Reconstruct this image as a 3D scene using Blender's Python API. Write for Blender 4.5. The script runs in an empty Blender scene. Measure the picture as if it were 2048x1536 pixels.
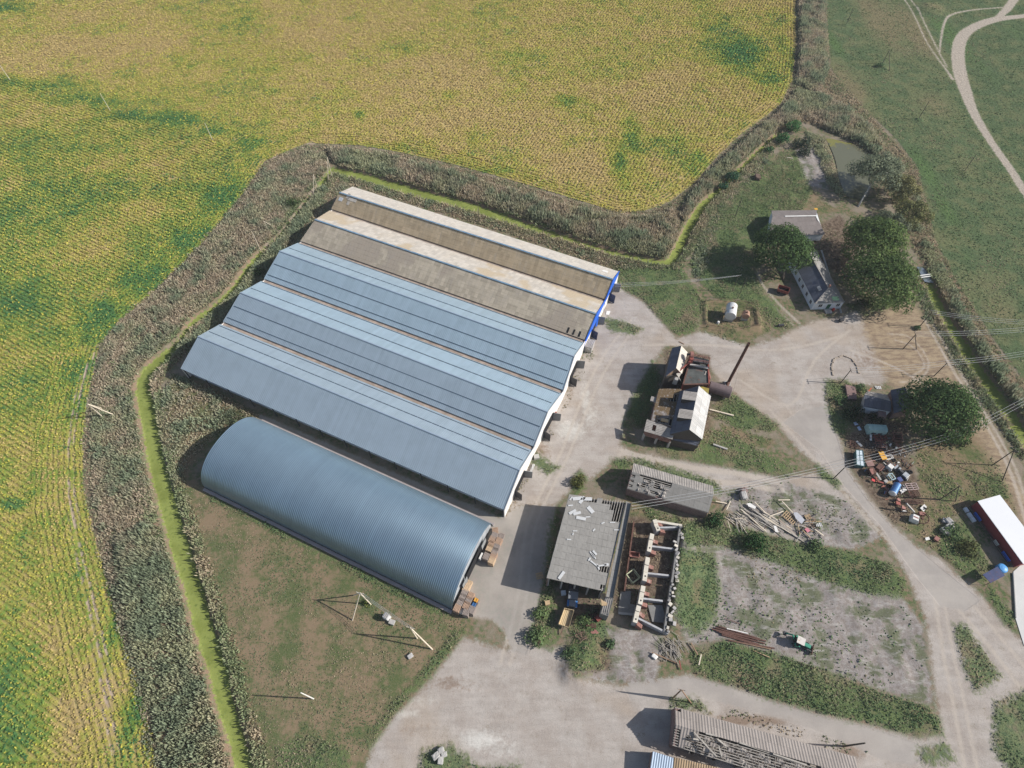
import bpy, math, random
import numpy as np
from mathutils import Vector, Matrix
random.seed(7)
rng = np.random.default_rng(7)
R = math.radians
scene = bpy.context.scene
COL = scene.collection

# ------------------------------------------------------------------ camera, sky, sun, exposure
CAM_H, FPX = 150.0, 1195.0                      # drone height in metres, focal length in photo pixels
TILT = math.atan(820 / FPX)                     # tilt away from straight down
cam = bpy.data.cameras.new('camera')
cam.sensor_width = 36.0
cam.lens = 36.0 * FPX / 2048
cam.clip_start, cam.clip_end = 1.0, 6000.0
camo = bpy.data.objects.new('camera', cam)
camo.location = (0, 0, CAM_H)
camo.rotation_euler = (TILT, 0, 0)
COL.objects.link(camo)
scene.camera = camo

SUN_EL, SUN_AZ = R(34.5), R(-3.0)               # azimuth measured from +x towards +y
world = bpy.data.worlds.new('World')
scene.world = world
world.use_nodes = True
wn = world.node_tree
wn.nodes.clear()
sky = wn.nodes.new('ShaderNodeTexSky')
sky.sky_type = 'NISHITA'
sky.sun_disc = False
sky.sun_elevation = SUN_EL
sky.sun_rotation = R(90) - SUN_AZ
sky.altitude = 100
sky.dust_density = 1.5
bg = wn.nodes.new('ShaderNodeBackground')
bg.inputs[1].default_value = 0.08
wo = wn.nodes.new('ShaderNodeOutputWorld')
wn.links.new(sky.outputs[0], bg.inputs[0])
wn.links.new(bg.outputs[0], wo.inputs[0])
SUN_DIR = Vector((math.cos(SUN_EL) * math.cos(SUN_AZ), math.cos(SUN_EL) * math.sin(SUN_AZ), math.sin(SUN_EL)))
sl = bpy.data.lights.new('sun', 'SUN')
sl.energy, sl.angle, sl.color = 4.3, R(0.5), (1.0, 0.965, 0.92)
so = bpy.data.objects.new('sun', sl)
so.rotation_euler = (-SUN_DIR).to_track_quat('-Z', 'Y').to_euler()
so.location = SUN_DIR * 400
COL.objects.link(so)
scene.view_settings.view_transform = 'Standard'
scene.view_settings.look = 'None'
scene.view_settings.exposure = 0.42
scene.view_settings.gamma = 1.0

# ------------------------------------------------------------------ survey helpers: photo measurements -> metres on a level plane
CT, ST = math.cos(TILT), math.sin(TILT)
def G(px, py, z=0.0):
    dx, dy, dz = (px - 1024) / FPX, -(py - 768) / FPX, -1.0
    y, w = CT * dy - ST * dz, ST * dy + CT * dz
    k = (z - CAM_H) / w
    return dx * k, y * k
def P(px, py, z=0.0):
    x, y = G(px, py, z)
    return Vector((x, y, z))
def GA(pts, z=0.0):
    return np.array([G(a, b, z) for a, b in pts])

def lin(r, g, b):
    f = lambda c: (c / 255 / 12.92) if c <= 10 else ((c / 255 + 0.055) / 1.055) ** 2.4
    return (f(r), f(g), f(b))
GAIN = 0.80                                      # sunlit level ground: displayed colour -> base colour
def S(r, g, b, k=1.0):
    return tuple(min(0.9, c * GAIN * k) for c in lin(r, g, b))

# ------------------------------------------------------------------ numpy noise and distances
def vnoise(x, y, scale, seed=0, octaves=3):
    out, amp, tot = 0, 1.0, 0
    for o in range(octaves):
        u, v = x / scale, y / scale
        i, j = np.floor(u).astype(np.int64), np.floor(v).astype(np.int64)
        fu, fv = u - i, v - j
        fu, fv = fu * fu * (3 - 2 * fu), fv * fv * (3 - 2 * fv)
        def h(a, b):
            n = (a * 374761393 + b * 668265263 + (seed + o * 17) * 1442695041) & 0x7fffffff
            n = ((n ^ (n >> 13)) * 1274126177) & 0x7fffffff
            return ((n ^ (n >> 16)) & 0xffff) / 65535.0
        val = (h(i, j) * (1 - fu) + h(i + 1, j) * fu) * (1 - fv) + (h(i, j + 1) * (1 - fu) + h(i + 1, j + 1) * fu) * fv
        out = out + val * amp
        tot += amp
        amp *= 0.55
        scale /= 2.1
    return out / tot

def sd_poly(poly, X, Y, clip=14.0):
    """signed distance, positive inside"""
    out = np.full(X.shape, -clip)
    lo, hi = poly.min(0) - clip, poly.max(0) + clip
    m = (X > lo[0]) & (X < hi[0]) & (Y > lo[1]) & (Y < hi[1])
    x, y = X[m], Y[m]
    d = np.full(x.shape, 1e9)
    ins = np.zeros(x.shape, bool)
    n = len(poly)
    for i in range(n):
        a, b = poly[i], poly[(i + 1) % n]
        e = b - a
        t = np.clip(((x - a[0]) * e[0] + (y - a[1]) * e[1]) / (e @ e + 1e-9), 0, 1)
        d = np.minimum(d, (x - a[0] - t * e[0]) ** 2 + (y - a[1] - t * e[1]) ** 2)
        c = (a[1] > y) != (b[1] > y)
        with np.errstate(divide='ignore', invalid='ignore'):
            xi = a[0] + (y - a[1]) * e[0] / (e[1] if e[1] != 0 else 1e-9)
        ins ^= c & (x < xi)
    d = np.sqrt(d)
    out[m] = np.clip(np.where(ins, d, -d), -clip, clip)
    return out

def sd_line(line, X, Y, clip=14.0):
    """line: rows of x, y, half width; positive inside the strip"""
    out = np.full(X.shape, -clip)
    lo, hi = line[:, :2].min(0) - clip - 8, line[:, :2].max(0) + clip + 8
    m = (X > lo[0]) & (X < hi[0]) & (Y > lo[1]) & (Y < hi[1])
    x, y = X[m], Y[m]
    best = np.full(x.shape, -1e9)
    for i in range(len(line) - 1):
        a, b = line[i], line[i + 1]
        e = b[:2] - a[:2]
        t = np.clip(((x - a[0]) * e[0] + (y - a[1]) * e[1]) / (e @ e + 1e-9), 0, 1)
        d = np.hypot(x - a[0] - t * e[0], y - a[1] - t * e[1])
        best = np.maximum(best, a[2] + (b[2] - a[2]) * t - d)
    out[m] = np.clip(best, -clip, clip)
    return out

def smooth_line(pts, n=4):
    pts = np.array(pts, float)
    out = []
    for i in range(len(pts) - 1):
        p0, p1, p2, p3 = pts[max(i - 1, 0)], pts[i], pts[i + 1], pts[min(i + 2, len(pts) - 1)]
        for k in range(n):
            t = k / n
            out.append(0.5 * ((2 * p1) + (-p0 + p2) * t + (2 * p0 - 5 * p1 + 4 * p2 - p3) * t * t + (-p0 + 3 * p1 - 3 * p2 + p3) * t ** 3))
    out.append(pts[-1])
    return np.array(out)

def strip(pts):
    """pts: px, py, half width in metres"""
    q = smooth_line(pts)
    return np.array([(*G(a, b), w * .8) for a, b, w in q])

def blobs(lst, X, Y):
    out = np.zeros(X.shape)
    for px, py, rx, ry, w in lst:
        cx, cy = G(px, py)
        ax = abs(G(px + rx, py)[0] - cx)
        ay = abs(G(px, py - ry)[1] - cy)
        out = np.maximum(out, w * np.exp(-(((X - cx) / ax) ** 2 + ((Y - cy) / ay) ** 2)))
    return out

# ------------------------------------------------------------------ shader builder
class NB:
    def __init__(self, name):
        self.m = bpy.data.materials.new(name)
        self.m.use_nodes = True
        self.t = self.m.node_tree
        self.t.nodes.clear()
        self.out = self.t.nodes.new('ShaderNodeOutputMaterial')
        self._pos = None
    def n(self, ty, **kw):
        x = self.t.nodes.new(ty)
        for k, v in kw.items():
            setattr(x, k, v)
        return x
    def put(self, sock, v):
        if isinstance(v, bpy.types.NodeSocket):
            self.t.links.new(v, sock)
        elif isinstance(v, (tuple, list)) and sock.type == 'RGBA':
            sock.default_value = (*v[:3], 1)
        else:
            sock.default_value = v
    def math(self, op, a, b=0.0, c=None):
        x = self.n('ShaderNodeMath', operation=op)
        self.put(x.inputs[0], a)
        self.put(x.inputs[1], b)
        if c is not None:
            self.put(x.inputs[2], c)
        return x.outputs[0]
    def obj(self):
        if self._pos is None:
            self._pos = self.n('ShaderNodeTexCoord').outputs['Object']
        return self._pos
    def world(self):
        return self.n('ShaderNodeNewGeometry').outputs['Position']
    def xyz(self, v=None):
        x = self.n('ShaderNodeSeparateXYZ')
        self.put(x.inputs[0], v or self.obj())
        return x.outputs
    def comb(self, a=0.0, b=0.0, c=0.0):
        x = self.n('ShaderNodeCombineXYZ')
        for i, q in enumerate((a, b, c)):
            self.put(x.inputs[i], q)
        return x.outputs[0]
    def vscale(self, v, s):
        x = self.n('ShaderNodeVectorMath', operation='MULTIPLY')
        self.put(x.inputs[0], v)
        x.inputs[1].default_value = s
        return x.outputs[0]
    def noise(self, scale, detail=3.0, rough=0.6, v=None, color=False):
        x = self.n('ShaderNodeTexNoise')
        self.put(x.inputs['Vector'], v or self.obj())
        x.inputs['Scale'].default_value = scale
        x.inputs['Detail'].default_value = detail
        x.inputs['Roughness'].default_value = rough
        return x.outputs[1 if color else 0]
    def white(self, v):
        x = self.n('ShaderNodeTexWhiteNoise', noise_dimensions='3D')
        self.put(x.inputs['Vector'], v)
        return x.outputs[0]
    def mr(self, x, a, b, c=0.0, d=1.0, smooth=True):
        q = self.n('ShaderNodeMapRange', interpolation_type='SMOOTHSTEP' if smooth else 'LINEAR')
        self.put(q.inputs[0], x)
        for i, vv in enumerate((a, b, c, d)):
            self.put(q.inputs[i + 1], vv)
        return q.outputs[0]
    def mix(self, f, a, b, mode='MIX'):
        x = self.n('ShaderNodeMix', data_type='RGBA', blend_type=mode)
        self.put(x.inputs[0], f)
        self.put(x.inputs[6], a)
        self.put(x.inputs[7], b)
        return x.outputs[2]
    def mul(self, c, f):
        x = self.n('ShaderNodeVectorMath', operation='SCALE')
        self.put(x.inputs[0], c)
        self.put(x.inputs['Scale'], f)
        return x.outputs[0]
    def attr(self, name, out='Fac'):
        return self.n('ShaderNodeAttribute', attribute_name=name).outputs[out]
    def bump(self, h, strength=0.5, dist=0.1):
        x = self.n('ShaderNodeBump')
        x.inputs['Strength'].default_value = strength
        x.inputs['Distance'].default_value = dist
        self.put(x.inputs['Height'], h)
        return x.outputs[0]
    def finish(self, color, rough=0.8, metal=0.0, spec=0.25, normal=None):
        x = self.n('ShaderNodeBsdfPrincipled')
        self.put(x.inputs['Base Color'], color)
        self.put(x.inputs['Roughness'], rough)
        self.put(x.inputs['Metallic'], metal)
        x.inputs['Specular IOR Level'].default_value = spec
        if normal:
            self.put(x.inputs['Normal'], normal)
        self.t.links.new(x.outputs[0], self.out.inputs[0])
        return self.m
    def diffuse(self, color, normal=None, transl=None):
        x = self.n('ShaderNodeBsdfDiffuse')
        self.put(x.inputs[0], color)
        if normal:
            self.put(x.inputs['Normal'], normal)
        o = x.outputs[0]
        if transl:
            y = self.n('ShaderNodeBsdfTranslucent')
            self.put(y.inputs[0], color)
            z = self.n('ShaderNodeMixShader')
            z.inputs[0].default_value = transl
            self.t.links.new(o, z.inputs[1])
            self.t.links.new(y.outputs[0], z.inputs[2])
            o = z.outputs[0]
        self.t.links.new(o, self.out.inputs[0])
        return self.m

def plain(name, c, rough=0.7, metal=0.0, var=0.25, scale=1.2, spec=0.25, dirt=None, dirt_amt=0.5):
    """weathered paint / timber / stone: blotches and stains, never one flat colour"""
    b = NB(name)
    n = b.noise(scale, 4, 0.65)
    f = b.mr(n, 0.25, 0.75, 1 - var, 1 + var, False)
    colr = b.mul(c, f)
    if dirt:
        d = b.mr(b.noise(scale * 0.6, 5, 0.7, b.vscale(b.obj(), (1.0, 1.3, 0.7))), 0.52, 0.66)
        colr = b.mix(b.math('MULTIPLY', d, dirt_amt), colr, dirt)
    return b.finish(colr, rough, metal, spec)

# ------------------------------------------------------------------ mesh builder and object bookkeeping
MW = {}
class MB:
    def __init__(self):
        self.v, self.f = [], []
    def poly(self, pts):
        k = len(self.v)
        self.v += [Vector(p) for p in pts]
        self.f.append(list(range(k, k + len(pts))))
    def hexa(self, b4, t4):
        k = len(self.v)
        self.v += [Vector(p) for p in b4] + [Vector(p) for p in t4]
        for q in ((3, 2, 1, 0), (4, 5, 6, 7), (0, 1, 5, 4), (1, 2, 6, 5), (2, 3, 7, 6), (3, 0, 4, 7)):
            self.f.append([k + i for i in q])
    def box(self, c, s, rz=0.0, M=None):
        M = M or Matrix.Rotation(rz, 3, 'Z')
        c = Vector(c)
        x, y, z = s[0] / 2, s[1] / 2, s[2] / 2
        q = [(-x, -y), (x, -y), (x, y), (-x, y)]
        self.hexa([c + M @ Vector((a, b, -z)) for a, b in q], [c + M @ Vector((a, b, z)) for a, b in q])
    def beam(self, p, q, w, h=None):
        p, q = Vector(p), Vector(q)
        d = q - p
        if d.length < 1e-6:
            return
        z = Vector((0, 0, 1)) if abs(d.normalized().z) < 0.95 else Vector((1, 0, 0))
        s = d.cross(z).normalized()
        u = s.cross(d).normalized()
        M = Matrix((d.normalized(), s, u)).transposed()
        self.box((p + q) / 2, (d.length, w, h or w), M=M)
    def tube(self, p, q, r0, r1=None, n=8, cap=True):
        p, q = Vector(p), Vector(q)
        r1 = r0 if r1 is None else r1
        d = (q - p).normalized()
        a = d.orthogonal().normalized()
        c = d.cross(a)
        k = len(self.v)
        for o, r in ((p, r0), (q, r1)):
            for i in range(n):
                t = 2 * math.pi * i / n
                self.v.append(o + (a * math.cos(t) + c * math.sin(t)) * r)
        for i in range(n):
            j = (i + 1) % n
            self.f.append([k + i, k + j, k + n + j, k + n + i])
        if cap:
            self.f.append([k + i for i in reversed(range(n))])
            self.f.append([k + n + i for i in range(n)])
    def lathe(self, p, q, prof, n=14):
        """prof: (t along p-q, radius)"""
        p, q = Vector(p), Vector(q)
        d = (q - p).normalized()
        a = d.orthogonal().normalized()
        c = d.cross(a)
        k = len(self.v)
        for t, r in prof:
            o = p.lerp(q, t)
            for i in range(n):
                g = 2 * math.pi * i / n
                self.v.append(o + (a * math.cos(g) + c * math.sin(g)) * max(r, 1e-3))
        for s in range(len(prof) - 1):
            for i in range(n):
                j = (i + 1) % n
                self.f.append([k + s * n + i, k + s * n + j, k + (s + 1) * n + j, k + (s + 1) * n + i])
        self.f.append([k + i for i in reversed(range(n))])
        self.f.append([k + (len(prof) - 1) * n + i for i in range(n)])
    def slab(self, pts, t, up=None):
        """thick panel: pts is its top outline"""
        u = Vector(up) if up else Vector((0, 0, 1))
        k, n = len(self.v), len(pts)
        self.v += [Vector(p) for p in pts] + [Vector(p) - u * t for p in pts]
        self.f.append(list(range(k, k + n)))
        self.f.append([k + n + i for i in reversed(range(n))])
        for i in range(n):
            j = (i + 1) % n
            self.f.append([k + j, k + i, k + n + i, k + n + j])
    def prism(self, xy, z0, z1):
        self.slab([(a, b, z1) for a, b in xy], z1 - z0)
    def build(self, name, mat, parent=None, smooth=False, label=None):
        me = bpy.data.meshes.new(name)
        if parent is not None:
            M = MW[parent]
        else:
            lo = [min(v[i] for v in self.v) for i in range(3)]
            hi = [max(v[i] for v in self.v) for i in range(3)]
            M = Matrix.Translation(((lo[0] + hi[0]) / 2, (lo[1] + hi[1]) / 2, lo[2]))
        inv = M.inverted()
        me.from_pydata([inv @ v for v in self.v], [], self.f)
        me.update()
        if smooth:
            me.polygons.foreach_set('use_smooth', [True] * len(me.polygons))
        me.materials.append(mat)
        o = bpy.data.objects.new(name, me)
        COL.objects.link(o)
        if parent is not None:
            o.parent = parent
        else:
            o.location = M.translation
        MW[o] = M
        if label:
            o['label'] = label
        return o

def tag(o, label, cat, group=None):
    o['label'], o['category'] = label, cat
    if group:
        o['group'] = group
    return o
def structure(o, label=None):
    o['kind'] = 'structure'
    if label:
        o['label'] = label
    return o
def thing(name, label, cat, loc=(0, 0, 0), rz=0.0, group=None):
    o = bpy.data.objects.new(name, None)
    o.empty_display_size = 0.5
    o.location, o.rotation_euler = loc, (0, 0, rz)
    COL.objects.link(o)
    MW[o] = Matrix.Translation(loc) @ Matrix.Rotation(rz, 4, 'Z')
    return tag(o, label, cat, group)
def dup(root, loc, rz=0.0, label=None, group=None, s=1.0):
    r = root.copy()
    COL.objects.link(r)
    r.location, r.rotation_euler, r.scale = loc, (0, 0, rz), (s, s, s)
    if label:
        r['label'] = label
    if group:
        r['group'] = group
    for ch in list(root.children):
        c = ch.copy()
        COL.objects.link(c)
        c.parent = r
        for g in ch.children:
            d = g.copy()
            COL.objects.link(d)
            d.parent = c
    return r
def fast_mesh(name, V, F, mat, cols=None, parent=None, tri=True, smooth=False):
    """V (n,3) numpy in world space, F (m,3|4)"""
    me = bpy.data.meshes.new(name)
    M = MW[parent] if parent is not None else Matrix.Identity(4)
    if parent is not None:
        A = np.array(M.inverted())
        V = V @ A[:3, :3].T + A[:3, 3]
    k = F.shape[1]
    me.vertices.add(len(V))
    me.vertices.foreach_set('co', np.ascontiguousarray(V, np.float32).ravel())
    me.loops.add(F.size)
    me.loops.foreach_set('vertex_index', F.ravel().astype(np.int32))
    me.polygons.add(len(F))
    me.polygons.foreach_set('loop_start', np.arange(0, F.size, k, dtype=np.int32))
    me.update(calc_edges=True)
    if smooth:
        me.polygons.foreach_set('use_smooth', np.ones(len(F), bool))
    if cols is not None:
        at = me.color_attributes.new('Col', 'FLOAT_COLOR', 'POINT')
        at.data.foreach_set('color', np.ascontiguousarray(np.c_[cols, np.ones(len(cols))], np.float32).ravel())
    me.materials.append(mat)
    o = bpy.data.objects.new(name, me)
    COL.objects.link(o)
    if parent is not None:
        o.parent = parent
    MW[o] = M
    return o

# ------------------------------------------------------------------ the ground: regions surveyed from the photo, one continuous sheet cut into named pieces
CROP = [(-420, -330), (1600, -330), (1592, -60), (1588, 20), (1590, 90), (1582, 160), (1562, 205), (1530, 232), (1480, 268), (1430, 315), (1388, 365),
        (1340, 402), (1290, 420), (1240, 426), (1190, 410), (1100, 382), (1000, 353), (900, 326), (800, 304), (720, 290), (650, 287), (615, 285),
        (585, 297), (528, 322), (490, 380), (450, 430), (400, 490), (350, 540), (300, 590), (240, 640), (197, 690), (186, 740), (173, 800),
        (164, 880), (166, 980), (184, 1060), (206, 1140), (227, 1220), (246, 1290), (262, 1340), (280, 1390), (300, 1460), (312, 1540), (330, 1680), (-700, 1680)]
HAY = [(1650, -330), (1650, -40), (1655, 60), (1662, 135), (1690, 185), (1740, 228), (1790, 275), (1832, 330), (1852, 400), (1866, 470), (1888, 520),
       (1930, 590), (1985, 675), (2048, 760), (2400, 1200), (2700, 900), (2600, -330)]
LAWN = [(375, 935), (400, 970), (500, 1030), (640, 1100), (780, 1165), (900, 1225), (940, 1250), (925, 1275), (858, 1360), (790, 1430), (745, 1495), (700, 1640), (520, 1640),
        (495, 1520), (460, 1400), (430, 1310), (402, 1200), (375, 1120), (350, 1000), (330, 900), (318, 800), (345, 745), (420, 770), (520, 830), (470, 850), (415, 900)]
BANKS = [[(197, 690), (240, 640), (350, 540), (450, 430), (528, 325), (600, 292), (640, 290), (660, 330), (600, 400), (520, 500), (420, 630), (330, 690), (285, 740),
          (278, 800), (290, 900), (310, 1000), (345, 1110), (390, 1230), (430, 1370), (470, 1530), (470, 1680), (330, 1680), (290, 1400), (240, 1260), (190, 1080), (166, 980), (166, 880)],
         [(640, 290), (800, 306), (1000, 358), (1190, 415), (1300, 425), (1345, 405), (1440, 315), (1500, 262), (1560, 215), (1585, 160), (1593, -60), (1650, -60), (1660, 140), (1740, 230),
          (1835, 335), (1870, 480), (1990, 690), (2070, 800), (2070, 900), (1990, 790), (1860, 570), (1820, 470), (1740, 330), (1690, 270), (1590, 240), (1500, 320), (1420, 420), (1360, 530), (1280, 520),
          (1100, 470), (900, 405), (760, 360), (670, 345)],
         [(670, 350), (760, 366), (900, 410), (1080, 465), (1290, 522), (1330, 530), (1240, 545), (1100, 495), (900, 430), (710, 372), (660, 400), (600, 480), (540, 540), (470, 610), (400, 680), (350, 735), (320, 720), (420, 620), (540, 500), (620, 410)]]
DIRT = [[(1228, 560), (1255, 588), (1290, 606), (1330, 652), (1352, 678), (1400, 664), (1440, 674), (1500, 694), (1560, 676), (1595, 655), (1640, 640), (1690, 632), (1715, 620), (1735, 650),
         (1760, 700), (1800, 740), (1760, 770), (1700, 765), (1662, 760), (1658, 815), (1676, 870), (1698, 940), (1740, 1000), (1790, 1055), (1830, 1092), (1878, 1118), (1925, 1160), (1965, 1195),
         (2010, 1245), (2080, 1330), (2120, 1680), (700, 1680), (745, 1495), (790, 1432), (858, 1362), (928, 1275), (1010, 1300), (1062, 1290), (1130, 1300), (1150, 1355), (1240, 1375), (1290, 1365), (1380, 1350),
         (1450, 1368), (1540, 1398), (1740, 1450), (1840, 1478), (1885, 1470), (1870, 1380), (1862, 1290), (1850, 1230), (1815, 1150), (1760, 1060), (1690, 985), (1640, 935), (1590, 890), (1555, 850), (1480, 795),
         (1440, 760), (1420, 735), (1380, 690), (1330, 690), (1310, 720), (1270, 790), (1245, 850), (1240, 890), (1262, 905), (1480, 940), (1560, 955), (1640, 945), (1690, 990), (1760, 1070), (1700, 1095), (1600, 1085), (1500, 1060), (1440, 1000), (1400, 975),
         (1262, 925), (1225, 920), (1180, 960), (1160, 940), (1140, 980), (1110, 1010), (1040, 1012), (1010, 1040), (1040, 960), (1070, 900), (1120, 800), (1160, 720), (1200, 640)]]
CONC = [[(520, 828), (1000, 1036), (1045, 1012), (1112, 1010), (1102, 1100), (1082, 1180), (1066, 1270), (1050, 1312), (1022, 1302), (1008, 1262), (985, 1240), (930, 1232), (905, 1222), (975, 1060), (515, 850)],
        [(1245, 1372), (1300, 1362), (1375, 1352), (1450, 1372), (1540, 1402), (1640, 1432), (1740, 1456), (1830, 1486), (1850, 1500), (1830, 1530), (1760, 1520), (1700, 1490), (1600, 1450), (1480, 1415), (1400, 1395), (1330, 1395), (1260, 1400)],
        [(1600, 820), (1655, 810), (1672, 870), (1695, 945), (1740, 1008), (1790, 1062), (1850, 1110), (1910, 1160), (1960, 1200), (1930, 1222), (1880, 1212), (1830, 1150), (1760, 1050), (1690, 975), (1640, 900), (1565, 845)]]
TAN = [[(1722, 632), (1800, 610), (1822, 598), (1850, 640), (1880, 690), (1915, 750), (1950, 810), (1990, 870), (2020, 930), (2060, 1010), (2060, 1070), (2030, 1010), (1990, 930), (1960, 880), (1930, 840), (1890, 800), (1850, 778), (1790, 776), (1765, 750), (1745, 700), (1725, 660)]]
RUBBLE = [[(1350, 1085), (1500, 1095), (1650, 1160), (1800, 1190), (1845, 1250), (1866, 1400), (1850, 1412), (1660, 1345), (1450, 1280), (1380, 1290), (1345, 1240)],
          [(1430, 985), (1560, 960), (1690, 1000), (1760, 1075), (1700, 1100), (1600, 1080), (1480, 1040)],
          [(1200, 1250), (1330, 1270), (1310, 1370), (1180, 1360), (1150, 1340)], [(1590, 300), (1625, 290), (1650, 330), (1655, 380), (1610, 370)]]
WEED = [[(1225, 532), (1300, 520), (1365, 540), (1405, 600), (1395, 662), (1352, 668), (1325, 645), (1285, 598), (1240, 576)],
        [(1440, 772), (1482, 800), (1558, 850), (1545, 864), (1480, 860), (1420, 830)],
        [(1410, 862), (1450, 860), (1520, 900), (1595, 938), (1570, 954), (1480, 938), (1390, 922), (1330, 915), (1300, 892), (1350, 890)],
        [(1195, 634), (1240, 640), (1285, 658), (1270, 669), (1225, 664)],
        [(1305, 722), (1325, 760), (1290, 850), (1262, 862), (1245, 852), (1265, 792)],
        [(1225, 918), (1270, 915), (1330, 930), (1430, 962), (1450, 985), (1430, 990), (1270, 930), (1235, 945)],
        [(1285, 1012), (1400, 1045), (1445, 1030), (1440, 1060), (1340, 1052), (1300, 1040)],
        [(1345, 1052), (1480, 1055), (1600, 1086), (1700, 1102), (1780, 1130), (1812, 1162), (1805, 1195), (1740, 1190), (1640, 1160), (1540, 1122), (1440, 1090), (1370, 1100)],
        [(1345, 1100), (1430, 1110), (1440, 1180), (1430, 1240), (1390, 1272), (1350, 1250), (1345, 1180)],
        [(1380, 1305), (1450, 1282), (1560, 1310), (1660, 1345), (1760, 1385), (1850, 1410), (1880, 1440), (1882, 1465), (1840, 1474), (1740, 1446), (1640, 1426), (1540, 1396), (1450, 1366), (1390, 1346)],
        [(1908, 1250), (1932, 1250), (1978, 1320), (2002, 1352), (1985, 1366), (1950, 1382), (1925, 1330)],
        [(1830, 1500), (1890, 1484), (1912, 1520), (1850, 1530)],
        [(1980, 1170), (2028, 1228), (2032, 1262), (2008, 1248), (1970, 1185)],
        [(1650, 760), (1692, 758), (1715, 790), (1712, 840), (1690, 872), (1664, 860), (1652, 800)],
        [(1870, 1050), (1930, 1040), (1990, 1140), (1970, 1165), (1930, 1150), (1880, 1110)], [(1935, 950), (2000, 950), (2020, 1000), (1960, 990)], [(1840, 940), (1900, 950), (1930, 990), (1880, 1010)],
        [(1062, 1258), (1088, 1180), (1096, 1060), (1118, 1010), (1108, 1160), (1112, 1235), (1104, 1302), (1080, 1292)],
        [(1140, 1250), (1180, 1225), (1218, 1250), (1205, 1330), (1150, 1352), (1135, 1320)],
        [(1400, 565), (1378, 525), (1410, 430), (1470, 380), (1540, 310), (1590, 300), (1625, 385), (1600, 430), (1540, 470), (1512, 560), (1590, 655), (1560, 660), (1490, 600), (1440, 600)],
        [(1990, 1405), (2080, 1370), (2080, 1620), (1985, 1500)],
        [(1632, 925), (1682, 966), (1676, 977), (1638, 952)], [(842, 1505), (900, 1488), (960, 1536), (1040, 1530), (1010, 1570), (840, 1580)],
        [(1075, 905), (1100, 925), (1120, 935), (1095, 950), (1060, 925)], [(1145, 965), (1158, 940), (1172, 955), (1165, 985), (1148, 992)],
        [(430, 985), (520, 1032), (640, 1097), (780, 1167), (900, 1224), (885, 1236), (770, 1180), (630, 1108), (420, 1000)], [(932, 1262), (860, 1352), (790, 1425), (742, 1492), (722, 1490), (780, 1412), (850, 1338), (915, 1255)], [(545, 1490), (620, 1470), (700, 1500), (690, 1580), (560, 1580)],
        [(1340, 1395), (1400, 1400), (1420, 1425), (1345, 1415)], [(1690, 610), (1790, 590), (1830, 600), (1730, 630)]]
DUCKL = [[(663, 338, .9), (645, 362, 1.0), (600, 420, .5), (560, 470, .4), (520, 505, 1.0), (492, 540, 1.5), (465, 578, 1.6), (425, 616, 1.3), (390, 640, 1.6), (358, 680, .8), (342, 698, 1.8), (318, 720, 2.6), (293, 745, 2.6), (284, 770, 2.5),
          (290, 810, 2.6), (300, 860, 2.5), (308, 910, 2.4), (321, 961, 2.5), (334, 1011, 2.5), (359, 1096, 2.5), (386, 1182, 2.4), (410, 1271, 2.3), (431, 1336, 2.2), (448, 1404, 2.0), (468, 1472, 1.9), (482, 1524, 1.9), (495, 1600, 1.9)],
         [(668, 338, 1.6), (700, 346, 2.2), (768, 364, 2.4), (837, 385, 2.5), (905, 402, 2.5), (973, 422, 2.4), (1025, 440, 1.9), (1076, 458, 1.5), (1127, 474, 1.2), (1213, 500, 1.1), (1281, 516, 1.1), (1335, 522, 1.3), (1352, 505, 1.6), (1372, 465, 1.7), (1395, 425, 1.7), (1412, 402, 1.4), (1450, 368, .8), (1510, 308, .7), (1560, 262, .6)],
         [(1842, 540, 1.6), (1865, 578, 1.9), (1885, 620, 2.0), (1905, 652, 2.0), (1925, 684, 2.1), (1945, 719, 2.1), (1967, 750, 2.2), (1991, 784, 2.2), (2014, 816, 2.2), (2036, 850, 2.2), (2080, 915, 2.2)]]
TRACK = [[(2120, 20, 2.6), (2048, 32, 2.6), (1990, 39, 3.4), (1945, 56, 3.6), (1922, 78, 4.0), (1916, 112, 4.2), (1921, 150, 4.2), (1931, 182, 3.9), (1946, 222, 3.1), (1966, 258, 2.7), (1992, 298, 2.5), (2022, 340, 2.5), (2050, 384, 2.5), (2110, 470, 2.5)],
         [(2034, -10, 3.0), (2014, 18, 3.0), (1992, 38, 2.0)],
         [(1800, -14, .8), (1828, 30, .8), (1850, 78, .8), (1872, 112, .8), (1890, 136, .9), (1905, 158, 1.4)], [(1812, -14, .8), (1840, 28, .8), (1862, 72, .8), (1880, 108, .8), (1894, 134, .9)],
         [(2016, 14, .9), (1945, 20, 1.0), (1902, 30, 1.1), (1888, 48, 1.1), (1882, 78, 1.0), (1879, 108, .8)]]
BARE = [[(197, 690, .8), (166, 760, 1.3), (146, 850, 1.2), (141, 950, 1.5), (150, 1050, 1.4), (164, 1130, 1.2), (182, 1200, 1.5), (201, 1300, 1.6), (215, 1400, 1.4), (228, 1500, 1.2)],
        [(395, 510, .3), (340, 560, .7), (270, 620, .7), (220, 665, .7)], [(540, 318, .7), (590, 302, .8), (625, 286, 1.6)]]
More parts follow.
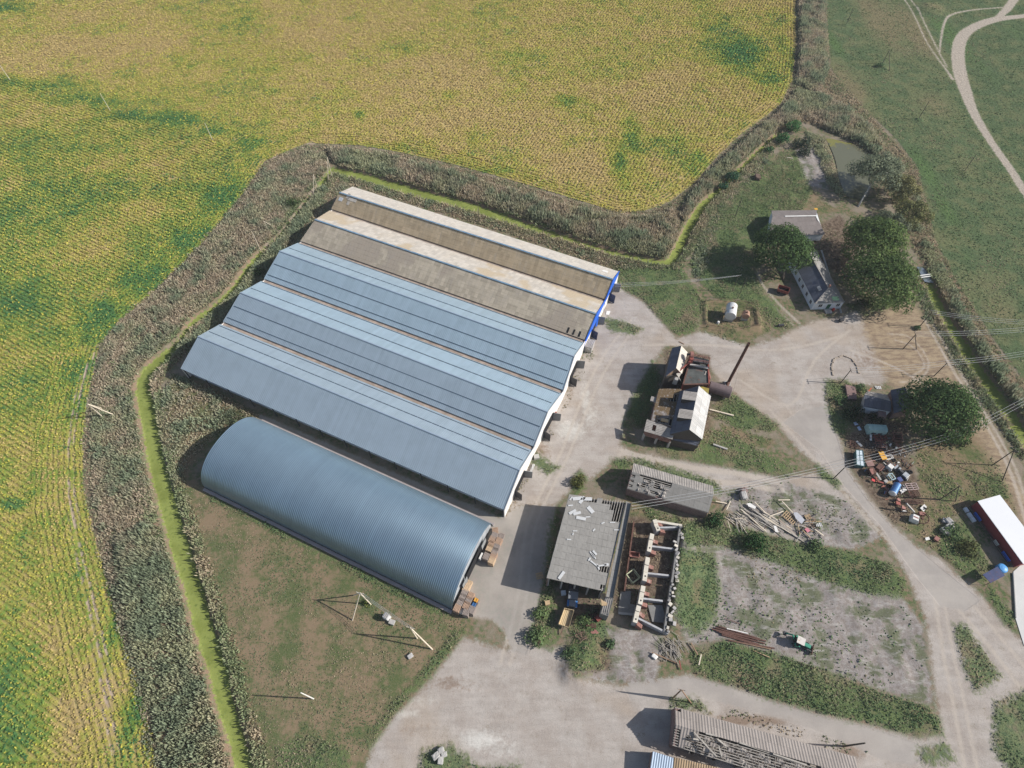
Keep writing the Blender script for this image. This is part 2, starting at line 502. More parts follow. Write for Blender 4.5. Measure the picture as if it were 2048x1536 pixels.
RUTS = [[(1540, 820, .5), (1640, 930, .5), (1700, 1000, .5), (1780, 1085, .5), (1870, 1170, .5), (1960, 1270, .6), (2060, 1400, .6)], [(1570, 810, .4), (1660, 920, .4), (1720, 990, .4), (1800, 1070, .4), (1890, 1150, .4), (1980, 1250, .5), (2080, 1370, .5)], [(1868, 1180, .5), (1885, 1300, .5), (1905, 1400, .5), (1930, 1540, .6)], [(1886, 1190, .4), (1905, 1300, .4), (1928, 1400, .4), (1955, 1540, .5)], [(1000, 1330, .4), (1035, 1200, .4), (1055, 1050, .4), (1120, 910, .4), (1190, 740, .4), (1262, 640, .4)], [(1020, 1330, .4), (1052, 1200, .4), (1072, 1050, .4), (1135, 915, .4), (1208, 745, .4), (1276, 650, .4)], [(1290, 690, .5), (1420, 690, .5), (1560, 700, .5), (1690, 670, .5)], [(1480, 760, .5), (1580, 810, .5), (1630, 720, .5), (1700, 660, .5)], [(1775, 668, .3), (1815, 672, .3), (1845, 700, .3), (1858, 730, .3), (1840, 757, .3), (1800, 765, .3)], [(1790, 680, .3), (1820, 690, .3), (1842, 712, .3), (1848, 735, .3), (1825, 752, .3)], [(1850, 640, .5), (1900, 730, .5), (1960, 830, .5), (2015, 930, .6), (2045, 1020, .6), (2060, 1080, .6)], [(1862, 640, .4), (1915, 735, .5), (1975, 835, .5), (2030, 935, .5), (2060, 1030, .5)], [(1700, 700, .5), (1780, 730, .5), (1850, 770, .4), (1900, 810, .4)], [(1245, 902, .9), (1330, 925, 1.0), (1400, 938, 1.0), (1480, 948, 1.0), (1560, 966, 1.2)], [(1240, 910, .9), (1320, 938, .9), (1400, 958, .9), (1480, 968, 1.0), (1560, 980, 1.2)],
        [(1500, 545, .5), (1515, 575, .5), (1545, 610, .5), (1585, 650, .6)], [(1512, 540, .5), (1527, 572, .5), (1560, 610, .5), (1598, 646, .6)]]
POND = [(1656, 280), (1672, 279), (1690, 284), (1706, 287), (1722, 294), (1740, 306), (1744, 330), (1740, 370), (1732, 398), (1712, 396), (1694, 392), (1685, 375), (1677, 351), (1671, 320), (1660, 292)]
BUND = [(1410, 605), (1440, 604), (1500, 612), (1512, 620), (1518, 655), (1470, 660), (1412, 648)]
# greener patches of the ripening crop, as seen in the photo
CG = [(40, 480, 330, 300, .62), (330, 430, 190, 200, .5), (70, 800, 180, 260, .55), (90, 1250, 160, 300, .42), (60, 170, 110, 22, .9), (160, 200, 90, 16, .9), (260, 235, 90, 15, .9), (345, 238, 55, 18, 1), (425, 262, 40, 10, .8), (500, 290, 35, 18, .7), (60, 330, 60, 40, .5), (60, 300, 120, 90, .55), (180, 380, 130, 70, .5), (30, 420, 110, 110, .8),
      (440, 400, 60, 45, 1), (380, 480, 70, 50, .95), (300, 550, 80, 45, 1), (200, 640, 70, 55, 1), (130, 540, 70, 50, .55), (40, 600, 120, 90, .85), (150, 740, 70, 60, .8), (60, 760, 130, 80, .7), (110, 680, 120, 60, .6),
      (30, 1010, 30, 18, 1), (70, 985, 30, 12, .7), (20, 1350, 80, 120, 1), (100, 1180, 60, 50, .6), (20, 1480, 90, 80, .9), (150, 1000, 20, 120, .5), (60, 1080, 60, 30, .5), (235, 1250, 22, 120, .8), (270, 1430, 20, 120, .8),
      (1480, 108, 62, 34, 1.1), (1420, 40, 40, 40, .45), (1540, 160, 40, 24, .7), (1570, 100, 24, 90, .35), (1265, 270, 22, 50, .7), (1240, 330, 24, 44, .85), (1340, 280, 40, 50, .35), (1130, 205, 30, 14, .6), (1030, 110, 34, 16, .45),
      (940, 270, 50, 20, .4), (720, 230, 14, 8, 1), (880, 190, 36, 12, .4), (820, 100, 40, 18, .35), (700, 300, 120, 12, .5), (970, 340, 80, 10, .5), (560, 120, 60, 40, .35), (370, 130, 50, 30, .45), (470, 40, 60, 24, .35), (180, 60, 70, 22, .3), (1200, 120, 80, 30, .3), (10, 15, 40, 10, 1), (1400, 330, 30, 30, .5)]
CTAN = [(120, 110, 90, 60, .8), (250, 100, 120, 50, .6), (640, 60, 90, 50, .5), (860, 150, 110, 50, .6), (1000, 250, 140, 40, .6), (1330, 190, 90, 40, .5), (1160, 330, 100, 40, .5), (330, 330, 60, 35, .6), (290, 420, 40, 30, .5), (180, 490, 60, 40, .7), (230, 320, 40, 30, .3), (90, 1280, 60, 60, .5), (170, 1420, 50, 90, .6), (40, 890, 50, 40, .4)]
HB = [(1760, 40, 50, 60, .9), (1830, 60, 40, 60, .9), (1700, 170, 30, 60, .8), (1730, 230, 30, 30, .7), (1870, 210, 40, 30, .6), (1845, 395, 20, 40, .6), (1935, 340, 30, 20, .4), (1905, 480, 40, 30, .7), (1960, 560, 40, 40, .6), (2000, 620, 40, 40, .6), (1860, 18, 30, 14, 1)]
HG = [(1670, 90, 16, 40, .9), (1690, 20, 30, 30, .6), (1850, 340, 24, 60, .8), (1890, 420, 24, 60, .8), (1925, 500, 26, 50, .7), (1895, 70, 30, 60, 1), (1960, 130, 20, 60, .5), (2030, 60, 30, 30, .5), (1950, 470, 40, 20, .4)]
PALE = [(1170, 800, 16, 50, .8), (1140, 860, 40, 30, .9), (1180, 830, 24, 40, .7), (815, 1430, 40, 16, 1), (850, 1400, 50, 16, .7), (960, 1480, 60, 26, 1), (1010, 1500, 60, 30, .6), (1260, 640, 40, 16, .5), (1700, 640, 20, 20, .5), (1560, 720, 120, 50, .35), (1950, 1230, 80, 50, .3), (1660, 1190, 150, 25, .5), (1760, 1250, 90, 30, .4)]
BROWND = [(1140, 780, 16, 40, .5), (900, 1370, 50, 22, .6), (1310, 1000, 60, 30, .4), (1430, 800, 60, 30, .3), (1080, 900, 30, 22, .7), (1740, 720, 60, 30, .6), (1150, 1330, 40, 40, .6), (1250, 1330, 60, 40, .6), (1740, 900, 50, 60, .6), (1790, 1000, 50, 60, .5), (830, 1450, 50, 20, .5), (1500, 1440, 120, 12, .9), (1700, 1500, 40, 20, .8), (1330, 560, 20, 30, .5)]

DRY = [LAWN, [(1830, 880), (1960, 866), (2015, 960), (2035, 1030), (1950, 1010), (1900, 1040), (1990, 1140), (1970, 1165), (1930, 1150), (1880, 1110), (1800, 1050), (1840, 1000)],
       [(1440, 845), (1480, 860), (1550, 880), (1540, 900), (1450, 880)], [(1500, 330), (1600, 340), (1640, 400), (1680, 420), (1640, 430), (1530, 420), (1510, 380)],
       [(1400, 600), (1525, 600), (1545, 660), (1480, 690), (1400, 665)], [(1335, 1060), (1400, 1050), (1500, 1110), (1640, 1150), (1600, 1165), (1480, 1110)], [(1250, 985), (1300, 1010), (1300, 1040), (1255, 1040)],
       [(1690, 760), (1730, 775), (1730, 800), (1700, 860), (1690, 880), (1690, 800)], [(1470, 1330), (1540, 1350), (1580, 1370), (1520, 1360)], [(1330, 1410), (1480, 1420), (1600, 1455), (1740, 1500), (1720, 1515), (1560, 1465), (1450, 1440)]]
SOIL_SHADE = [[(1255, 1030), (1300, 1035), (1360, 1060), (1345, 1180), (1330, 1260), (1290, 1255), (1240, 1230), (1225, 1200), (1245, 1100)], [(1690, 865), (1740, 860), (1800, 880), (1835, 960), (1840, 1010), (1790, 1050), (1740, 990), (1700, 930)],  # dark soil; shade under trees and in the pens is painted with it
        [(1120, 1180), (1200, 1200), (1210, 1240), (1160, 1245), (1130, 1235)], [(1590, 470), (1680, 430), (1720, 480), (1690, 560), (1650, 530)], [(1700, 790), (1730, 830), (1810, 850), (1820, 870), (1740, 870), (1700, 850)],
        [(1175, 1270), (1215, 1270), (1225, 1340), (1170, 1350), (1150, 1320)], [(1330, 700), (1420, 710), (1420, 860), (1300, 890), (1290, 860), (1330, 760)]]
polyW = {k: GA(v) for k, v in (('crop', CROP), ('hay', HAY), ('lawn1', LAWN), ('pond', POND), ('bund', BUND))}
multiW = {k: [GA(p) for p in v] for k, v in (('bank', BANKS), ('dirt', DIRT), ('conc', CONC), ('tan', TAN), ('rubble', RUBBLE), ('weed', WEED), ('lawn', DRY), ('soil', SOIL_SHADE))}
lineW = {k: [strip(p) for p in v] for k, v in (('duck', DUCKL), ('track', TRACK), ('bare', BARE), ('ruts', RUTS))}
def region(name, X, Y):
    if name in polyW:
        return sd_poly(polyW[name], X, Y)
    if name in multiW:
        return np.max([sd_poly(p, X, Y) for p in multiW[name]], 0)
    return np.max([sd_line(p, X, Y) for p in lineW[name]], 0)

ROW = 1.4
def unit(a, b):
    p, q = np.array(G(*a)), np.array(G(*b))
    return (q - p) / np.linalg.norm(q - p)
d1 = unit((1300, 325), (1305.5, 315))
d2 = unit((40, 930), (50, 936.2))
N1, N2 = np.array([-d1[1], d1[0]]), np.array([-d2[1], d2[0]])
PL = np.array([G(-200, 90), G(0, 150), G(210, 222), G(425, 278), G(528, 320), G(560, 400)])
def row_coord(X, Y, sdc=None):
    """distance across the drilled rows: two field halves and the headland that follows the edge"""
    sdc = region('crop', X, Y) if sdc is None else sdc
    below = Y < np.interp(X, PL[:, 0], PL[:, 1])
    left = below & (X < G(560, 400)[0] + 40)
    c = np.where(left, X * N2[0] + Y * N2[1], X * N1[0] + Y * N1[1])
    head = sdc < np.where(left, 13.0, 7.0)
    return np.where(head, sdc, c)

CELL = 0.6
gx = np.arange(-312, 312.01, CELL)
gy = np.arange(-14, 384.01, CELL)
XX, YY = np.meshgrid(gx, gy)
half = 108 + (YY - 5) * 0.486 + 22
keepv = np.abs(XX) <= half
SDs = {k: region(k, XX, YY) for k in ('crop', 'hay', 'lawn', 'bank', 'dirt', 'conc', 'tan', 'rubble', 'weed', 'soil', 'duck', 'track', 'bare', 'ruts', 'pond')}
cg = blobs(CG, XX, YY) - 0.75 * blobs(CTAN, XX, YY)
hb = blobs(HB, XX, YY) - blobs(HG, XX, YY)
pale = blobs(PALE, XX, YY) - blobs(BROWND, XX, YY)
rowc = row_coord(XX, YY, SDs['crop'])
ss = lambda x, a, b: np.clip((x - a) / (b - a), 0, 1) ** 2 * (3 - 2 * np.clip((x - a) / (b - a), 0, 1))
ZZ = -1.0 * ss(SDs['duck'], -1.1, 0.1)
ZZ = ZZ - 0.5 * ss(SDs['pond'], -2.0, 1.0)
ZZ = ZZ + ss(SDs['rubble'], -1, 3) * (vnoise(XX, YY, 3.2, 5) - 0.5) * 0.9
ZZ = ZZ + ss(SDs['weed'], -1, 3) * (vnoise(XX, YY, 4.0, 8) - 0.5) * 0.4
ZZ = ZZ + ss(SDs['bank'], -1, 4) * (vnoise(XX, YY, 5.0, 9) - 0.35) * 0.7
bd = sd_poly(polyW['bund'], XX, YY)
ZZ = ZZ + 0.75 * np.exp(-(bd / 0.7) ** 2) - 0.25 * ss(bd, 0.3, 1.2)
for px, py, r, h in ((1160, 1330, 3.4, 1.3), (1175, 1290, 2.6, .9), (1140, 1345, 2.0, .8), (1456, 345, 2, .5), (1523, 354, 1.5, .9), (1860, 18, 7, 1.6), (1672, 525, 2.6, 1.4), (1500, 640, 3, .6), (1764, 134, 3, .8), (1930, 348, 2, .5), (1840, 240, 2, .5), (1692, 52, 2, .5)):
    cx, cy = G(px, py)
    ZZ = ZZ + h * np.exp(-((XX - cx) ** 2 + (YY - cy) ** 2) / r ** 2) * (0.7 + 0.6 * vnoise(XX, YY, 1.5, 3))
_ed = np.array([(*G(a, c), 0.0) for a, c in ((1362, 1052), (1352, 1110), (1345, 1165), (1336, 1225), (1330, 1264))])
_bp = sd_poly(GA([(1362, 1052), (1440, 1066), (1470, 1150), (1440, 1262), (1330, 1264), (1336, 1225), (1345, 1165), (1352, 1110)]), XX, YY)
_dl = -sd_line(_ed, XX, YY)
ZZ = ZZ + 2.1 * ss(_bp, -.2, .5) * np.exp(-(_dl / 6.5) ** 2)
def ground_z(x, y):
    i = np.clip(((np.asarray(y) - gy[0]) / CELL).round().astype(int), 0, len(gy) - 1)
    j = np.clip(((np.asarray(x) - gx[0]) / CELL).round().astype(int), 0, len(gx) - 1)
    return ZZ[i, j]

def ground_material():
    b = NB('ground_surface')
    pos = b.world()
    b._pos = pos
    nA = b.noise(0.16, 4, 0.6)            # broad patches
    nB = b.noise(0.9, 4, 0.65)            # clumps
    nC = b.noise(4.5, 3, 0.7)             # tufts, gravel
    nD = b.noise(0.045, 3, 0.55)          # very broad
    edge = b.math('ADD', b.math('MULTIPLY', b.math('SUBTRACT', nB, 0.5), 3.2), b.math('MULTIPLY', b.math('SUBTRACT', nC, 0.5), 1.4))
    def msk(name, amp=1.0, soft=0.35, off=0.0):
        sd = b.math('ADD', b.attr(name), b.math('MULTIPLY', edge, amp))
        return b.mr(sd, off - soft, off + soft)
    spk = lambda lo, hi: b.mr(nC, 0.25, 0.75, lo, hi, False)
    # rough weedy ground
    base = b.mix(b.mr(nB, 0.38, 0.62), S(142, 124, 104), S(92, 108, 70))
    base = b.mul(b.mix(b.mr(nA, 0.4, 0.65), base, S(150, 138, 122)), spk(0.7, 1.3))
    # dry lawn
    lw = b.mix(b.mr(b.math('ADD', b.math('MULTIPLY', nA, 0.6), b.math('MULTIPLY', nB, 0.4)), 0.42, 0.60), S(150, 130, 106), S(98, 110, 72))
    lw = b.mul(b.mix(b.mr(nC, 0.5, 0.7), lw, S(128, 120, 90)), spk(0.72, 1.2))
    c = b.mix(msk('lawn', 0.8, 0.6), base, lw)
    # banks with old reed litter
    bk = b.mix(b.mr(nB, 0.4, 0.65), S(150, 128, 108), S(112, 116, 90))
    bk = b.mul(bk, spk(0.65, 1.25))
    c = b.mix(msk('bank', 0.6, 0.8), c, bk)
    # right-hand meadow crop
    hy = b.mix(b.mr(b.math('ADD', nA, b.math('MULTIPLY', b.attr('hb'), -0.25)), 0.38, 0.6), S(116, 122, 88), S(96, 112, 80))
    hy = b.mix(b.mr(b.math('ADD', b.attr('hb'), b.math('MULTIPLY', b.math('SUBTRACT', nA, 0.5), 1.2)), 0.2, 0.8, 0, .75), hy, S(138, 126, 98))
    hy = b.mix(b.mr(b.math('MULTIPLY', b.attr('hb'), -1.0), 0.2, 0.9, 0, .8), hy, S(98, 122, 76))
    hy = b.mul(hy, b.mr(nB, 0.3, 0.7, 0.75, 1.2, False))
    hy = b.mul(hy, spk(0.8, 1.2))
    c = b.mix(msk('hay', 0.5, 0.6), c, hy)
    # ripening crop in drilled rows
    g = b.math('ADD', b.attr('cg'), b.math('ADD', b.math('MULTIPLY', b.math('SUBTRACT', nA, 0.5), 2.0), b.math('MULTIPLY', b.math('SUBTRACT', nB, 0.5), 1.4)))
    cr = b.mix(b.mr(g, -0.25, 0.15), S(192, 170, 120), S(180, 172, 92))
    cr = b.mix(b.mr(g, 0.1, 0.6), cr, S(130, 154, 68))
    cr = b.mix(b.mr(g, 0.5, 1.0), cr, S(76, 122, 72))
    gold = b.mix(b.mr(g, 0.3, 0.9), S(204, 184, 92), S(148, 164, 80))
    cr = b.mix(b.mr(nC, 0.55, 0.68, 0, 0.75), cr, gold)
    wob = b.math('ADD', b.attr('rowc'), b.math('MULTIPLY', b.math('SUBTRACT', nC, 0.5), 0.35))
    wave = b.math('COSINE', b.math('MULTIPLY', wob, 2 * math.pi / ROW))
    gap = b.mr(wave, -1.0, 0.3)
    soilc = b.mix(b.mr(nB, 0.4, 0.6), S(178, 152, 118), S(142, 138, 92))
    cr = b.mix(b.math('MULTIPLY', b.math('SUBTRACT', 1.0, gap), b.mr(g, 0.0, 0.7, 0.42, 0.16)), cr, soilc)
    cr = b.mul(cr, b.mr(nB, 0.25, 0.75, 0.82, 1.16, False))
    c = b.mix(msk('crop', 0.25, 0.4), c, cr)
    c = b.mix(b.math('MULTIPLY', b.math('MULTIPLY', msk('bare', 0.9, 0.5), b.mr(b.noise(0.28, 3, .7), .42, .56)), b.mr(wave, -0.3, 0.6, 1.0, 0.1)), c, S(192, 172, 152))
    # yards and roads
    dt = b.mix(b.mr(nA, 0.35, 0.65), S(180, 169, 159), S(194, 185, 176))
    dt = b.mix(b.mr(b.math('ADD', b.attr('pale'), b.math('MULTIPLY', b.math('SUBTRACT', nB, 0.5), 1.3)), 0.3, 1.0), dt, S(218, 213, 204))
    dt = b.mix(b.mr(b.math('ADD', b.math('MULTIPLY', b.attr('pale'), -1.0), b.math('MULTIPLY', b.math('SUBTRACT', nB, 0.5), 1.5)), 0.2, 0.8), dt, S(152, 134, 119))
    dt = b.mix(b.mr(nD, 0.52, 0.68, 0, 0.5), dt, S(184, 166, 146))
    tr = b.noise(0.5, 4, 0.6, b.vscale(pos, (0.25, 1.4, 1.0)))
    dt = b.mul(dt, b.mr(tr, 0.3, 0.7, 0.9, 1.08, False))
    dt = b.mul(dt, spk(0.80, 1.14))
    dt = b.mix(b.mr(b.math('ADD', b.math('MULTIPLY', nC, .55), b.math('MULTIPLY', b.noise(0.3, 4, .7), .6)), .66, .74, 0, .7), dt, S(132, 122, 100))
    crk = b.noise(0.12, 6, 0.75)
    dt = b.mix(b.mr(b.math('ABSOLUTE', b.math('SUBTRACT', crk, 0.5)), 0.0, 0.006, .45, 0), dt, S(128, 116, 104))
    c = b.mix(msk('dirt', 1.3, 0.9), c, dt)
    rb = b.mix(b.mr(nB, 0.38, 0.62), S(150, 140, 132), S(170, 162, 157))
    rb = b.mix(b.mr(b.math('ADD', nA, b.math('MULTIPLY', nB, 0.35)), 0.66, 0.78, 0, .8), rb, S(100, 108, 76))
    st = b.noise(0.55, 5, 0.7, b.vscale(pos, (0.5, 1.6, 1.0)))
    rb = b.mix(b.mr(st, 0.5, 0.66, 0, 0.7), rb, S(186, 181, 174))
    rb = b.mul(rb, spk(0.7, 1.2))
    c = b.mix(msk('rubble', 0.9, 0.7), c, rb)
    tn = b.noise(0.35, 4, 0.7, b.vscale(pos, (0.9, 2.4, 1.0)))
    tl = b.mix(b.mr(tn, 0.36, 0.62), S(146, 127, 108), S(178, 159, 132))
    tl = b.mul(tl, spk(0.85, 1.12))
    c = b.mix(msk('tan', 1.6, 2.2), c, tl)
    c = b.mix(b.math('MULTIPLY', msk('ruts', 0.35, 0.4), 0.7), c, S(200, 188, 174))
    cn = b.mix(b.mr(nA, 0.35, 0.65), S(174, 167, 160), S(186, 178, 169))
    cn = b.mul(b.mix(b.mr(nD, 0.5, 0.66, 0, .5), cn, S(168, 160, 152)), spk(0.94, 1.06))
    cn = b.mix(b.mr(b.noise(0.7, 5, 0.75), 0.62, 0.74, 0, .45), cn, S(146, 138, 128))
    c = b.mix(b.math('MULTIPLY', msk('conc', 0.7, 0.5), 0.8), c, cn)
    soil_shade = b.mul(b.mix(b.mr(nB, 0.38, 0.62), S(98, 84, 72), S(136, 120, 104)), spk(0.65, 1.25))  # soil colour, also laid down as pen and tree shade
    c = b.mix(msk('soil', 1.0, 1.0), c, soil_shade)
    # weeds
    wd = b.mix(b.mr(nB, 0.36, 0.6), S(84, 108, 70), S(112, 126, 82))
    wd = b.mix(b.mr(nA, 0.5, 0.68, 0, .75), wd, S(144, 126, 102))
    wd = b.mul(wd, spk(0.6, 1.3))
    c = b.mix(b.math('MULTIPLY', msk('weed', 1.9, 1.1), 0.9), c, wd)
    tk = b.mul(b.mix(b.mr(nB, 0.4, 0.6), S(180, 168, 154), S(192, 181, 166)), spk(0.88, 1.1))
    c = b.mix(msk('track', 0.5, 0.5, 0.35), c, tk)
    dk = b.mix(b.mr(nA, 0.35, 0.6), S(132, 142, 74), S(150, 160, 88))
    dk = b.mul(b.mix(b.mr(nB, 0.5, 0.72), dk, S(116, 130, 68)), spk(0.9, 1.08))
    c = b.mix(msk('duck', 0.8, 0.3, -0.15), c, dk)
    veg = b.math('MAXIMUM', msk('crop', 0.2, 1.0), b.math('MAXIMUM', msk('hay', 0.2, 1.0), msk('weed', 0.5, 1.0)))
    hgt = b.math('ADD', b.math('MULTIPLY', nB, b.math('ADD', 0.25, b.math('MULTIPLY', veg, 0.9))), b.math('MULTIPLY', nC, b.math('ADD', 0.12, b.math('MULTIPLY', veg, 0.25))))
    hgt = b.math('ADD', hgt, b.math('MULTIPLY', b.math('MULTIPLY', gap, msk('crop', 0.2, 0.3)), 0.4))
    flat = b.math('SUBTRACT', 1.0, b.math('MULTIPLY', b.math('MAXIMUM', msk('conc', .2, .2), msk('duck', .2, .2)), 0.9))
    return b.diffuse(c, b.bump(b.math('MULTIPLY', hgt, flat), 0.7, 0.4))

def build_ground():
    ny, nx = XX.shape
    mat = ground_material()
    fi, fj = np.meshgrid(np.arange(ny - 1), np.arange(nx - 1), indexing='ij')
    ok = keepv[:-1, :-1] & keepv[1:, 1:] & keepv[:-1, 1:] & keepv[1:, :-1]
    ce = lambda k: 0.25 * (SDs[k][:-1, :-1] + SDs[k][1:, 1:] + SDs[k][:-1, 1:] + SDs[k][1:, :-1])
    cat = np.zeros(ok.shape, int)
    cat[ce('crop') > 0] = 1
    cat[ce('hay') > 0] = 2
    cat[(ce('dirt') > 0) | (ce('conc') > 0) | (ce('rubble') > 0)] = 3
    cat[ce('weed') > 0] = 0
    cat[ce('track') > 0] = 4
    cat[ce('duck') > 0] = 5
    names = ['ground', 'crop_field', 'meadow', 'yard', 'dirt_track', 'ditch_water']
    labels = ['rough weedy ground and dry grass around the farm', 'ripening yellow and green crop field in drilled rows', 'dark green meadow crop on the right', 'pale packed dirt and concrete farm yard',
              'pale dirt track curving through the meadow', 'ditch water covered with bright green duckweed']
    for q in range(6):
        sel = ok & (cat == q)
        a, c = fi[sel], fj[sel]
        idx = np.stack([a * nx + c, a * nx + c + 1, (a + 1) * nx + c + 1, (a + 1) * nx + c], 1)
        u, inv = np.unique(idx, return_inverse=True)
        V = np.stack([XX.ravel()[u], YY.ravel()[u], ZZ.ravel()[u]], 1)
        o = fast_mesh(names[q], V, inv.reshape(-1, 4), mat, smooth=True)
        for k, arr in list(SDs.items()) + [('cg', cg), ('hb', hb), ('pale', pale), ('rowc', rowc)]:
            if k == 'pond':
                continue
            at = o.data.attributes.new(k, 'FLOAT', 'POINT')
            at.data.foreach_set('value', np.ascontiguousarray(arr.ravel()[u], np.float32))
        structure(o, labels[q])
    b = NB('far_grass')
    b._pos = b.world()
    m = b.diffuse(b.mix(b.mr(b.noise(0.02, 4), 0.4, 0.6), S(120, 118, 78), S(90, 104, 66)))
    f = MB()
    f.poly([(-1500, -1300, -2.0), (1500, -1300, -2.0), (1500, 1700, -2.0), (-1500, 1700, -2.0)])
    structure(f.build('far_field', m), 'flat farmland stretching to the horizon')
    # pond
    b = NB('pond_water')
    b._pos = b.world()
    scum = b.mr(b.math('ADD', b.noise(0.25, 4), b.math('MULTIPLY', b.math('SUBTRACT', b.xyz()[1], G(1690, 292)[1]), 0.05)), 0.56, 0.62)
    m = b.finish(b.mix(scum, S(112, 112, 88), S(136, 132, 66)), 0.18, 0, 0.5, b.bump(b.noise(3.0, 2), 0.05, 0.05))
    f = MB()
    f.poly([(a, c, -0.12) for a, c in smooth_line(GA([(1650, 274)] + POND[1:] + [(1650, 274)]), 4)[:-1]])
    structure(f.build('pond_water', m), 'murky green pond below the leaning willow')
    f = MB()
    f.poly([(a, c, -0.3) for a, c in GA([(1800, 455), (1822, 470), (1838, 500), (1858, 540), (1868, 565), (1850, 562), (1828, 520), (1808, 480)])])
    b = NB('ditch_pool')
    b._pos = b.world()
    m = b.finish(b.mix(b.mr(b.noise(0.4, 3), .5, .65), S(120, 130, 140), S(96, 108, 88)), 0.15, 0, 0.5)
    structure(f.build('open_water', m), 'open grey water in the ditch beside the tall trees')
build_ground()

# ------------------------------------------------------------------ vegetation
def leaf_mat(name, tr=0.25):
    b = NB(name)
    return b.diffuse(b.attr('Col', 'Color'), None, tr)
M_LEAF = leaf_mat('foliage', 0.28)
M_REED = leaf_mat('reed_blades', 0.35)
M_BARK = plain('bark', (0.16, 0.13, 0.10), 0.9, var=0.4, scale=3)
M_PALEBARK = plain('pale_bark', (0.42, 0.40, 0.36), 0.9, var=0.3, scale=2)

def sample(poly, dens):
    """random points of a region given in world metres"""
    lo, hi = poly.min(0), poly.max(0)
    n = int((hi[0] - lo[0]) * (hi[1] - lo[1]) * dens)
    q = rng.random((n, 2)) * (hi - lo) + lo
    s = sd_poly(poly, q[:, 0], q[:, 1], 4.0)
    k = s > 0
    return q[k], s[k]
def in_view(p, m=14):
    return (np.abs(p[:, 0]) < 108 + (p[:, 1] - 5) * 0.486 + m) & (p[:, 1] > -10) & (p[:, 1] < 375)

def leaf_quads(C, size, cols, up=0.5, stretch=1.0, nrm=None):
    n = len(C)
    d = rng.normal(size=(n, 3))
    d /= np.linalg.norm(d, axis=1)[:, None]
    if nrm is not None:
        d = d * 0.55 + nrm
    else:
        d[:, 2] = np.abs(d[:, 2]) + up
    d /= np.linalg.norm(d, axis=1)[:, None]
    a = np.cross(d, rng.normal(size=(n, 3)))
    a /= np.linalg.norm(a, axis=1)[:, None]
    b = np.cross(d, a)
    s = np.asarray(size).reshape(-1, 1) * 0.5
    a, b = a * s * stretch, b * s * 0.62
    V = np.stack([C - a, C - b + a * 0.15, C + a, C + b + a * 0.15], 1).reshape(-1, 3)
    return V, np.arange(4 * n).reshape(-1, 4), np.repeat(cols, 4, 0)
def blade_tris(p, z, h, w, cols, nb, lean, spread=0.35):
    n = len(p)
    az = rng.random((n, nb)) * 2 * np.pi
    base = np.zeros((n, nb, 3))
    off = rng.normal(size=(n, nb, 2)) * spread
    base[:, :, :2] = p[:, None, :] + off
    base[:, :, 2] = z[:, None]
    hh = h[:, None] * (0.6 + 0.6 * rng.random((n, nb)))
    ln = lean * hh * (0.3 + rng.random((n, nb)))
    tip = base + np.stack([np.cos(az) * ln, np.sin(az) * ln, hh], -1)
    az2 = az + np.pi / 2 + rng.normal(size=(n, nb)) * 0.6
    ww = (w[:, None] * (0.7 + 0.6 * rng.random((n, nb))))[..., None] * 0.5
    side = np.stack([np.cos(az2), np.sin(az2), np.zeros_like(az2)], -1) * ww
    mid = base + (tip - base) * 0.55
    V = np.stack([base, mid + side, tip, mid - side], 2).reshape(-1, 3)
    c = cols[:, None, :] * (0.75 + 0.5 * rng.random((n, nb, 1)))
    return V, np.arange(4 * n * nb).reshape(-1, 4), np.repeat(c.reshape(-1, 3), 4, 0)
def merge(parts):
    Vs, Fs, Cs, k = [], [], [], 0
    for V, F, Cc in parts:
        Vs.append(V)
        Fs.append(F + k)
        Cs.append(Cc)
        k += len(V)
    return np.concatenate(Vs), np.concatenate(Fs), np.concatenate(Cs)
def pal(t, a, b):
    t = np.clip(t, 0, 1)[:, None]
    return np.array(a) * (1 - t) + np.array(b) * t
def stuff(o, label):
    o['kind'] = 'stuff'
    o['label'] = label
    return o
def outside_water(p):
    d = np.max([sd_line(l, p[:, 0], p[:, 1], 6) for l in lineW['duck']], 0)
    return d

REED_G, REED_B, REED_D = (0.42, 0.43, 0.27), (0.50, 0.42, 0.31), (0.28, 0.33, 0.215)
def reeds(name, label, polys, dens, h0, h1, wd, brown=0.5, dark=0.3, lean=0.35, seed=1, nb=6):
    parts = []
    for pp in polys:
        p, s = sample(GA(pp), dens)
        k = (outside_water(p) < -0.1) & in_view(p)
        p, s = p[k], s[k]
        if not len(p):
            continue
        n1 = vnoise(p[:, 0], p[:, 1], 9.0, seed)
        n2 = vnoise(p[:, 0], p[:, 1], 4.0, seed + 5)
        n3 = vnoise(p[:, 0], p[:, 1], 26.0, seed + 9)
        cols = pal((n1 - 0.5) * 2.6 + (n3 - .5) * 2.2 + np.clip(1.2 - s / 2.2, 0, 1) * .35 + brown + (rng.random(len(p)) - .5) * .5, REED_G, REED_B)
        t = np.clip((n2 - 0.5) * 3 + dark, 0, 1)[:, None]
        cols = cols * (1 - t) + np.array(REED_D) * t
        h = (h0 + (h1 - h0) * np.clip((n2 - .3) * 1.8, 0, 1)) * np.clip(.45 + n3 * 1.1, .5, 1.25) * np.clip(0.45 + s / 2.5, 0.45, 1)
        parts.append(blade_tris(p, ground_z(p[:, 0], p[:, 1]), h, np.full(len(p), wd), cols, nb, lean))
    V, F, Cc = merge(parts)
    return stuff(fast_mesh(name, V, F, M_REED, Cc), label)

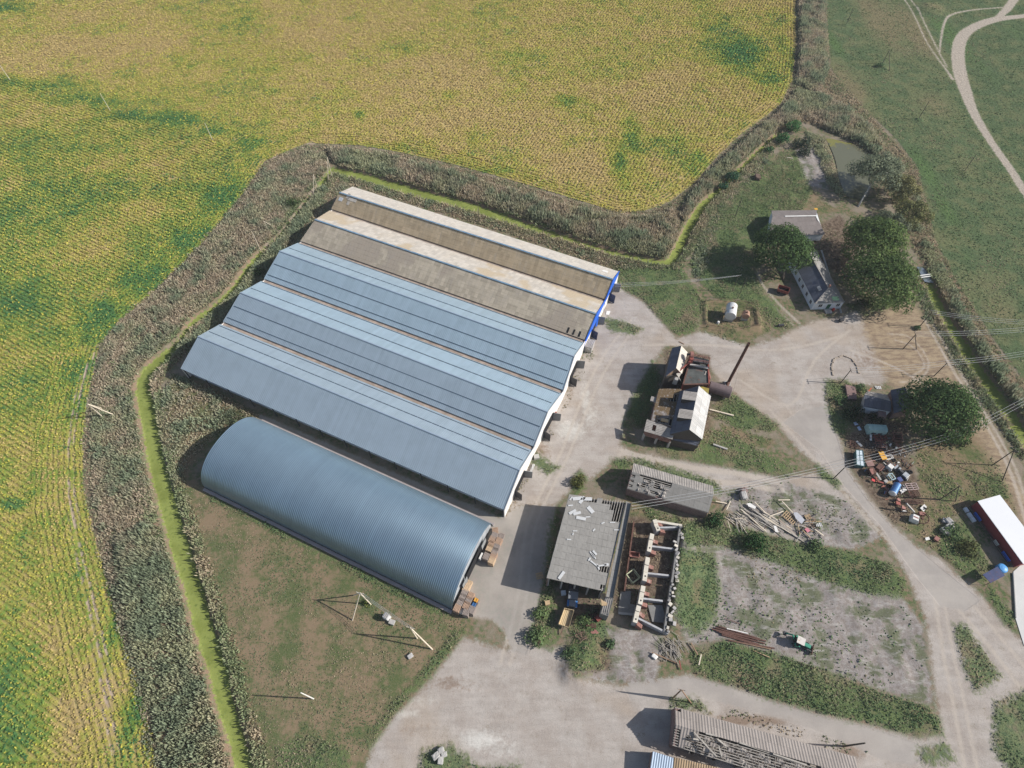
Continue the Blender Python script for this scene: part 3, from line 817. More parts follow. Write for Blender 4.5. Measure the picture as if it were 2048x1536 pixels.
reeds('tall_reeds', 'tall grey-green reeds filling the bank beside the lower ditch',
      [[(232, 1080), (262, 1060), (300, 1040), (330, 1090), (370, 1200), (405, 1320), (440, 1440), (465, 1560), (400, 1640), (330, 1560), (290, 1400), (250, 1240)]], 3.2, 1.6, 2.6, .34, 0.0, 0.45, seed=3)
reeds('reed_belt', 'brown and green reed belt between the crop and the upper ditch',
      [[(655, 298), (760, 306), (900, 345), (1000, 374), (1100, 404), (1200, 430), (1300, 436), (1345, 418), (1360, 450), (1345, 505), (1320, 520), (1280, 508), (1213, 488), (1127, 464), (1076, 446), (1025, 428), (905, 390), (837, 372), (768, 352), (700, 334), (665, 326)],
       [(1390, 372), (1440, 322), (1500, 275), (1560, 222), (1590, 180), (1640, 190), (1690, 215), (1760, 280), (1770, 300), (1720, 288), (1660, 265), (1610, 240), (1560, 255), (1500, 305), (1440, 365), (1405, 400), (1372, 450), (1355, 440)],
       [(1592, 170), (1598, 90), (1594, -40), (1646, -40), (1652, 60), (1655, 140), (1640, 190)]], 2.8, 1.7, 3.2, .40, 0.55, 0.2, seed=11)
reeds('bank_reeds', 'low mixed brown and green reeds on the left ditch bank',
      [[(205, 690), (240, 648), (350, 550), (450, 438), (530, 335), (600, 300), (650, 305), (660, 335), (600, 400), (530, 490), (480, 550), (420, 608), (330, 685), (285, 740), (274, 800), (290, 900), (310, 1010), (262, 1060), (232, 1080), (205, 1080), (185, 1000), (178, 900), (185, 800)],
       [(200, 1090), (230, 1085), (255, 1200), (300, 1400), (330, 1560), (400, 1660), (330, 1660), (290, 1480), (250, 1300)]], 2.6, .7, 1.6, .34, 0.75, 0.12, seed=21)
reeds('ditch_edge_reeds', 'dark green reeds leaning over the far edge of the ditches',
      [[(355, 700), (330, 740), (312, 780), (316, 860), (328, 930), (350, 1010), (378, 1100), (404, 1180), (430, 1270), (452, 1340), (470, 1400), (490, 1480), (505, 1560), (530, 1600), (500, 1600), (486, 1540), (462, 1420), (440, 1330), (400, 1195), (362, 1070), (330, 980), (312, 880), (302, 800), (312, 745)],
       [(660, 380), (600, 470), (555, 520), (500, 590), (440, 650), (390, 695), (345, 720), (360, 690), (420, 630), (480, 570), (530, 510), (580, 450), (640, 370)]], 3.6, 1.3, 2.3, .34, 0.05, 0.5, lean=.5, seed=31)
reeds('far_ditch_scrub', 'brownish scrub and reeds along the right-hand ditch',
      [[(1850, 470), (1870, 500), (1900, 560), (1940, 640), (1985, 710), (2060, 810), (2075, 900), (2040, 838), (1990, 770), (1945, 700), (1905, 632), (1880, 580), (1856, 540), (1836, 490)],
       [(1700, 268), (1760, 300), (1800, 330), (1835, 390), (1850, 460), (1830, 470), (1800, 380), (1770, 330), (1720, 290)]], 2.2, 1.2, 2.6, .4, 0.6, 0.5, seed=41)
reeds('dry_bank_grass', 'dry pinkish grass on the strip beside the long tan roofs',
      [[(690, 350), (768, 372), (905, 412), (1076, 466), (1213, 508), (1290, 526), (1330, 532), (1240, 540), (1100, 494), (900, 430), (712, 374)],
       [(660, 392), (700, 380), (690, 360), (650, 385), (600, 440), (560, 500), (600, 470), (640, 420)]], 1.8, .5, 1.1, .36, 0.85, 0.3, lean=.6, seed=51)
reeds('left_bank_grass', 'mixed grass between the duckweed ditch and the metal warehouse',
      [[(640, 420), (600, 470), (540, 540), (470, 605), (410, 660), (360, 720), (400, 700), (470, 640), (540, 560), (600, 500), (660, 430)],
       [(345, 750), (420, 775), (520, 832), (470, 852), (420, 880), (380, 930), (345, 990), (325, 900), (318, 800)]], 1.6, .5, 1.4, .34, 0.4, 0.35, lean=.55, seed=61)
reeds('right_bank_grass', 'dry grass on the near side of the right-hand ditch',
      [[(1830, 560), (1856, 575), (1890, 640), (1935, 715), (1985, 790), (2050, 880), (2075, 940), (2030, 900), (1985, 840), (1935, 770), (1880, 690), (1845, 630)],
       [(1400, 575), (1380, 530), (1412, 430), (1470, 372), (1530, 310), (1545, 322), (1480, 385), (1440, 440), (1420, 520)]], 1.4, .3, .9, .34, 0.5, 0.3, lean=.7, seed=71)
reeds('pond_side_grass', 'light green grass on the pond bank',
      [[(1610, 262), (1650, 275), (1668, 330), (1690, 390), (1680, 398), (1655, 370), (1640, 320), (1620, 290)]], 2.5, .6, 1.3, .35, -0.2, 0.1, lean=.5, seed=75)

def margin_grass():
    parts = []
    for line in lineW['duck']:
        seg = np.hypot(*np.diff(line[:, :2], axis=0).T)
        n = int(seg.sum() * 26)
        i = rng.choice(len(seg), n, p=seg / seg.sum())
        t = rng.random((n, 1))
        a, b_ = line[i], line[i + 1]
        q = a + (b_ - a) * t
        d = (b_ - a)[:, :2]
        d /= np.linalg.norm(d, axis=1)[:, None] + 1e-9
        side = np.where(rng.random(n) < .5, -1.0, 1.0)
        off = rng.random(n) ** 1.2 * 3.6
        p = q[:, :2] + np.c_[-d[:, 1], d[:, 0]] * (side * (q[:, 2] + .1 + off))[:, None]
        k = in_view(p) & (outside_water(p) < -.05)
        p, off = p[k], off[k]
        n1 = vnoise(p[:, 0], p[:, 1], 6.0, 91)
        col = pal((n1 - .5) * 3 + .3 + (rng.random(len(p)) - .5) * .6, (.27, .32, .17), (.48, .40, .28))
        h = (.45 + .9 * n1) * np.clip(1.3 - off / 5, .5, 1.3)
        parts.append(blade_tris(p, ground_z(p[:, 0], p[:, 1]), h, np.full(len(p), .34), col, 5, .8))
    for pp in multiW['bank']:
        p, s_ = sample(pp, 1.5)
        p = p[in_view(p) & (outside_water(p) < -3)]
        n1 = vnoise(p[:, 0], p[:, 1], 6.0, 91)
        col = pal((n1 - .5) * 3 + .7 + (rng.random(len(p)) - .5) * .6, (.27, .32, .17), (.48, .40, .28))
        parts.append(blade_tris(p, ground_z(p[:, 0], p[:, 1]), .55 * (.5 + n1), np.full(len(p), .36), col, 5, .8))
    V, F, Cc = merge(parts)
    stuff(fast_mesh('ditch_margin_grass', V, F, M_REED, Cc), 'pale green and tan grass along the ditch margins')
margin_grass()

# weeds and clumps
W_G, W_D, W_B, W_L = (0.155, 0.225, 0.10), (0.095, 0.150, 0.075), (0.33, 0.265, 0.18), (0.21, 0.28, 0.11)
def weeds(name, label, polys, dens, hmax, size, brown=0.2, seed=1, thresh=0.4, clear=None):
    parts = []
    for w in polys:
        p, s = sample(w, dens)
        p = p[in_view(p)]
        if len(p):
            p = p[(region('track', p[:, 0], p[:, 1]) < -.5) & (outside_water(p) < -.2) & (region('conc', p[:, 0], p[:, 1]) < .4)]
        if not len(p):
            continue
        n1 = vnoise(p[:, 0], p[:, 1], 5.0, seed)
        n2 = vnoise(p[:, 0], p[:, 1], 12.0, seed + 3)
        ss2 = (np.clip(sd_poly(w, p[:, 0], p[:, 1], 4.0), 0, 4) / 4 - .6) * .14
        k = n1 + 0.25 * (rng.random(len(p)) - .5) + ss2 > thresh
        p, n1, n2 = p[k], n1[k], n2[k]
        cols = pal((n1 - .45) * 3, W_D, W_G)
        t = np.clip((n2 - 0.5) * 3 + brown + (rng.random(len(p)) - .5) * .6, 0, 1)[:, None]
        cols = cols * (1 - t) + np.array(W_B) * t
        cols = cols * (0.7 + 0.6 * rng.random((len(p), 1)))
        z = ground_z(p[:, 0], p[:, 1]) + hmax * (0.15 + 0.85 * rng.random(len(p))) * np.clip((n1 - thresh) * 3 + .3, .2, 1)
        parts.append(leaf_quads(np.c_[p, z], size * (0.6 + 0.8 * rng.random(len(p))), cols, 0.8))
    V, F, Cc = merge(parts)
    return stuff(fast_mesh(name, V, F, M_LEAF, Cc), label)
weeds('yard_weeds', 'patches of green weeds growing round the yard and ruins', multiW['weed'], 8.0, .6, .40, .26, 5, .41)
weeds('dry_grass_tufts', 'dry tan and olive grass on the rough ground between the buildings', multiW['lawn'][1:] + multiW['soil'], 3.5, .35, .42, .75, 27, .42)
weeds('bank_tufts', 'low grass over the banks of the ditches', multiW['bank'], 1.6, .4, .5, .5, 29, .40)
weeds('thick_weed_band', 'thick dark green weed band above the lower concrete road', [GA(WEED[9]), GA(WEED[7]), GA(WEED[6])], 8.0, 1.2, .46, .16, 9, .47)
weeds('rubble_weeds', 'scattered small weeds on the cleared rubble ground', multiW['rubble'][:2], 1.6, .35, .5, .1, 13, .56)
weeds('lawn_tufts', 'green and dry tufts in the brown grass beside the hangar', [polyW['lawn1']], 5.5, .20, .32, .30, 17, .43)
weeds('meadow_plants', 'low dark green plants of the right-hand meadow', [polyW['hay']], 1.5, .35, .55, .12, 19, .40)
weeds('apron_weeds', 'weedy fringe at the foot of the warehouse gables', [GA([(1172, 680), (1190, 710), (1150, 780), (1120, 850), (1085, 905), (1062, 950), (1040, 1000), (1018, 1035), (1010, 1030), (1060, 905), (1110, 800), (1160, 700)])], 2.5, .4, .45, .4, 23, .45)

def crop_plants():
    p, s = sample(polyW['crop'], 3.2)
    k = in_view(p)
    p, s = p[k], s[k]
    rc = row_coord(p[:, 0], p[:, 1])
    e = 0.05
    gxr = (row_coord(p[:, 0] + e, p[:, 1]) - rc) / e
    gyr = (row_coord(p[:, 0], p[:, 1] + e) - rc) / e
    L = np.hypot(gxr, gyr)
    good = (L > .5) & (L < 1.5)
    p, rc, gxr, gyr = p[good], rc[good], gxr[good], gyr[good]
    dlt = (np.round(rc / ROW) * ROW - rc) + rng.normal(size=len(rc)) * 0.24
    p = p + np.c_[gxr, gyr] * dlt[:, None]
    bare = region('bare', p[:, 0], p[:, 1]) + (vnoise(p[:, 0], p[:, 1], 2.2, 3) - .5) * 2
    keep = (bare < 0) | (rng.random(len(p)) < .35)
    p = p[keep]
    c = blobs(CG, p[:, 0], p[:, 1]) - 0.75 * blobs(CTAN, p[:, 0], p[:, 1]) + (vnoise(p[:, 0], p[:, 1], 14, 4) - .5) * 1.6 + (vnoise(p[:, 0] * .6 + p[:, 1] * .8, p[:, 1] * .6 - p[:, 0] * .8, 3.5, 14) - .5) * 1.2 + (rng.random(len(p)) - .5) * .8
    A, B, Cc, D = S(190, 170, 114, 1.3), S(182, 174, 88, 1.3), S(134, 156, 80, 1.25), S(84, 126, 80, 1.2)
    col = pal((c + .3) / .45, A, B)
    t = np.clip((c - .12) / .5, 0, 1)[:, None]
    col = col * (1 - t) + np.array(Cc) * t
    t = np.clip((c - .55) / .4, 0, 1)[:, None]
    col = col * (1 - t) + np.array(D) * t
    gold = (rng.random(len(p)) < 0.12)[:, None] & (c > -0.2)[:, None]
    col = np.where(gold, np.array(S(200, 190, 86, 1.25)), col) * (0.86 + 0.28 * rng.random((len(p), 1)))
    far = np.clip(p[:, 1] / 350, 0, 1)
    parts = []
    for q in range(2):
        z = ground_z(p[:, 0], p[:, 1]) + 0.2 + 0.35 * rng.random(len(p))
        pp = p + rng.normal(size=p.shape) * 0.14
        parts.append(leaf_quads(np.c_[pp, z], (0.34 + 0.26 * rng.random(len(p))) * (1 + .5 * far), col * (0.9 + .2 * rng.random((len(p), 1))), 1.1))
    V, F, K = merge(parts)
    stuff(fast_mesh('crop_plants', V, F, M_LEAF, K), 'rows of ripening yellow and green crop plants')
crop_plants()

def crown(parent, blobs3, n, size, ca, cb, name='crown', mat=None, inner=0.55, hi=None):
    """leaf cloud spread through several overlapping lobes (world x, y, z, rx, ry, rz)"""
    Cs, K, Ns = [], [], []
    tot = sum(b[3] * b[4] + b[3] * b[5] for b in blobs3)
    for b in blobs3:
        m = max(20, int(n * (b[3] * b[4] + b[3] * b[5]) / tot))
        d = rng.normal(size=(m, 3))
        d /= np.linalg.norm(d, axis=1)[:, None]
        lump = 0.72 + 0.5 * vnoise(d[:, 0] * 3 + b[0], d[:, 1] * 3 + d[:, 2] * 2.3 + b[1], 0.9, 3, 2)
        r = (inner + (1 - inner) * rng.random(m) ** 0.45) * lump
        c = np.array(b[:3]) + d * r[:, None] * np.array(b[3:6])
        keep = c[:, 2] > 0.25
        c, d = c[keep], d[keep]
        t = np.clip(vnoise(c[:, 0], c[:, 1] + c[:, 2] * 1.3, 2.2, 7) * 1.6 - 0.35 + (rng.random(len(c)) - .5) * .5, 0, 1)
        Cs.append(c)
        Ns.append(d)
        K.append(pal(t, ca, cb) * (0.75 + 0.5 * rng.random((len(c), 1))))
    c, k, nn = np.concatenate(Cs), np.concatenate(K), np.concatenate(Ns)
    V, F, Cc = leaf_quads(c, size * (0.6 + 0.8 * rng.random(len(c))), k, 0.0, 1.0, nn)
    return fast_mesh(name, V, F, mat or M_LEAF, Cc, parent)
def trunk(parent, base, top, r, lobes, mat, name='trunk', limbs=7):
    m = MB()
    base, top = Vector(base), Vector(top)
    pts = [base.lerp(top, t) + Vector((random.uniform(-.3, .3), random.uniform(-.3, .3), 0)) * (t > 0) for t in (0, .33, .66, 1)]
    for i in range(3):
        m.tube(pts[i], pts[i + 1], r * (1 - .25 * i), r * (1 - .25 * (i + 1)), 8)
    for i in range(min(limbs, len(lobes) * 2)):
        b = lobes[i % len(lobes)]
        s = pts[1].lerp(pts[3], random.uniform(0.1, 0.9))
        e = Vector(b[:3]) + Vector((random.uniform(-.5, .5) * b[3], random.uniform(-.5, .5) * b[4], random.uniform(-.2, .5) * b[5]))
        mid = s.lerp(e, .5) + Vector((0, 0, .4))
        m.tube(s, mid, r * .42, r * .28, 6)
        m.tube(mid, e, r * .28, r * .08, 6)
    return m.build(name, mat, parent, smooth=True)
def tree(name, label, cat, px, py, h, rad, n, size, ca, cb, lobes=9, base_px=None, tr=.35, bark=None, squash=.85, group=None, inner=.74):
    """px, py: middle of the crown in the photo, at height 0.62 h"""
    cz = h * 0.6
    cx, cy = G(px, py, cz)
    bx, by = G(*base_px) if base_px else (cx, cy)
    t = thing(name, label, cat, (bx, by, 0), 0, group)
    L = []
    rr = random.Random(int(px * 7 + py))
    for i in range(lobes):
        a = 2.399 * i
        q = (i + .5) / lobes
        d = rad * 0.70 * math.sqrt(q)
        zz = cz + (h * 0.24) * (1 - q * 1.5) + rr.uniform(-.07, .07) * h
        s = rad * rr.uniform(.24, .40)
        L.append((cx + math.cos(a) * d, cy + math.sin(a) * d, zz, s, s, min(s * squash, h * .3)))
    crown(t, L, n, size, ca, cb, inner=inner)
    trunk(t, (bx, by, -.2), (cx, cy, cz + h * .15), tr, L, bark or M_BARK)
    return t
DG, MG, LG = (0.062, 0.108, 0.046), (0.130, 0.195, 0.072), (0.20, 0.26, 0.09)
tree('broadleaf_tree', 'dark green round tree between the two white houses', 'tree', 1567, 494, 15, 11.4, 13000, .62, DG, MG, 30, (1566, 560), .4)
tree('broadleaf_tree', 'big dark green tree covering the shed beside the scrap yard', 'tree', 1884, 818, 15.5, 11.6, 15000, .62, DG, MG, 36, (1880, 862), .45)
tree('broadleaf_tree', 'tall lighter green tree right of the white house, upper of the pair', 'tree', 1750, 480, 16, 11.8, 12000, .66, (.10, .155, .06), LG, 28, (1748, 540), .4)
tree('broadleaf_tree', 'wide green tree right of the white house by the footbridge', 'tree', 1768, 555, 15, 13.0, 14000, .66, (.09, .14, .055), (.185, .25, .09), 32, (1680, 553), .4)
tree('willow_tree', 'grey-green leaning willow with pale trunk at the pond', 'willow', 1756, 345, 13, 11.8, 8000, .62, (.15, .18, .115), (.30, .33, .22), 12, (1716, 414), .35, M_PALEBARK, inner=.35)
tree('olive_green_tree', 'yellowish green tree right of the leaning willow', 'tree', 1806, 372, 9, 8.5, 3200, .65, (.16, .165, .085), (.30, .28, .13), 8, (1805, 400), .22, inner=.4)
tree('olive_green_tree', 'olive green tree by the ditch below the willow', 'tree', 1826, 425, 9, 8.0, 3000, .65, (.13, .145, .07), (.25, .25, .11), 8, (1822, 450), .22, inner=.4)
tree('olive_green_tree', 'grey-green tree beside the grey ditch water', 'tree', 1786, 445, 8, 7.0, 2400, .65, (.14, .165, .10), (.25, .27, .18), 7, (1785, 465), .2, inner=.4)

def shrub(label, px, py, h, rad, n=420, ca=W_D, cb=W_G, size=.55, name='shrub', lobes=5, group=None, ry=1.0):
    cx, cy = G(px, py, h * .5)
    t = thing(name, label, 'shrub', (cx, cy, 0), 0, group)
    L = []
    for i in range(lobes):
        a, d = 2.399 * i, rad * .6 * math.sqrt((i + .3) / lobes)
        s = rad * random.uniform(.42, .62)
        L.append((cx + math.cos(a) * d, cy + math.sin(a) * d * ry, h * random.uniform(.42, .62), s, s * ry, h * .45))
    crown(t, L, n, size, ca, cb)
    m = MB()
    for i in range(4):
        l = L[i % lobes]
        m.tube((cx + random.uniform(-.2, .2), cy + random.uniform(-.2, .2), -.1), l[:3], .07, .03, 5)
    m.build('stem', M_BARK, t)
    return t
BG, BL = (0.065, 0.15, 0.07), (0.12, 0.25, 0.09)
shrub('bright green bush at the tip of the ditch above the pond', 1590, 252, 4.2, 4.2, 900, BG, BL, .6)
shrub('bright green bush below the one at the ditch tip', 1568, 276, 3.6, 3.6, 700, BG, BL, .6)
shrub('small light green bush in the dark ditch bend', 1541, 299, 2.2, 2.4, 300, BG, (.11, .19, .06), .5)
shrub('dark grey-green bush beside the pond bank', 1607, 286, 3.4, 4.6, 800, (.045, .065, .045), (.09, .115, .075), .6)
shrub('dark grey-green bush above the pale rubble heap', 1612, 304, 2.6, 3.4, 420, (.045, .065, .045), (.085, .105, .07), .6)
shrub('blue-green bush overhanging the ditch, upper of two', 1466, 352, 3.2, 3.2, 650, (.035, .09, .055), (.065, .14, .08), .6)
shrub('blue-green bush overhanging the ditch, lower of two', 1448, 372, 2.4, 2.6, 420, (.035, .09, .055), (.065, .14, .08), .6)
shrub('round dark green bush below the timber heap', 1511, 1086, 3.4, 3.6, 900, (.028, .065, .026), (.05, .105, .038), .5)
shrub('bushy weeds on the end of the timber heap', 1634, 1090, 1.8, 2.4, 320, W_D, W_G)
shrub('dark bush at the broken shed corner beside the timber', 1432, 1040, 2.6, 2.9, 480, (.03, .07, .03), (.06, .115, .045))
shrub('green bush left of the yellow trailer', 1074, 1272, 2.0, 3.0, 520, W_D, W_L)
shrub('green bush above the yellow trailer by the yard edge', 1082, 1228, 1.6, 2.2, 300, W_D, W_L)
shrub('green bush on the soil heap right of the trailer', 1140, 1308, 1.8, 2.2, 300, W_D, W_G)
shrub('leafy bush among the red iron parts', 1172, 1240, 1.7, 2.4, 320, W_D, W_L)
shrub('small dark bush on the scraped earth', 1222, 1288, 1.5, 1.5, 200, W_D, W_G)
shrub('yellowish bush beside the open shed corner', 1157, 962, 2.0, 2.6, 420, (.07, .09, .035), (.15, .15, .05))
shrub('dark bush under the big tree near the wires', 1886, 872, 3.0, 4.6, 700, (.03, .06, .034), (.065, .105, .055), .6)
shrub('round green bush right of the wires', 1925, 876, 2.4, 3.6, 450, (.05, .075, .03), (.10, .13, .05))
shrub('overgrown bush in front of the red wall, upper', 1906, 1062, 1.8, 3.0, 420, W_D, W_G)
shrub('overgrown bush in front of the red wall, lower', 1938, 1098, 1.8, 3.2, 460, (.07, .09, .04), (.14, .14, .06))
shrub('dark bush before the grey double shed', 1712, 828, 3.0, 3.8, 600, (.022, .045, .022), (.045, .075, .035), .6)
shrub('dark bush at the shed wall behind the mint caravan', 1756, 832, 2.2, 2.8, 380, (.022, .045, .022), (.045, .075, .035), .6)
shrub('green bush by the bent red bars behind the shed', 1722, 776, 1.8, 2.2, 260, W_D, W_L)
shrub('green bush at the left gable of the tan roofs', 586, 404, 2.4, 2.8, 420, (.05, .08, .035), (.10, .15, .06))
shrub('green bush at the corner of the metal warehouse', 517, 545, 2.4, 2.6, 380, (.05, .08, .035), (.10, .15, .06))
shrub('pale green bush between the warehouse and the hangar', 470, 838, 1.6, 4.2, 500, (.08, .10, .055), (.14, .17, .09), .5)
shrub('grassy bush under the pole in the meadow', 1762, 130, 2.0, 2.0, 220, W_D, W_G)
shrub('bush under the nearest white house pole', 1836, 656, 1.2, 1.3, 140, W_D, W_G)
shrub('weedy bush at the weighbridge kerb', 1682, 800, 1.4, 2.8, 300, W_D, W_G)
shrub('low bush beside the hip-roofed white house', 1735, 604, 2.2, 3.6, 420, (.05, .075, .03), (.10, .13, .05))
shrub('yellow-green bush beside the lawn transformer', 735, 1205, 1.0, 1.4, 150, (.08, .12, .03), (.17, .2, .05), .4)

# ------------------------------------------------------------------ building materials
def corrugated(name, c, period=0.5, axis=0, strength=0.6, rough=0.5, metal=0.0, panel=(1.1, 6.0), var=0.10, stain=None, stain_amt=0.4, spec=0.4, sheet_lines=0.0, sheet=(1.15, 1.6), patch=None):
    """ribbed sheets in the part's own frame: ribs run across axis 0 (x along the ridge)"""
    b = NB(name)
    x, y, z = b.xyz()[:3]
    u = (x, y)[axis]
    w = (y, x)[axis]
    cell = b.comb(b.math('FLOOR', b.math('DIVIDE', u, panel[0])), b.math('FLOOR', b.math('DIVIDE', w, panel[1])), 0.0)
    r = b.white(cell)
    colr = b.mul(c, b.mr(r, 0, 1, 1 - var, 1 + var, False))
    n = b.noise(0.25, 5, 0.65)
    colr = b.mul(colr, b.mr(n, 0.3, 0.7, 0.90, 1.08, False))
    streak = b.noise(1.0, 4, 0.7, b.vscale(b.obj(), (1.6, 0.12, 0.12) if axis == 0 else (0.12, 1.6, 0.12)))
    colr = b.mul(colr, b.mr(streak, 0.3, 0.7, 0.94, 1.04, False))
    if patch:
        colr = b.mix(b.mr(b.noise(0.09, 3, 0.5), 0.5, 0.6), colr, patch)
    if stain:
        s = b.mr(b.math('ADD', b.math('MULTIPLY', streak, 0.5), b.math('MULTIPLY', n, 0.5)), 0.48, 0.66)
        colr = b.mix(b.math('MULTIPLY', s, stain_amt), colr, stain)
    wave = b.math('SINE', b.math('MULTIPLY', u, 2 * math.pi / period))
    colr = b.mul(colr, b.mr(wave, -1, 1, 0.93, 1.05, False))
    h = wave
    if sheet_lines:
        fu = b.math('FRACT', b.math('DIVIDE', u, sheet[0]))
        fw = b.math('FRACT', b.math('DIVIDE', w, sheet[1]))
        ln = b.math('MAXIMUM', b.mr(fu, 0.0, 0.10, 1, 0), b.mr(fw, 0.0, 0.12, 1, 0))
        ln = b.math('MULTIPLY', ln, b.mr(b.noise(0.8, 3), 0.3, 0.6))
        colr = b.mul(colr, b.mr(ln, 0, 1, 1.0, 1 - sheet_lines, False))
        h = b.math('SUBTRACT', wave, b.math('MULTIPLY', ln, 0.8))
    return b.finish(colr, rough, metal, spec, b.bump(h, strength, 0.06))
def brick(name, c, c2, mortar=(.4, .37, .33), scale=2.0):
    b = NB(name)
    x = b.n('ShaderNodeTexBrick')
    b.put(x.inputs['Vector'], b.comb(b.math('ADD', b.xyz()[0], b.xyz()[1]), b.xyz()[2], 0.0))
    x.inputs['Scale'].default_value = scale
    x.inputs['Color1'].default_value = (*c, 1)
    x.inputs['Color2'].default_value = (*c2, 1)
    x.inputs['Mortar'].default_value = (*mortar, 1)
    n = b.noise(0.7, 5, 0.7)
    return b.finish(b.mul(x.outputs[0], b.mr(n, 0.3, 0.7, 0.7, 1.2, False)), 0.9, 0, 0.2)

M_BLUE = corrugated('pale_blue_metal_roof', (0.345, 0.445, 0.51), .55, 0, .35, .42, .15, (1.05, 40), .045, (0.31, .385, .44), .3, .5)
M_GREY = corrugated('grey_metal_roof', (0.325, 0.40, 0.455), .55, 0, .35, .42, .15, (1.05, 40), .04, (0.29, .35, .40), .3, .5)
M_TAN = corrugated('old_tan_asbestos_roof', (0.47, 0.375, 0.25), .35, 0, .6, .9, 0, (1.15, 1.6), .14, (0.34, .30, .25), .5, .1, .3, (1.15, 1.35))
M_TANB = corrugated('patched_tan_asbestos_roof', (0.49, 0.42, 0.32), .35, 0, .6, .9, 0, (1.15, 1.6), .17, (0.38, .33, .28), .5, .1, .3, (1.15, 1.35), (0.41, .345, .27))
M_CREAM = corrugated('pale_asbestos_roof', (0.60, 0.55, 0.48), .35, 0, .6, .9, 0, (1.15, 1.6), .08, (0.48, .41, .31), .4, .1, .15, (1.15, 1.6))
M_CREAM2 = corrugated('half_patched_pale_roof', (0.58, 0.53, 0.46), .35, 0, .6, .9, 0, (1.15, 1.6), .12, (0.48, .41, .32), .4, .1, .15, (1.15, 1.6), (0.52, .43, .31))
M_ASB = corrugated('grey_asbestos_roof', (0.30, 0.285, 0.26), .3, 0, .2, .9, 0, (1.1, 1.7), .07, (0.22, .205, .185), .5, .1, .4, (1.15, 1.75))
M_ASB2 = corrugated('light_asbestos_roof', (0.36, 0.33, 0.30), .45, 0, .7, .9, 0, (1.1, 1.7), .16, (0.22, .20, .18), .5, .1, .3, (1.1, 1.9))
M_SHADESLOPE = corrugated('dark_blue_grey_shade_roof', (0.125, 0.135, 0.165), .4, 0, .5, .8, 0, (1.1, 1.7), .15, (0.09, .095, .12), .5, .2, .3, (1.1, 1.7))  # darker copy for slopes turned from the sun, shade put into the colour
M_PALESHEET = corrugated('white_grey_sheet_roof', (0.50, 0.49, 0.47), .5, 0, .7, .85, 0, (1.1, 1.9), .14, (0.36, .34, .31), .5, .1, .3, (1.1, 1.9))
M_SEAM = plain('dark_blue_roof_strip', (0.055, 0.085, 0.12), .5, .2)
M_RIDGE = plain('galvanised_ridge_flashing', (0.36, 0.44, 0.52), .4, .3, .12)
M_BLUERIDGE = plain('blue_ridge_flashing', (0.16, 0.26, 0.36), .5, .1, .35, dirt=(.4, .38, .34))
M_GUTTER = plain('rusty_sandy_gutter', (0.34, 0.27, 0.22), .9, 0, .4, .5, dirt=(.22, .2, .17))
M_WHITE = plain('white_painted_wall', (0.72, 0.70, 0.66), .8, 0, .08, .5, dirt=(.5, .47, .42), dirt_amt=.4)
M_WHITEW = plain('whitewashed_wall', (0.66, 0.69, 0.72), .85, 0, .07, .5, dirt=(.45, .45, .44), dirt_amt=.35)
M_BLUEP = plain('bright_blue_paint', (0.025, 0.13, 0.60), .5, 0, .12)
M_NAVY = plain('dark_navy_panel', (0.02, 0.035, 0.09), .5, 0, .2)
M_DARK = plain('dark_interior_shade', (0.018, 0.018, 0.02), .9, 0, .2)  # near-black colour standing in for shade inside openings, holes and rooms
M_DOORG = corrugated('grey_sheet_door', (0.30, 0.31, 0.31), .3, 0, .4, .6, .2)
M_CONC = plain('concrete', (0.40, 0.385, 0.36), .9, 0, .14, .4, dirt=(.28, .26, .23))
M_CONCD = plain('dark_concrete', (0.22, 0.215, 0.205), .9, 0, .25, .6, dirt=(.13, .12, .11))
M_BRICK = brick('red_brick', (0.26, .10, .07), (.20, .085, .06))
M_BRICKP = brick('sooty_pink_brick', (0.27, .17, .15), (.20, .13, .12), (.3, .26, .24))
M_STEEL = plain('dark_steel', (0.075, 0.075, 0.08), .6, .5, .25)
M_RUST = plain('rusty_brown_steel', (0.14, 0.075, 0.058), .85, .1, .4, 1.5, dirt=(.09, .045, .035))
M_REDP = plain('faded_red_paint', (0.25, 0.07, 0.055), .7, 0, .3, 1.5, dirt=(.2, .09, .06))
M_SALMON = plain('sun_faded_salmon_paint', (0.30, 0.14, 0.115), .7, 0, .25, 1.5, dirt=(.28, .14, .1))
M_WOOD = plain('grey_weathered_timber', (0.36, 0.33, 0.29), .9, 0, .3, 2.0)
M_WOODT = plain('tan_timber', (0.50, 0.36, 0.21), .9, 0, .22, 2.0, dirt=(.3, .22, .14))
M_WOODP = plain('pale_debarked_pole', (0.62, 0.54, 0.42), .85, 0, .15, 2.0)
M_WOODD = plain('dark_creosoted_pole', (0.10, 0.085, 0.07), .9, 0, .3, 2.0)
M_WOODB = plain('brown_timber', (0.27, 0.18, 0.12), .9, 0, .3, 2.0)

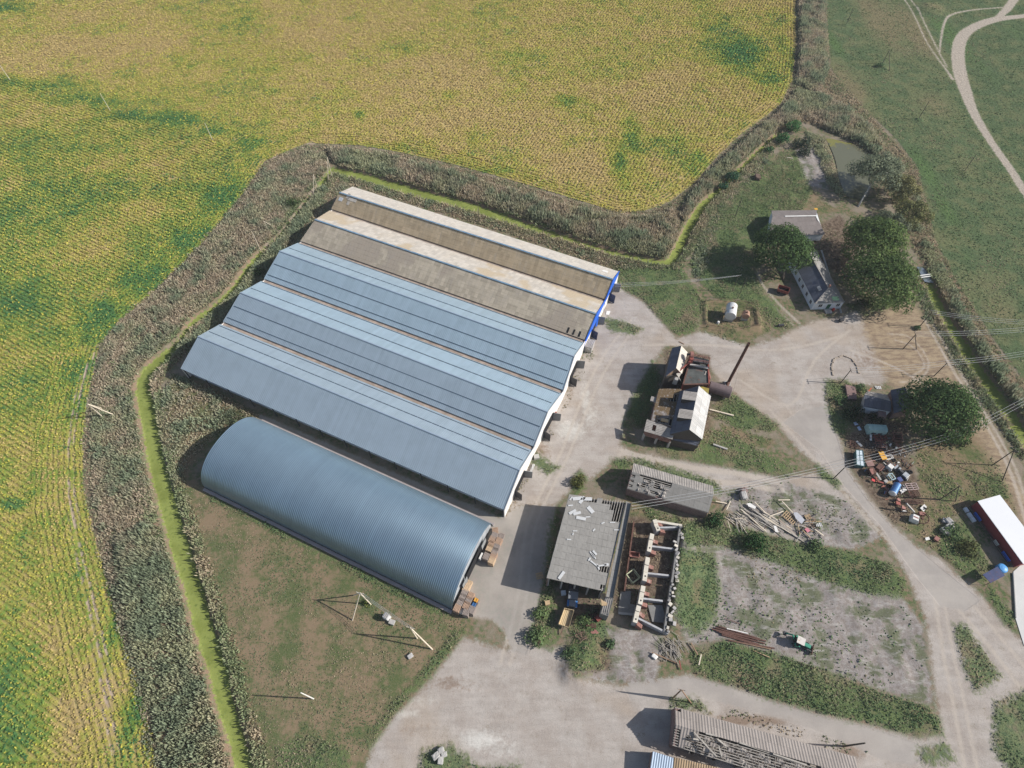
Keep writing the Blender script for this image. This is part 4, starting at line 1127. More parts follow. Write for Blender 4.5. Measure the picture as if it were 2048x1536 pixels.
def lerp(a, b, t):
    return Vector(a).lerp(Vector(b), t)
def frame(pa, pb, z=0.0):
    """thing origin and turn for a building whose ridge runs from pa to pb"""
    return (pa.x, pa.y, z), math.atan2(pb.y - pa.y, pb.x - pa.x)
def roof_slope(parent, e0, e1, r1, r0, mat, t=.14, name='roof', label=None):
    m = MB()
    m.slab([e0, e1, r1, r0], t)
    return m.build(name, mat, parent, label=label)
def grid_roof(parent, p00, p10, p11, p01, nx, ny, holes, mat, t=.09, name='roof', purlins=None, bent=()):
    """sheeted roof with missing sheets; returns it with the purlins that show through"""
    m = MB()
    f = lambda u, v: lerp(lerp(p00, p10, u), lerp(p01, p11, u), v)
    for i in range(nx):
        for j in range(ny):
            if (i, j) in holes:
                continue
            dz = Vector((0, 0, random.uniform(0, .012) + (random.uniform(-.35, -.1) if (i, j) in bent else 0)))
            m.slab([f(i / nx, j / ny) + dz, f((i + 1) / nx, j / ny), f((i + 1) / nx, (j + 1) / ny) + dz, f(i / nx, (j + 1) / ny)], t)
    o = m.build(name, mat, parent)
    if purlins:
        q = MB()
        dn = Vector((0, 0, -t - .12))
        npur, axis = purlins
        for k in range(npur + 1):
            v = k / npur
            if axis == 0:
                q.beam(f(0, v) + dn, f(1, v) + dn, .14, .18)
            else:
                q.beam(f(v, 0) + dn, f(v, 1) + dn, .14, .18)
        q.build('purlins', M_WOOD, parent)
    return o
def walls(parent, pts, z1, mat, th=.25, z0=-.3, name='wall', skip=()):
    """thin walls along a closed footprint (list of Vector at eave height or z1)"""
    m = MB()
    n = len(pts)
    for i in range(n):
        if i in skip:
            continue
        a, b = Vector(pts[i]), Vector(pts[(i + 1) % n])
        za = z1 if z1 is not None else a.z
        zb = z1 if z1 is not None else b.z
        d = (b - a)
        d.z = 0
        nn = Vector((-d.y, d.x, 0)).normalized() * th / 2
        e = d.normalized() * (th / 2 - .003)
        a2, b2 = a - e, b + e
        lo = [(a2 - nn), (b2 - nn), (b2 + nn), (a2 + nn)]
        m.hexa([(p.x, p.y, z0) for p in lo], [(lo[0].x, lo[0].y, za), (lo[1].x, lo[1].y, zb), (lo[2].x, lo[2].y, zb), (lo[3].x, lo[3].y, za)])
    return m.build(name, mat, parent)
def gable_end(parent, e0, r, e1, mat, th=.25, z0=-.3, name='gable_wall', drop=.12):
    m = MB()
    d = Vector(e1) - Vector(e0)
    d.z = 0
    nn = Vector((-d.y, d.x, 0)).normalized() * th
    dz = Vector((0, 0, -drop))
    f = [Vector((e0.x, e0.y, z0)), Vector((e1.x, e1.y, z0)), e1 + dz, r + dz, e0 + dz]
    k = len(m.v)
    m.v += f + [p + nn for p in f]
    m.f += [[0, 1, 2, 3, 4], [9, 8, 7, 6, 5]] + [[(i + 1) % 5, i, 5 + i, 5 + (i + 1) % 5] for i in range(5)]
    return m.build(name, mat, parent)
def inset(pts, d):
    c = sum((Vector(p) for p in pts), Vector()) / len(pts)
    out = []
    for p in pts:
        v = c - p
        v.z = 0
        out.append(Vector(p) + v.normalized() * d)
    return out

# ------------------------------------------------------------------ the two multi-bay warehouses
ZV, ZR = 4.9, 9.4
VL = [(705, 373), (661.6, 419.4), (599, 484), (526, 560), (444, 646), (361, 737)]
VR = [(1238, 543), (1210, 601), (1170, 683), (1126, 784), (1067, 897), (1009, 1020)]
RL = [(679, 385), (630, 439), (559, 502), (480.6, 585), (396, 672.5)]
RR_ = [(1226.5, 559), (1193, 628), (1149, 713), (1096, 824), (1040, 940)]
vl, vr = [P(*p, ZV) for p in VL], [P(*p, ZV) for p in VR]
rl, rrr = [P(*p, ZR) for p in RL], [P(*p, ZR) for p in RR_]
loc, rz = frame(Vector((vl[5].x, vl[5].y, 0)), vr[5])
tanw = thing('warehouse', 'long warehouse with two tan and cream asbestos roofs and blue gables', 'warehouse', (vl[2].x, vl[2].y, 0), math.atan2(vr[2].y - vl[2].y, vr[2].x - vl[2].x))
bluew = thing('warehouse', 'long warehouse with three pale blue-grey metal ridged roofs', 'warehouse', loc, rz)
for i in range(5):
    par = tanw if i < 2 else bluew
    back, front = (vl[i], vr[i]), (vl[i + 1], vr[i + 1])
    gap = Vector((0, 0, .16 * (i > 2)))
    mb = (M_CREAM, M_CREAM2, M_BLUE, M_BLUE, M_GREY)[i]
    mf = (M_TAN, M_TANB, M_BLUE, M_GREY, M_GREY)[i]
    b0, b1 = back
    if i > 0:                                    # leave the gutter strip between bays
        b0, b1 = lerp(b0, rl[i], .085), lerp(b1, rrr[i], .085)
    f0, f1 = front
    if i < 4:
        f0, f1 = lerp(f0, rl[i], .05), lerp(f1, rrr[i], .05)
    roof_slope(par, b0, b1, rrr[i], rl[i], mb)
    up = Vector((0, 0, .004))
    roof_slope(par, f0, f1, rrr[i] + up, rl[i] + up, mf)
    m = MB()
    m.beam(rl[i] + Vector((0, 0, .07)), rrr[i] + Vector((0, 0, .07)), .55 if i < 2 else .4, .1)
    m.build('ridge_cap', M_BLUERIDGE if i < 2 else M_RIDGE, par)
    if i >= 2:
        strips = [('b', .42), ('b', .96)] if i < 4 else [('b', .42), ('b', .90)]
        if i < 4:
            strips += [('f', .45), ('f', .84)]
        for side, t in strips:
            a, c = (b0, b1) if side == 'b' else (f0, f1)
            s0, s1 = lerp(rl[i], a, t), lerp(rrr[i], c, t)
            d = (s1 - s0).normalized()
            m = MB()
            seg = 46 if side == 'b' and t < .6 else 1
            L = (s1 - s0).length - 1.2
            for k in range(seg):
                x0, x1 = .6 + L * k / seg, .6 + L * (k + (.94 if seg > 1 else 1)) / seg
                m.beam(s0 + d * x0 + Vector((0, 0, .03)), s0 + d * x1 + Vector((0, 0, .03)), .26, .05)
            m.build('roof_strip', M_SEAM, par)
    if i < 4:
        m = MB()
        g0, g1 = vl[i + 1], vr[i + 1]
        m.beam(g0 + Vector((0, 0, -.22)), g1 + Vector((0, 0, -.22)), 1.5 if i > 1 else 1.0, .12)
        m.build('gutter', M_GUTTER if i != 1 else M_GUTTER, par)
# repair sheets on the tan roofs
for px, py, s, w in ((683.5, 402, 1.6, 1.4), (700, 399, 1.2, 2.0), (704, 408, 3.6, 1.2), (694, 413, 1.1, 1.4)):
    m = MB()
    c = P(px, py, 7.6)
    n_ = (rl[0] - vl[1]).normalized()
    d = (vr[1] - vl[1]).normalized()
    u = d.cross(n_).normalized()
    base = rl[0] + d * ((c - rl[0]).dot(d)) + (vl[1] - rl[0]).normalized() * abs((c - rl[0]).dot((vl[1] - rl[0]).normalized()))
    m.slab([base - d * s / 2 - n_ * w / 2 + u * .06, base + d * s / 2 - n_ * w / 2 + u * .06, base + d * s / 2 + n_ * w / 2 + u * .06, base - d * s / 2 + n_ * w / 2 + u * .06], .05)
    m.build('repair_sheet', M_WHITEW if px < 690 and py < 405 else M_CREAM, tanw)
m = MB()
d = (vr[0] - vl[0]).normalized()
n_ = (rrr[0] - vr[0]).normalized()
base = lerp(vr[0], rrr[0], .45) - d * 4
m.slab([base + d * a + n_ * b_ + Vector((0, 0, .08)) for a, b_ in ((-.9, -.9), (.9, -.9), (.9, .9), (-.9, .9))], .05)
m.build('repair_sheet', M_WHITE, tanw)
# dark panels laid on the roof for the shade in missing-sheet gaps
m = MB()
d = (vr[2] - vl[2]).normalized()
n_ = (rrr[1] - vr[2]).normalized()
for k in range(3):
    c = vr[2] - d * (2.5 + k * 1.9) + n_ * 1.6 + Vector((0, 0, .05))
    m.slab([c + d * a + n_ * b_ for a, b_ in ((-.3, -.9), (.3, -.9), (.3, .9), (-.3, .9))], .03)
m.build('gap_shade_panels', M_DARK, tanw)
# gables with doors
DOORY = {0: (.55,), 1: (.62,), 2: (.5,), 3: (.55,), 4: (.5,)}
for i in range(5):
    par = tanw if i < 2 else bluew
    a, c = vr[i], vr[i + 1]
    d = Vector((c.x - a.x, c.y - a.y, 0)).normalized()
    out = Vector((-d.y, d.x, 0))
    if out.x < 0:
        out = -out
    a_, c_, r_ = a - out * .25, c - out * .25, rrr[i] - out * .25
    gable_end(par, a_, r_, c_, M_BLUEP if i < 2 else M_WHITE, .25, drop=.16)
    # left end
    gable_end(par, vl[i] + out * .25, rl[i] + out * .25, vl[i + 1] + out * .25, M_WHITE, .2, drop=.16)
    W = (Vector((c.x, c.y, 0)) - Vector((a.x, a.y, 0))).length
    g0 = Vector((a.x, a.y, 0))
    if i < 2:                                    # white lower wall under the blue sheeting
        for s0, s1 in ((.02, .36), (.66, .98)):
            m = MB()
            m.hexa([g0 + d * W * s0 + out * o for o in (0.05,)] + [g0 + d * W * s1 + out * .05, g0 + d * W * s1 + out * .12, g0 + d * W * s0 + out * .12],
                   [g0 + d * W * s0 + out * .05 + Vector((0, 0, 3.4)), g0 + d * W * s1 + out * .05 + Vector((0, 0, 3.4)), g0 + d * W * s1 + out * .12 + Vector((0, 0, 3.4)), g0 + d * W * s0 + out * .12 + Vector((0, 0, 3.4))])
            m.build('lower_wall', M_WHITE, par)
    # dark panel for the shade in the doorway, two swung-out leaves
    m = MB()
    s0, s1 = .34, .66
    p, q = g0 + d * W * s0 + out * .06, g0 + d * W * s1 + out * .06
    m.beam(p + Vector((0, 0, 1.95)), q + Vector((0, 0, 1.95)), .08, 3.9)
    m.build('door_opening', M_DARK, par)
    for s, mt in ((s0, M_DOORG), (s1, M_NAVY if i < 2 else M_STEEL)):
        m = MB()
        p = g0 + d * W * s + out * .1
        sw = out * 2.2 + d * (-.5 if s == s0 else .5)
        m.beam(p + Vector((0, 0, 1.95)), p + sw + Vector((0, 0, 1.95)), .09, 3.7)
        m.build('door', mt, par)
    if i in (1, 3):
        m = MB()
        p = g0 + d * W * .27 + out * .25
        m.box(p + Vector((0, 0, 1.1)), (.5, .9, 1.0), rz)
        m.build('fire_board', M_REDP, par)
# fascia strip along the white gables, long front wall with posts
for i in range(5):
    par = tanw if i < 2 else bluew
    for e in (vr[i], vr[i + 1]):
        m = MB()
        m.beam(e + Vector((.06, 0, .03)), rrr[i] + Vector((.06, 0, .03)), .22, .3)
        m.build('verge_trim', M_BLUEP if i < 2 else M_WHITE, par)
d = (vr[5] - vl[5])
d.z = 0
L = d.length
d.normalize()
n_ = Vector((-d.y, d.x, 0))
m = MB()
m.beam(vl[5] + n_ * 1.5 + d * .5 + Vector((0, 0, -3.6)), vr[5] + n_ * 1.5 - d * .3 + Vector((0, 0, -3.6)), .25, 3.2)
m.beam(vl[5] + n_ * 1.5 + d * .5 + Vector((0, 0, -.7)), vr[5] + n_ * 1.5 - d * .3 + Vector((0, 0, -.7)), .2, .8)
m.build('front_wall', M_WHITEW, bluew)
m = MB()
m.beam(vl[5] + n_ * 1.62 + d * .7 + Vector((0, 0, -1.5)), vr[5] + n_ * 1.62 - d * .5 + Vector((0, 0, -1.5)), .1, 1.0)
m.build('window_band', M_STEEL, bluew)
for k in range(14):
    m = MB()
    p = vl[5] + d * (.8 + k * (L - 1.4) / 13) + n_ * .25
    m.beam((p.x, p.y, -.2), (p.x, p.y, ZV - .1), .22, .22)
    m.beam((p.x, p.y, ZV - 1.0), (p.x + n_.x * 1.3, p.y + n_.y * 1.3, ZV - .2), .12, .12)
    m.build('post', M_STEEL, bluew)
m = MB()
for i in (0,):
    m.beam(vl[0] - n_ * .3 + Vector((0, 0, -2.5)), vr[0] - n_ * .3 + Vector((0, 0, -2.5)), .25, 4.9)
m.build('back_wall', M_WHITE, tanw)

# brick kiosk leaning on the tan warehouse, blue open shutter box
q = [P(1175, 676.9, 2.7), P(1191.3, 680, 2.7), P(1184, 697.7, 2.7), P(1169, 692.5, 2.7)]
t = thing('kiosk', 'small square kiosk with grey roof at the tan warehouse corner', 'kiosk', (q[2].x, q[2].y, 0), rz)
roof_slope(t, *q, M_ASB2, .12)
walls(t, inset(q, .35), 2.55, M_CONC, .2)
m = MB()
a, c = inset(q, .3)[2:4]
mid = lerp(a, c, .45)
m.box((mid.x + .05, mid.y - .12, 1.9), (.7, .12, .45), rz)
m.build('notice', M_WHITE, t)
m = MB()
m.box((*G(1189, 655), 2.2), (2.2, .12, 4.2), R(35))
tag(m.build('swing_gate', M_BLUEP), 'bright blue swing gate leaf beside the small kiosk', 'gate')

# ------------------------------------------------------------------ arched hangar
def hangar():
    A, B, C_, D = P(411, 976), P(906, 1221), P(986, 1054), P(521, 845)
    lo, r = frame(A, B)
    t = thing('arched_hangar', 'big blue-grey corrugated arched hangar with rounded roof', 'hangar', lo, r)
    n, seg = 34, 900
    V, F = [], []
    Hh = 9.3
    for k in range(seg + 1):
        u = k / seg
        a, c = A.lerp(B, u), D.lerp(C_, u)
        rib = .05 * math.sin(2 * math.pi * u * 150)
        mid, w = (a + c) / 2, (a - c) / 2
        for i in range(n + 1):
            g = math.pi * i / n
            e = math.copysign(abs(math.cos(g)) ** .92, math.cos(g))
            p = mid + w * (e * (1 + rib / 11))
            V.append((p.x, p.y, .45 + (Hh + rib) * math.sin(g) ** .96))
    V = np.array(V)
    idx = np.arange((seg + 1) * (n + 1)).reshape(seg + 1, n + 1)
    F = np.stack([idx[:-1, :-1], idx[1:, :-1], idx[1:, 1:], idx[:-1, 1:]], -1).reshape(-1, 4)
    b = NB('arched_corrugated_metal')
    x, y, z = b.xyz()[:3]
    r_ = b.white(b.comb(b.math('FLOOR', b.math('DIVIDE', x, 1.02)), 0.0, 0.0))
    colr = b.mul((0.235, 0.325, 0.395), b.mr(r_, 0, 1, .97, 1.03, False))
    st = b.noise(1.0, 4, .7, b.vscale(b.obj(), (1.4, .1, .1)))
    colr = b.mul(colr, b.mr(st, .3, .7, .95, 1.04, False))
    colr = b.mul(colr, b.mr(b.noise(.15, 4), .3, .7, .92, 1.06, False))
    mt = b.finish(colr, .33, .55, .5)
    fast_mesh('roof', V, F, mt, None, t, smooth=True)
    for (e0, e1, uu, nm) in ((B, C_, 1, 'end_wall'), (A, D, 0, 'end_wall')):
        m = MB()
        sh = (A - B).normalized() * (.5 if uu else -.5)
        pts = []
        for i in range(n + 1):
            g = math.pi * i / n
            e = math.copysign(abs(math.cos(g)) ** .92, math.cos(g))
            mid, w = (e0 + e1) / 2, (e0 - e1) / 2
            p = mid + w * e * .995 + sh
            pts.append(Vector((p.x, p.y, .45 + Hh * .99 * math.sin(g) ** .96)))
        k = len(pts)
        th = sh.normalized() * .12
        m.v += pts + [p + th for p in pts]
        m.f += [list(range(k)), [k + i for i in reversed(range(k))]] + [[(i + 1) % k, i, k + i, k + (i + 1) % k] for i in range(k)]
        m.build(nm, corrugated('ribbed_end_wall', (.5, .53, .55), .5, 1, .8, .5, .2), t)
    m = MB()
    for a, c in ((A, B), (D, C_)):
        o = (a - (D if a is A else A)).normalized()
        m.beam(a + o * .55 + Vector((0, 0, .1)), c + o * .55 + Vector((0, 0, .1)), .8, .75)
    m.build('plinth', plain('pale_plinth', (.34, .30, .29), .9, 0, .15, .5), t)
    m = MB()
    d = (C_ - B).normalized()
    L = (C_ - B).length
    o = (B - A).normalized()
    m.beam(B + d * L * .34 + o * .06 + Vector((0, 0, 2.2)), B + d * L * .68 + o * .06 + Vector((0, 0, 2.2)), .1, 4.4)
    m.build('door_opening', M_DARK, t)  # dark panel for the shade inside the hangar door
    for s, w in ((.28, 2.4), (.74, 2.4)):
        m = MB()
        p = B + d * L * s + o * .3
        m.beam(p + d * -1.2 + Vector((0, 0, 2.2)), p + d * 1.2 + Vector((0, 0, 2.2)), .12, 4.2)
        m.build('sliding_door', M_DOORG, t)
    m = MB()
    p = B + d * L * .62 + o * .8
    m.box((p.x, p.y, 1.4), (.5, 1.7, 1.3), r)
    tag(m.build('sign_board', M_WHITE), 'white board propped at the hangar door opening', 'board')
hangar()

# crates: one slatted crate with its parts, then copies
def make_crate(label, wood):
    t = thing('slatted_crate', label, 'crate')
    m = MB()
    for i in range(5):
        m.box((0, -.62 + i * .31, 1.12), (1.72, .22, .04))
    m.build('lid_slats', wood, t)
    m = MB()
    for s in (-1, 1):
        for z in (.3, .6, .9):
            m.box((0, s * .74, z), (1.72, .04, .22))
            m.box((s * .88, 0, z), (.04, 1.44, .22))
    m.build('side_slats', wood, t)
    m = MB()
    for a in (-1, 1):
        for c in (-1, 1):
            m.box((a * .83, c * .69, .58), (.1, .1, 1.06))
    m.build('corner_posts', wood, t)
    m = MB()
    for c in (-.65, 0, .65):
        m.box((0, c, .09), (1.76, .12, .16))
    m.build('bearers', wood, t)
    return t
WOODC = [plain('crate_wood_brown', (.40, .27, .19), .9, 0, .25, 3), plain('crate_wood_grey', (.30, .25, .22), .9, 0, .25, 3), plain('crate_wood_tan', (.55, .40, .26), .9, 0, .2, 3)]
LBL = ['brown slatted crate stacked before the hangar', 'grey weathered slatted crate stacked before the hangar', 'fresh tan slatted crate stacked before the hangar']
protos = [make_crate(LBL[i], WOODC[i]) for i in range(3)]
cuse = [0, 0, 0]
CRZ = math.atan2(*(lambda a, c: (c.y - a.y, c.x - a.x))(P(906, 1221), P(986, 1054)))
def place_crate(kind, px, py, level, dr=0.0):
    x, y = G(px, py, (level + 1) * 1.15)
    p = protos[kind]
    where = ' at the far corner' if py < 1140 else ' at the near corner'
    tier = ', bottom tier' if level == 0 else ', upper tier'
    lab, grp = LBL[kind] + where + tier, 'slatted crates before the hangar'
    if cuse[kind] == 0:
        p.location, p.rotation_euler = (x, y, level * 1.15), (0, 0, CRZ + dr)
        p['label'], p['group'] = lab, grp
    else:
        dup(p, (x, y, level * 1.15), CRZ + dr, lab, grp)
    cuse[kind] += 1
    for l in range(level):                       # what stands below it
        dup(p, (x, y, l * 1.15), CRZ + dr + .02, LBL[kind] + where + (', bottom tier' if l == 0 else ', upper tier'), grp)
sc6 = lambda x, y: (840 + x * .1497, 1030 + y * .1497)
for kind, x, y, lv, dr in ((0, 1005, 208, 0, .5), (1, 992, 272, 1, 0), (0, 962, 325, 1, 0), (0, 952, 385, 1, .05), (2, 928, 438, 1, 0), (0, 908, 492, 0, 0), (1, 885, 548, 1, 0),
                           (1, 1085, 285, 0, .1), (0, 1050, 345, 1, 0), (1, 1020, 430, 1, 0), (1, 1000, 478, 1, .06), (0, 982, 535, 1, 0), (2, 958, 600, 1, 0),
                           (2, 650, 918, 0, 0), (2, 618, 965, 1, 0), (1, 592, 1038, 1, 0), (1, 565, 1100, 1, .04), (1, 540, 1155, 1, 0), (0, 495, 1240, 1, 0), (0, 675, 1078, 1, 0), (1, 648, 1140, 1, 0), (0, 618, 1205, 1, .03), (1, 690, 1265, 1, 0), (1, 618, 1290, 1, .08)):
    place_crate(kind, *sc6(x, y), lv, dr)
def plastic_bin(px, py, z, c, label, name='plastic_bin'):
    x, y = G(px, py, z + .9)
    t = thing(name, label, 'bin', (x, y, z), CRZ)
    mt = plain(name + '_plastic', c, .5, 0, .08, 2)
    M = Matrix.Translation((x, y, z)) @ Matrix.Rotation(CRZ, 4, 'Z')
    m = MB()
    m.box((x, y, z + .46), (1.2, .9, .8), CRZ)
    m.build('body', mt, t)
    m = MB()
    for s in (-.3, .3):
        c_ = M @ Vector((0, s, .93))
        m.box(c_, (1.2, .1, .1), CRZ)
    m.build('lid_rib', mt, t)
plastic_bin(*sc6(742, 1140), 1.16, (.62, .32, .05), 'orange plastic bin on the crates near the hangar corner')
plastic_bin(*sc6(720, 1188), 1.16, (.05, .13, .28), 'blue plastic bin on the crates near the hangar corner')
plastic_bin(*sc6(560, 1285), .8, (.62, .58, .50), 'white covered bin beside the front hangar crates')
for x_, y_ in ((742, 1140), (720, 1188)):
    gx_, gy_ = G(*sc6(x_, y_), 2.1)
    dup(protos[1], (gx_, gy_, 0), CRZ, 'grey weathered slatted crate carrying a plastic bin', 'slatted crates before the hangar')

# ------------------------------------------------------------------ open shed with the flat sheeted roof
M_LOOSE = plain('loose_asbestos_sheet', (.55, .55, .54), .85, 0, .12, 1.5)
def open_shed():
    z = 7.7
    TL, TR, BR, BL = P(1138.6, 988.5, z), P(1252.5, 1002.5, z), P(1208.5, 1183, z - .1), P(1093.3, 1156, z - .1)
    lo, r = frame(BL, BR)
    t = thing('open_shed', 'open-fronted shed with big flat grey sheet roof and missing corner sheets', 'shed', lo, r)
    holes = {(i, 15) for i in (3, 4, 7, 8, 9, 10, 11, 5)} | {(i, 14) for i in (9, 10, 11)} | {(10, 13), (11, 13), (11, 12), (10, 12), (11, 3), (10, 3), (11, 0)}
    grid_roof(t, BL, BR, TR, TL, 12, 16, holes, M_ASB, .08, purlins=(22, 1))
    q = inset([BL, BR, TR, TL], .5)
    for i in (1, 2, 3):
        walls(t, q, z - .5, M_CONCD if i != 3 else M_BRICKP, .3, skip=[k for k in range(4) if k != i])
    for k in range(5):
        m = MB()
        p = lerp(BL, BR, (k + .15) / 4.3) + (TL - BL).normalized() * .6
        m.beam((p.x, p.y, -.2), (p.x, p.y, z - .3), .35, .35)
        m.build('column', M_CONC, t)
    m = MB()
    m.beam(BL + Vector((.1, .35, -.45)), BR + Vector((-.1, .35, -.45)), .25, .5)
    m.build('front_beam', M_WOOD, t)
    # parapet walkway down the right side and its lower nose
    g0, g1, g2, g3 = P(1253.2, 1002.5, 8.1), P(1262.5, 1007, 8.1), P(1227, 1196, 8.1), P(1212, 1193, 8.1)
    m = MB()
    m.slab([g3, g2, g1, g0], .35)
    m.build('walkway', M_ASB, t)
    m = MB()
    m.beam(lerp(g2, g3, .05) + Vector((0, 0, .25)), lerp(g1, g0, .05) + Vector((0, 0, .25)), .12, .7)
    m.build('parapet', M_WOODD, t)
    m = MB()
    h0, h1 = P(1202, 1226, 4.4), P(1216, 1231, 4.4)
    m.slab([h0, h1, g2 + Vector((0, 0, -.4)), g3 + Vector((0, 0, -.4))], .25)
    m.build('lower_roof', M_ASB2, t)
    walls(t, [h0, h1, g2 + Vector((0, 0, -1)), g3 + Vector((0, 0, -1))], None, M_CONCD, .25, skip=(2,))
    for nm, c, sz in (('hatch', P(1207, 1199, 6.6), (1.2, 2.8, .3)),):
        m = MB()
        m.box(c, sz, r + .25)
        m.build(nm, M_WOODT, t)
    # loose sheets lying on the roof
    for k, (x, y, w, l, a) in enumerate(((1145, 1024, .7, 2.0, .5), (1154, 1026.5, .7, 2.0, .25), (1162, 1036.5, .8, 2.4, -.2), (1181, 1019.5, 1.0, 2.0, -.9), (1123, 1150.5, .7, 2.2, .9), (1184, 1109, .3, 1.7, -1.0),
                                         (1187.5, 1112, .3, 1.6, -1.0), (1189.5, 1105.5, .5, 1.3, -.9), (1179, 1118.5, .4, .9, .9), (1188, 1127, .35, 2.1, -.7), (1203.5, 1131, .35, 2.3, .15), (1196, 1133.5, .35, 1.5, -1.2), (1213, 1129.5, .6, 1.1, .2), (1155, 997, .9, 2.5, .1), (1164, 1000, .8, 2.2, .9), (1175, 998, .9, 2.2, 0), (1141, 1011, .35, 1.2, .1), (1142, 997, .3, 1.2, .9), (1188, 1060, .35, .8, .8), (1138, 1079, .3, 1.1, -.1), (1146, 1068, .3, .6, 1.2), (1206, 1046, .3, .9, .4), (1176, 1034, .3, 1.2, 0.1), (1150, 1062, .25, 1.1, 0), (1236, 1060, .25, 2.0, 0), (1225, 1045, .25, 1.4, 0))):
        m = MB()
        c = P(x, y, z + .03)
        m.box((c.x, c.y, z + .09), (l, w, .05), a)
        tag(m.build('loose_sheet', M_LOOSE), 'broken pale sheet lying on the flat grey shed roof', 'sheet', 'loose sheets on the open shed roof')
open_shed()

# ------------------------------------------------------------------ ruined pens: block walls with stepped brick piers
M_CREAMW = plain('limewashed_block', (.62, .57, .48), .9, 0, .15, 1.0, dirt=(.42, .36, .3))
M_BLOCK = plain('grey_block_wall', (.36, .36, .37), .9, 0, .2, 1.2, dirt=(.22, .21, .2))
M_STONE0 = plain('grey_rubble', (.40, .38, .36), .9, 0, .25, 1.5, dirt=(.25, .23, .2))
def pier(name_pos, pa, pb, wall_to, h=3.0):
    a, c = P(*pa, h), P(*pb, h)
    t = thing('ruined_wall', 'roofless pen wall with cream stepped top and red brick patches, ' + name_pos, 'wall', (a.x, a.y, 0), 0, 'ruined pen walls')
    m = MB()
    m.beam((a.x, a.y, h / 2 - .2), (c.x, c.y, h / 2 - .2), 1.0, h + .3)
    m.build('pier', M_BLOCK, t)
    m = MB()
    d = (c - a)
    for s0, s1, dz in ((0.0, .32, .25), (.34, .62, .0), (.64, 1.0, .2)):
        m.beam(a + d * s0 + Vector((0, 0, .06 + dz / 2)), a + d * s1 + Vector((0, 0, .06 + dz / 2)), 1.04, .14 + dz)
    m.build('coping', M_CREAMW, t)
    m = MB()
    for s in (.15, .8):
        p = a + d * s + Vector((0, 0, .34))
        m.box(p, (.35, .35, .04), random.random())
    m.build('socket', M_DARK, t)
    w = P(*wall_to, h * .55)
    s = lerp(a, c, .62)
    m = MB()
    th = Vector((-(w.y - s.y), w.x - s.x, 0)).normalized() * .22
    m.hexa([(s.x - th.x, s.y - th.y, -.3), (w.x - th.x, w.y - th.y, -.3), (w.x + th.x, w.y + th.y, -.3), (s.x + th.x, s.y + th.y, -.3)],
           [(s.x - th.x, s.y - th.y, h - .5), (w.x - th.x, w.y - th.y, h * .55), (w.x + th.x, w.y + th.y, h * .55), (s.x + th.x, s.y + th.y, h - .5)])
    m.build('cross_wall', M_BLOCK, t)
    for s_ in (.35, .95):
        m = MB()
        o = a + d * s_ + (w - s).normalized() * .5
        e = o + (w - s).normalized() * 1.5
        u = d.normalized() * .45
        m.hexa([(o - u).xy.to_3d(), (e - u).xy.to_3d(), (e + u).xy.to_3d(), (o + u).xy.to_3d()],
               [(o - u) + Vector((0, 0, .05)), Vector((e.x - u.x, e.y - u.y, h * .6)), Vector((e.x + u.x, e.y + u.y, h * .6)), (o + u) + Vector((0, 0, .05))])
        m.build('brick_buttress', plain('red_brick_rubble', (.21, .105, .085), .9, 0, .35, 1.5, dirt=(.36, .31, .27)), t)
sc3 = lambda x, y: (1050 + x * .2214, 960 + y * .2214)
pier('farthest from the trailer', sc3(1168, 362), sc3(1205, 460), sc3(1425, 425), 2.8)
pier('second from the far end', sc3(1148, 490), sc3(1118, 650), sc3(1345, 622))
pier('middle of the row', sc3(1108, 702), sc3(1078, 915), sc3(1305, 862))
pier('second from the near end', sc3(1068, 960), sc3(1038, 1125), sc3(1245, 1092))
pier('nearest the scraped earth', sc3(1028, 1140), sc3(992, 1290), sc3(1295, 1385))
def low_wall(pa, pb, h, w, mt, label, pz=None):
    a, c = P(*pa, h), P(*pb, h)
    m = MB()
    m.beam((a.x, a.y, h / 2 - .1), (c.x, c.y, h / 2 - .1), w, h + .2)
    return tag(m.build('low_wall', mt), label, 'wall')
low_wall(sc3(1195, 372), sc3(1420, 410), 2.2, .6, M_CREAMW, 'low pale wall top at the far end of the ruined pens')
low_wall(sc3(985, 375), sc3(900, 1000), 1.1, .35, M_RUST, 'long rusty feeding kerb between the open shed and the pens')
low_wall(sc3(845, 1200), sc3(1000, 1215), .5, .5, M_CONC, 'short concrete kerb before the nearest pen')
for i, (pts, mt, lb) in enumerate((([(865, 1010), (960, 1000), (950, 1120), (1015, 1130), (995, 1210), (838, 1195)], M_CONCD, 'broken concrete floor of the nearest pen'), ([(1345, 850), (1375, 680), (1460, 720), (1440, 860)], M_CONC, 'pale concrete slab edge behind the middle pens'), ([(1110, 1130), (1240, 1130), (1280, 1290), (1150, 1280)], M_CONCD, 'grey slab behind the nearest pens'))):
    m = MB()
    z = .35
    m.slab([P(*sc3(*p), z) for p in pts][::-1], .6)
    tag(m.build('concrete_slab', mt), lb, 'slab')
low_wall((1361, 1052), (1344, 1165), 2.2, .5, M_CONCD, 'upper half of the broken back wall of the pens')
low_wall((1343, 1168), (1329, 1264), 2.0, .5, M_CONCD, 'lower half of the broken back wall of the pens')
for k in range(26):
    _x, _y = 1352 - 20 * k / 25 + random.gauss(0, 4), 1068 + 195 * k / 25
    _c = P(_x + 6, _y, 2.1)
    m = MB()
    m.box(_c, (random.uniform(.4, 1.1), random.uniform(.4, .9), random.uniform(.3, .7)), M=Matrix.Rotation(random.uniform(0, 3), 3, 'Z') @ Matrix.Rotation(random.uniform(-.4, .4), 3, 'X'))
    tag(m.build('rubble_block', M_CREAMW if k % 3 == 0 else M_STONE0), 'broken block of the rubble line behind the pens', 'rubble', 'rubble blocks behind the pens')
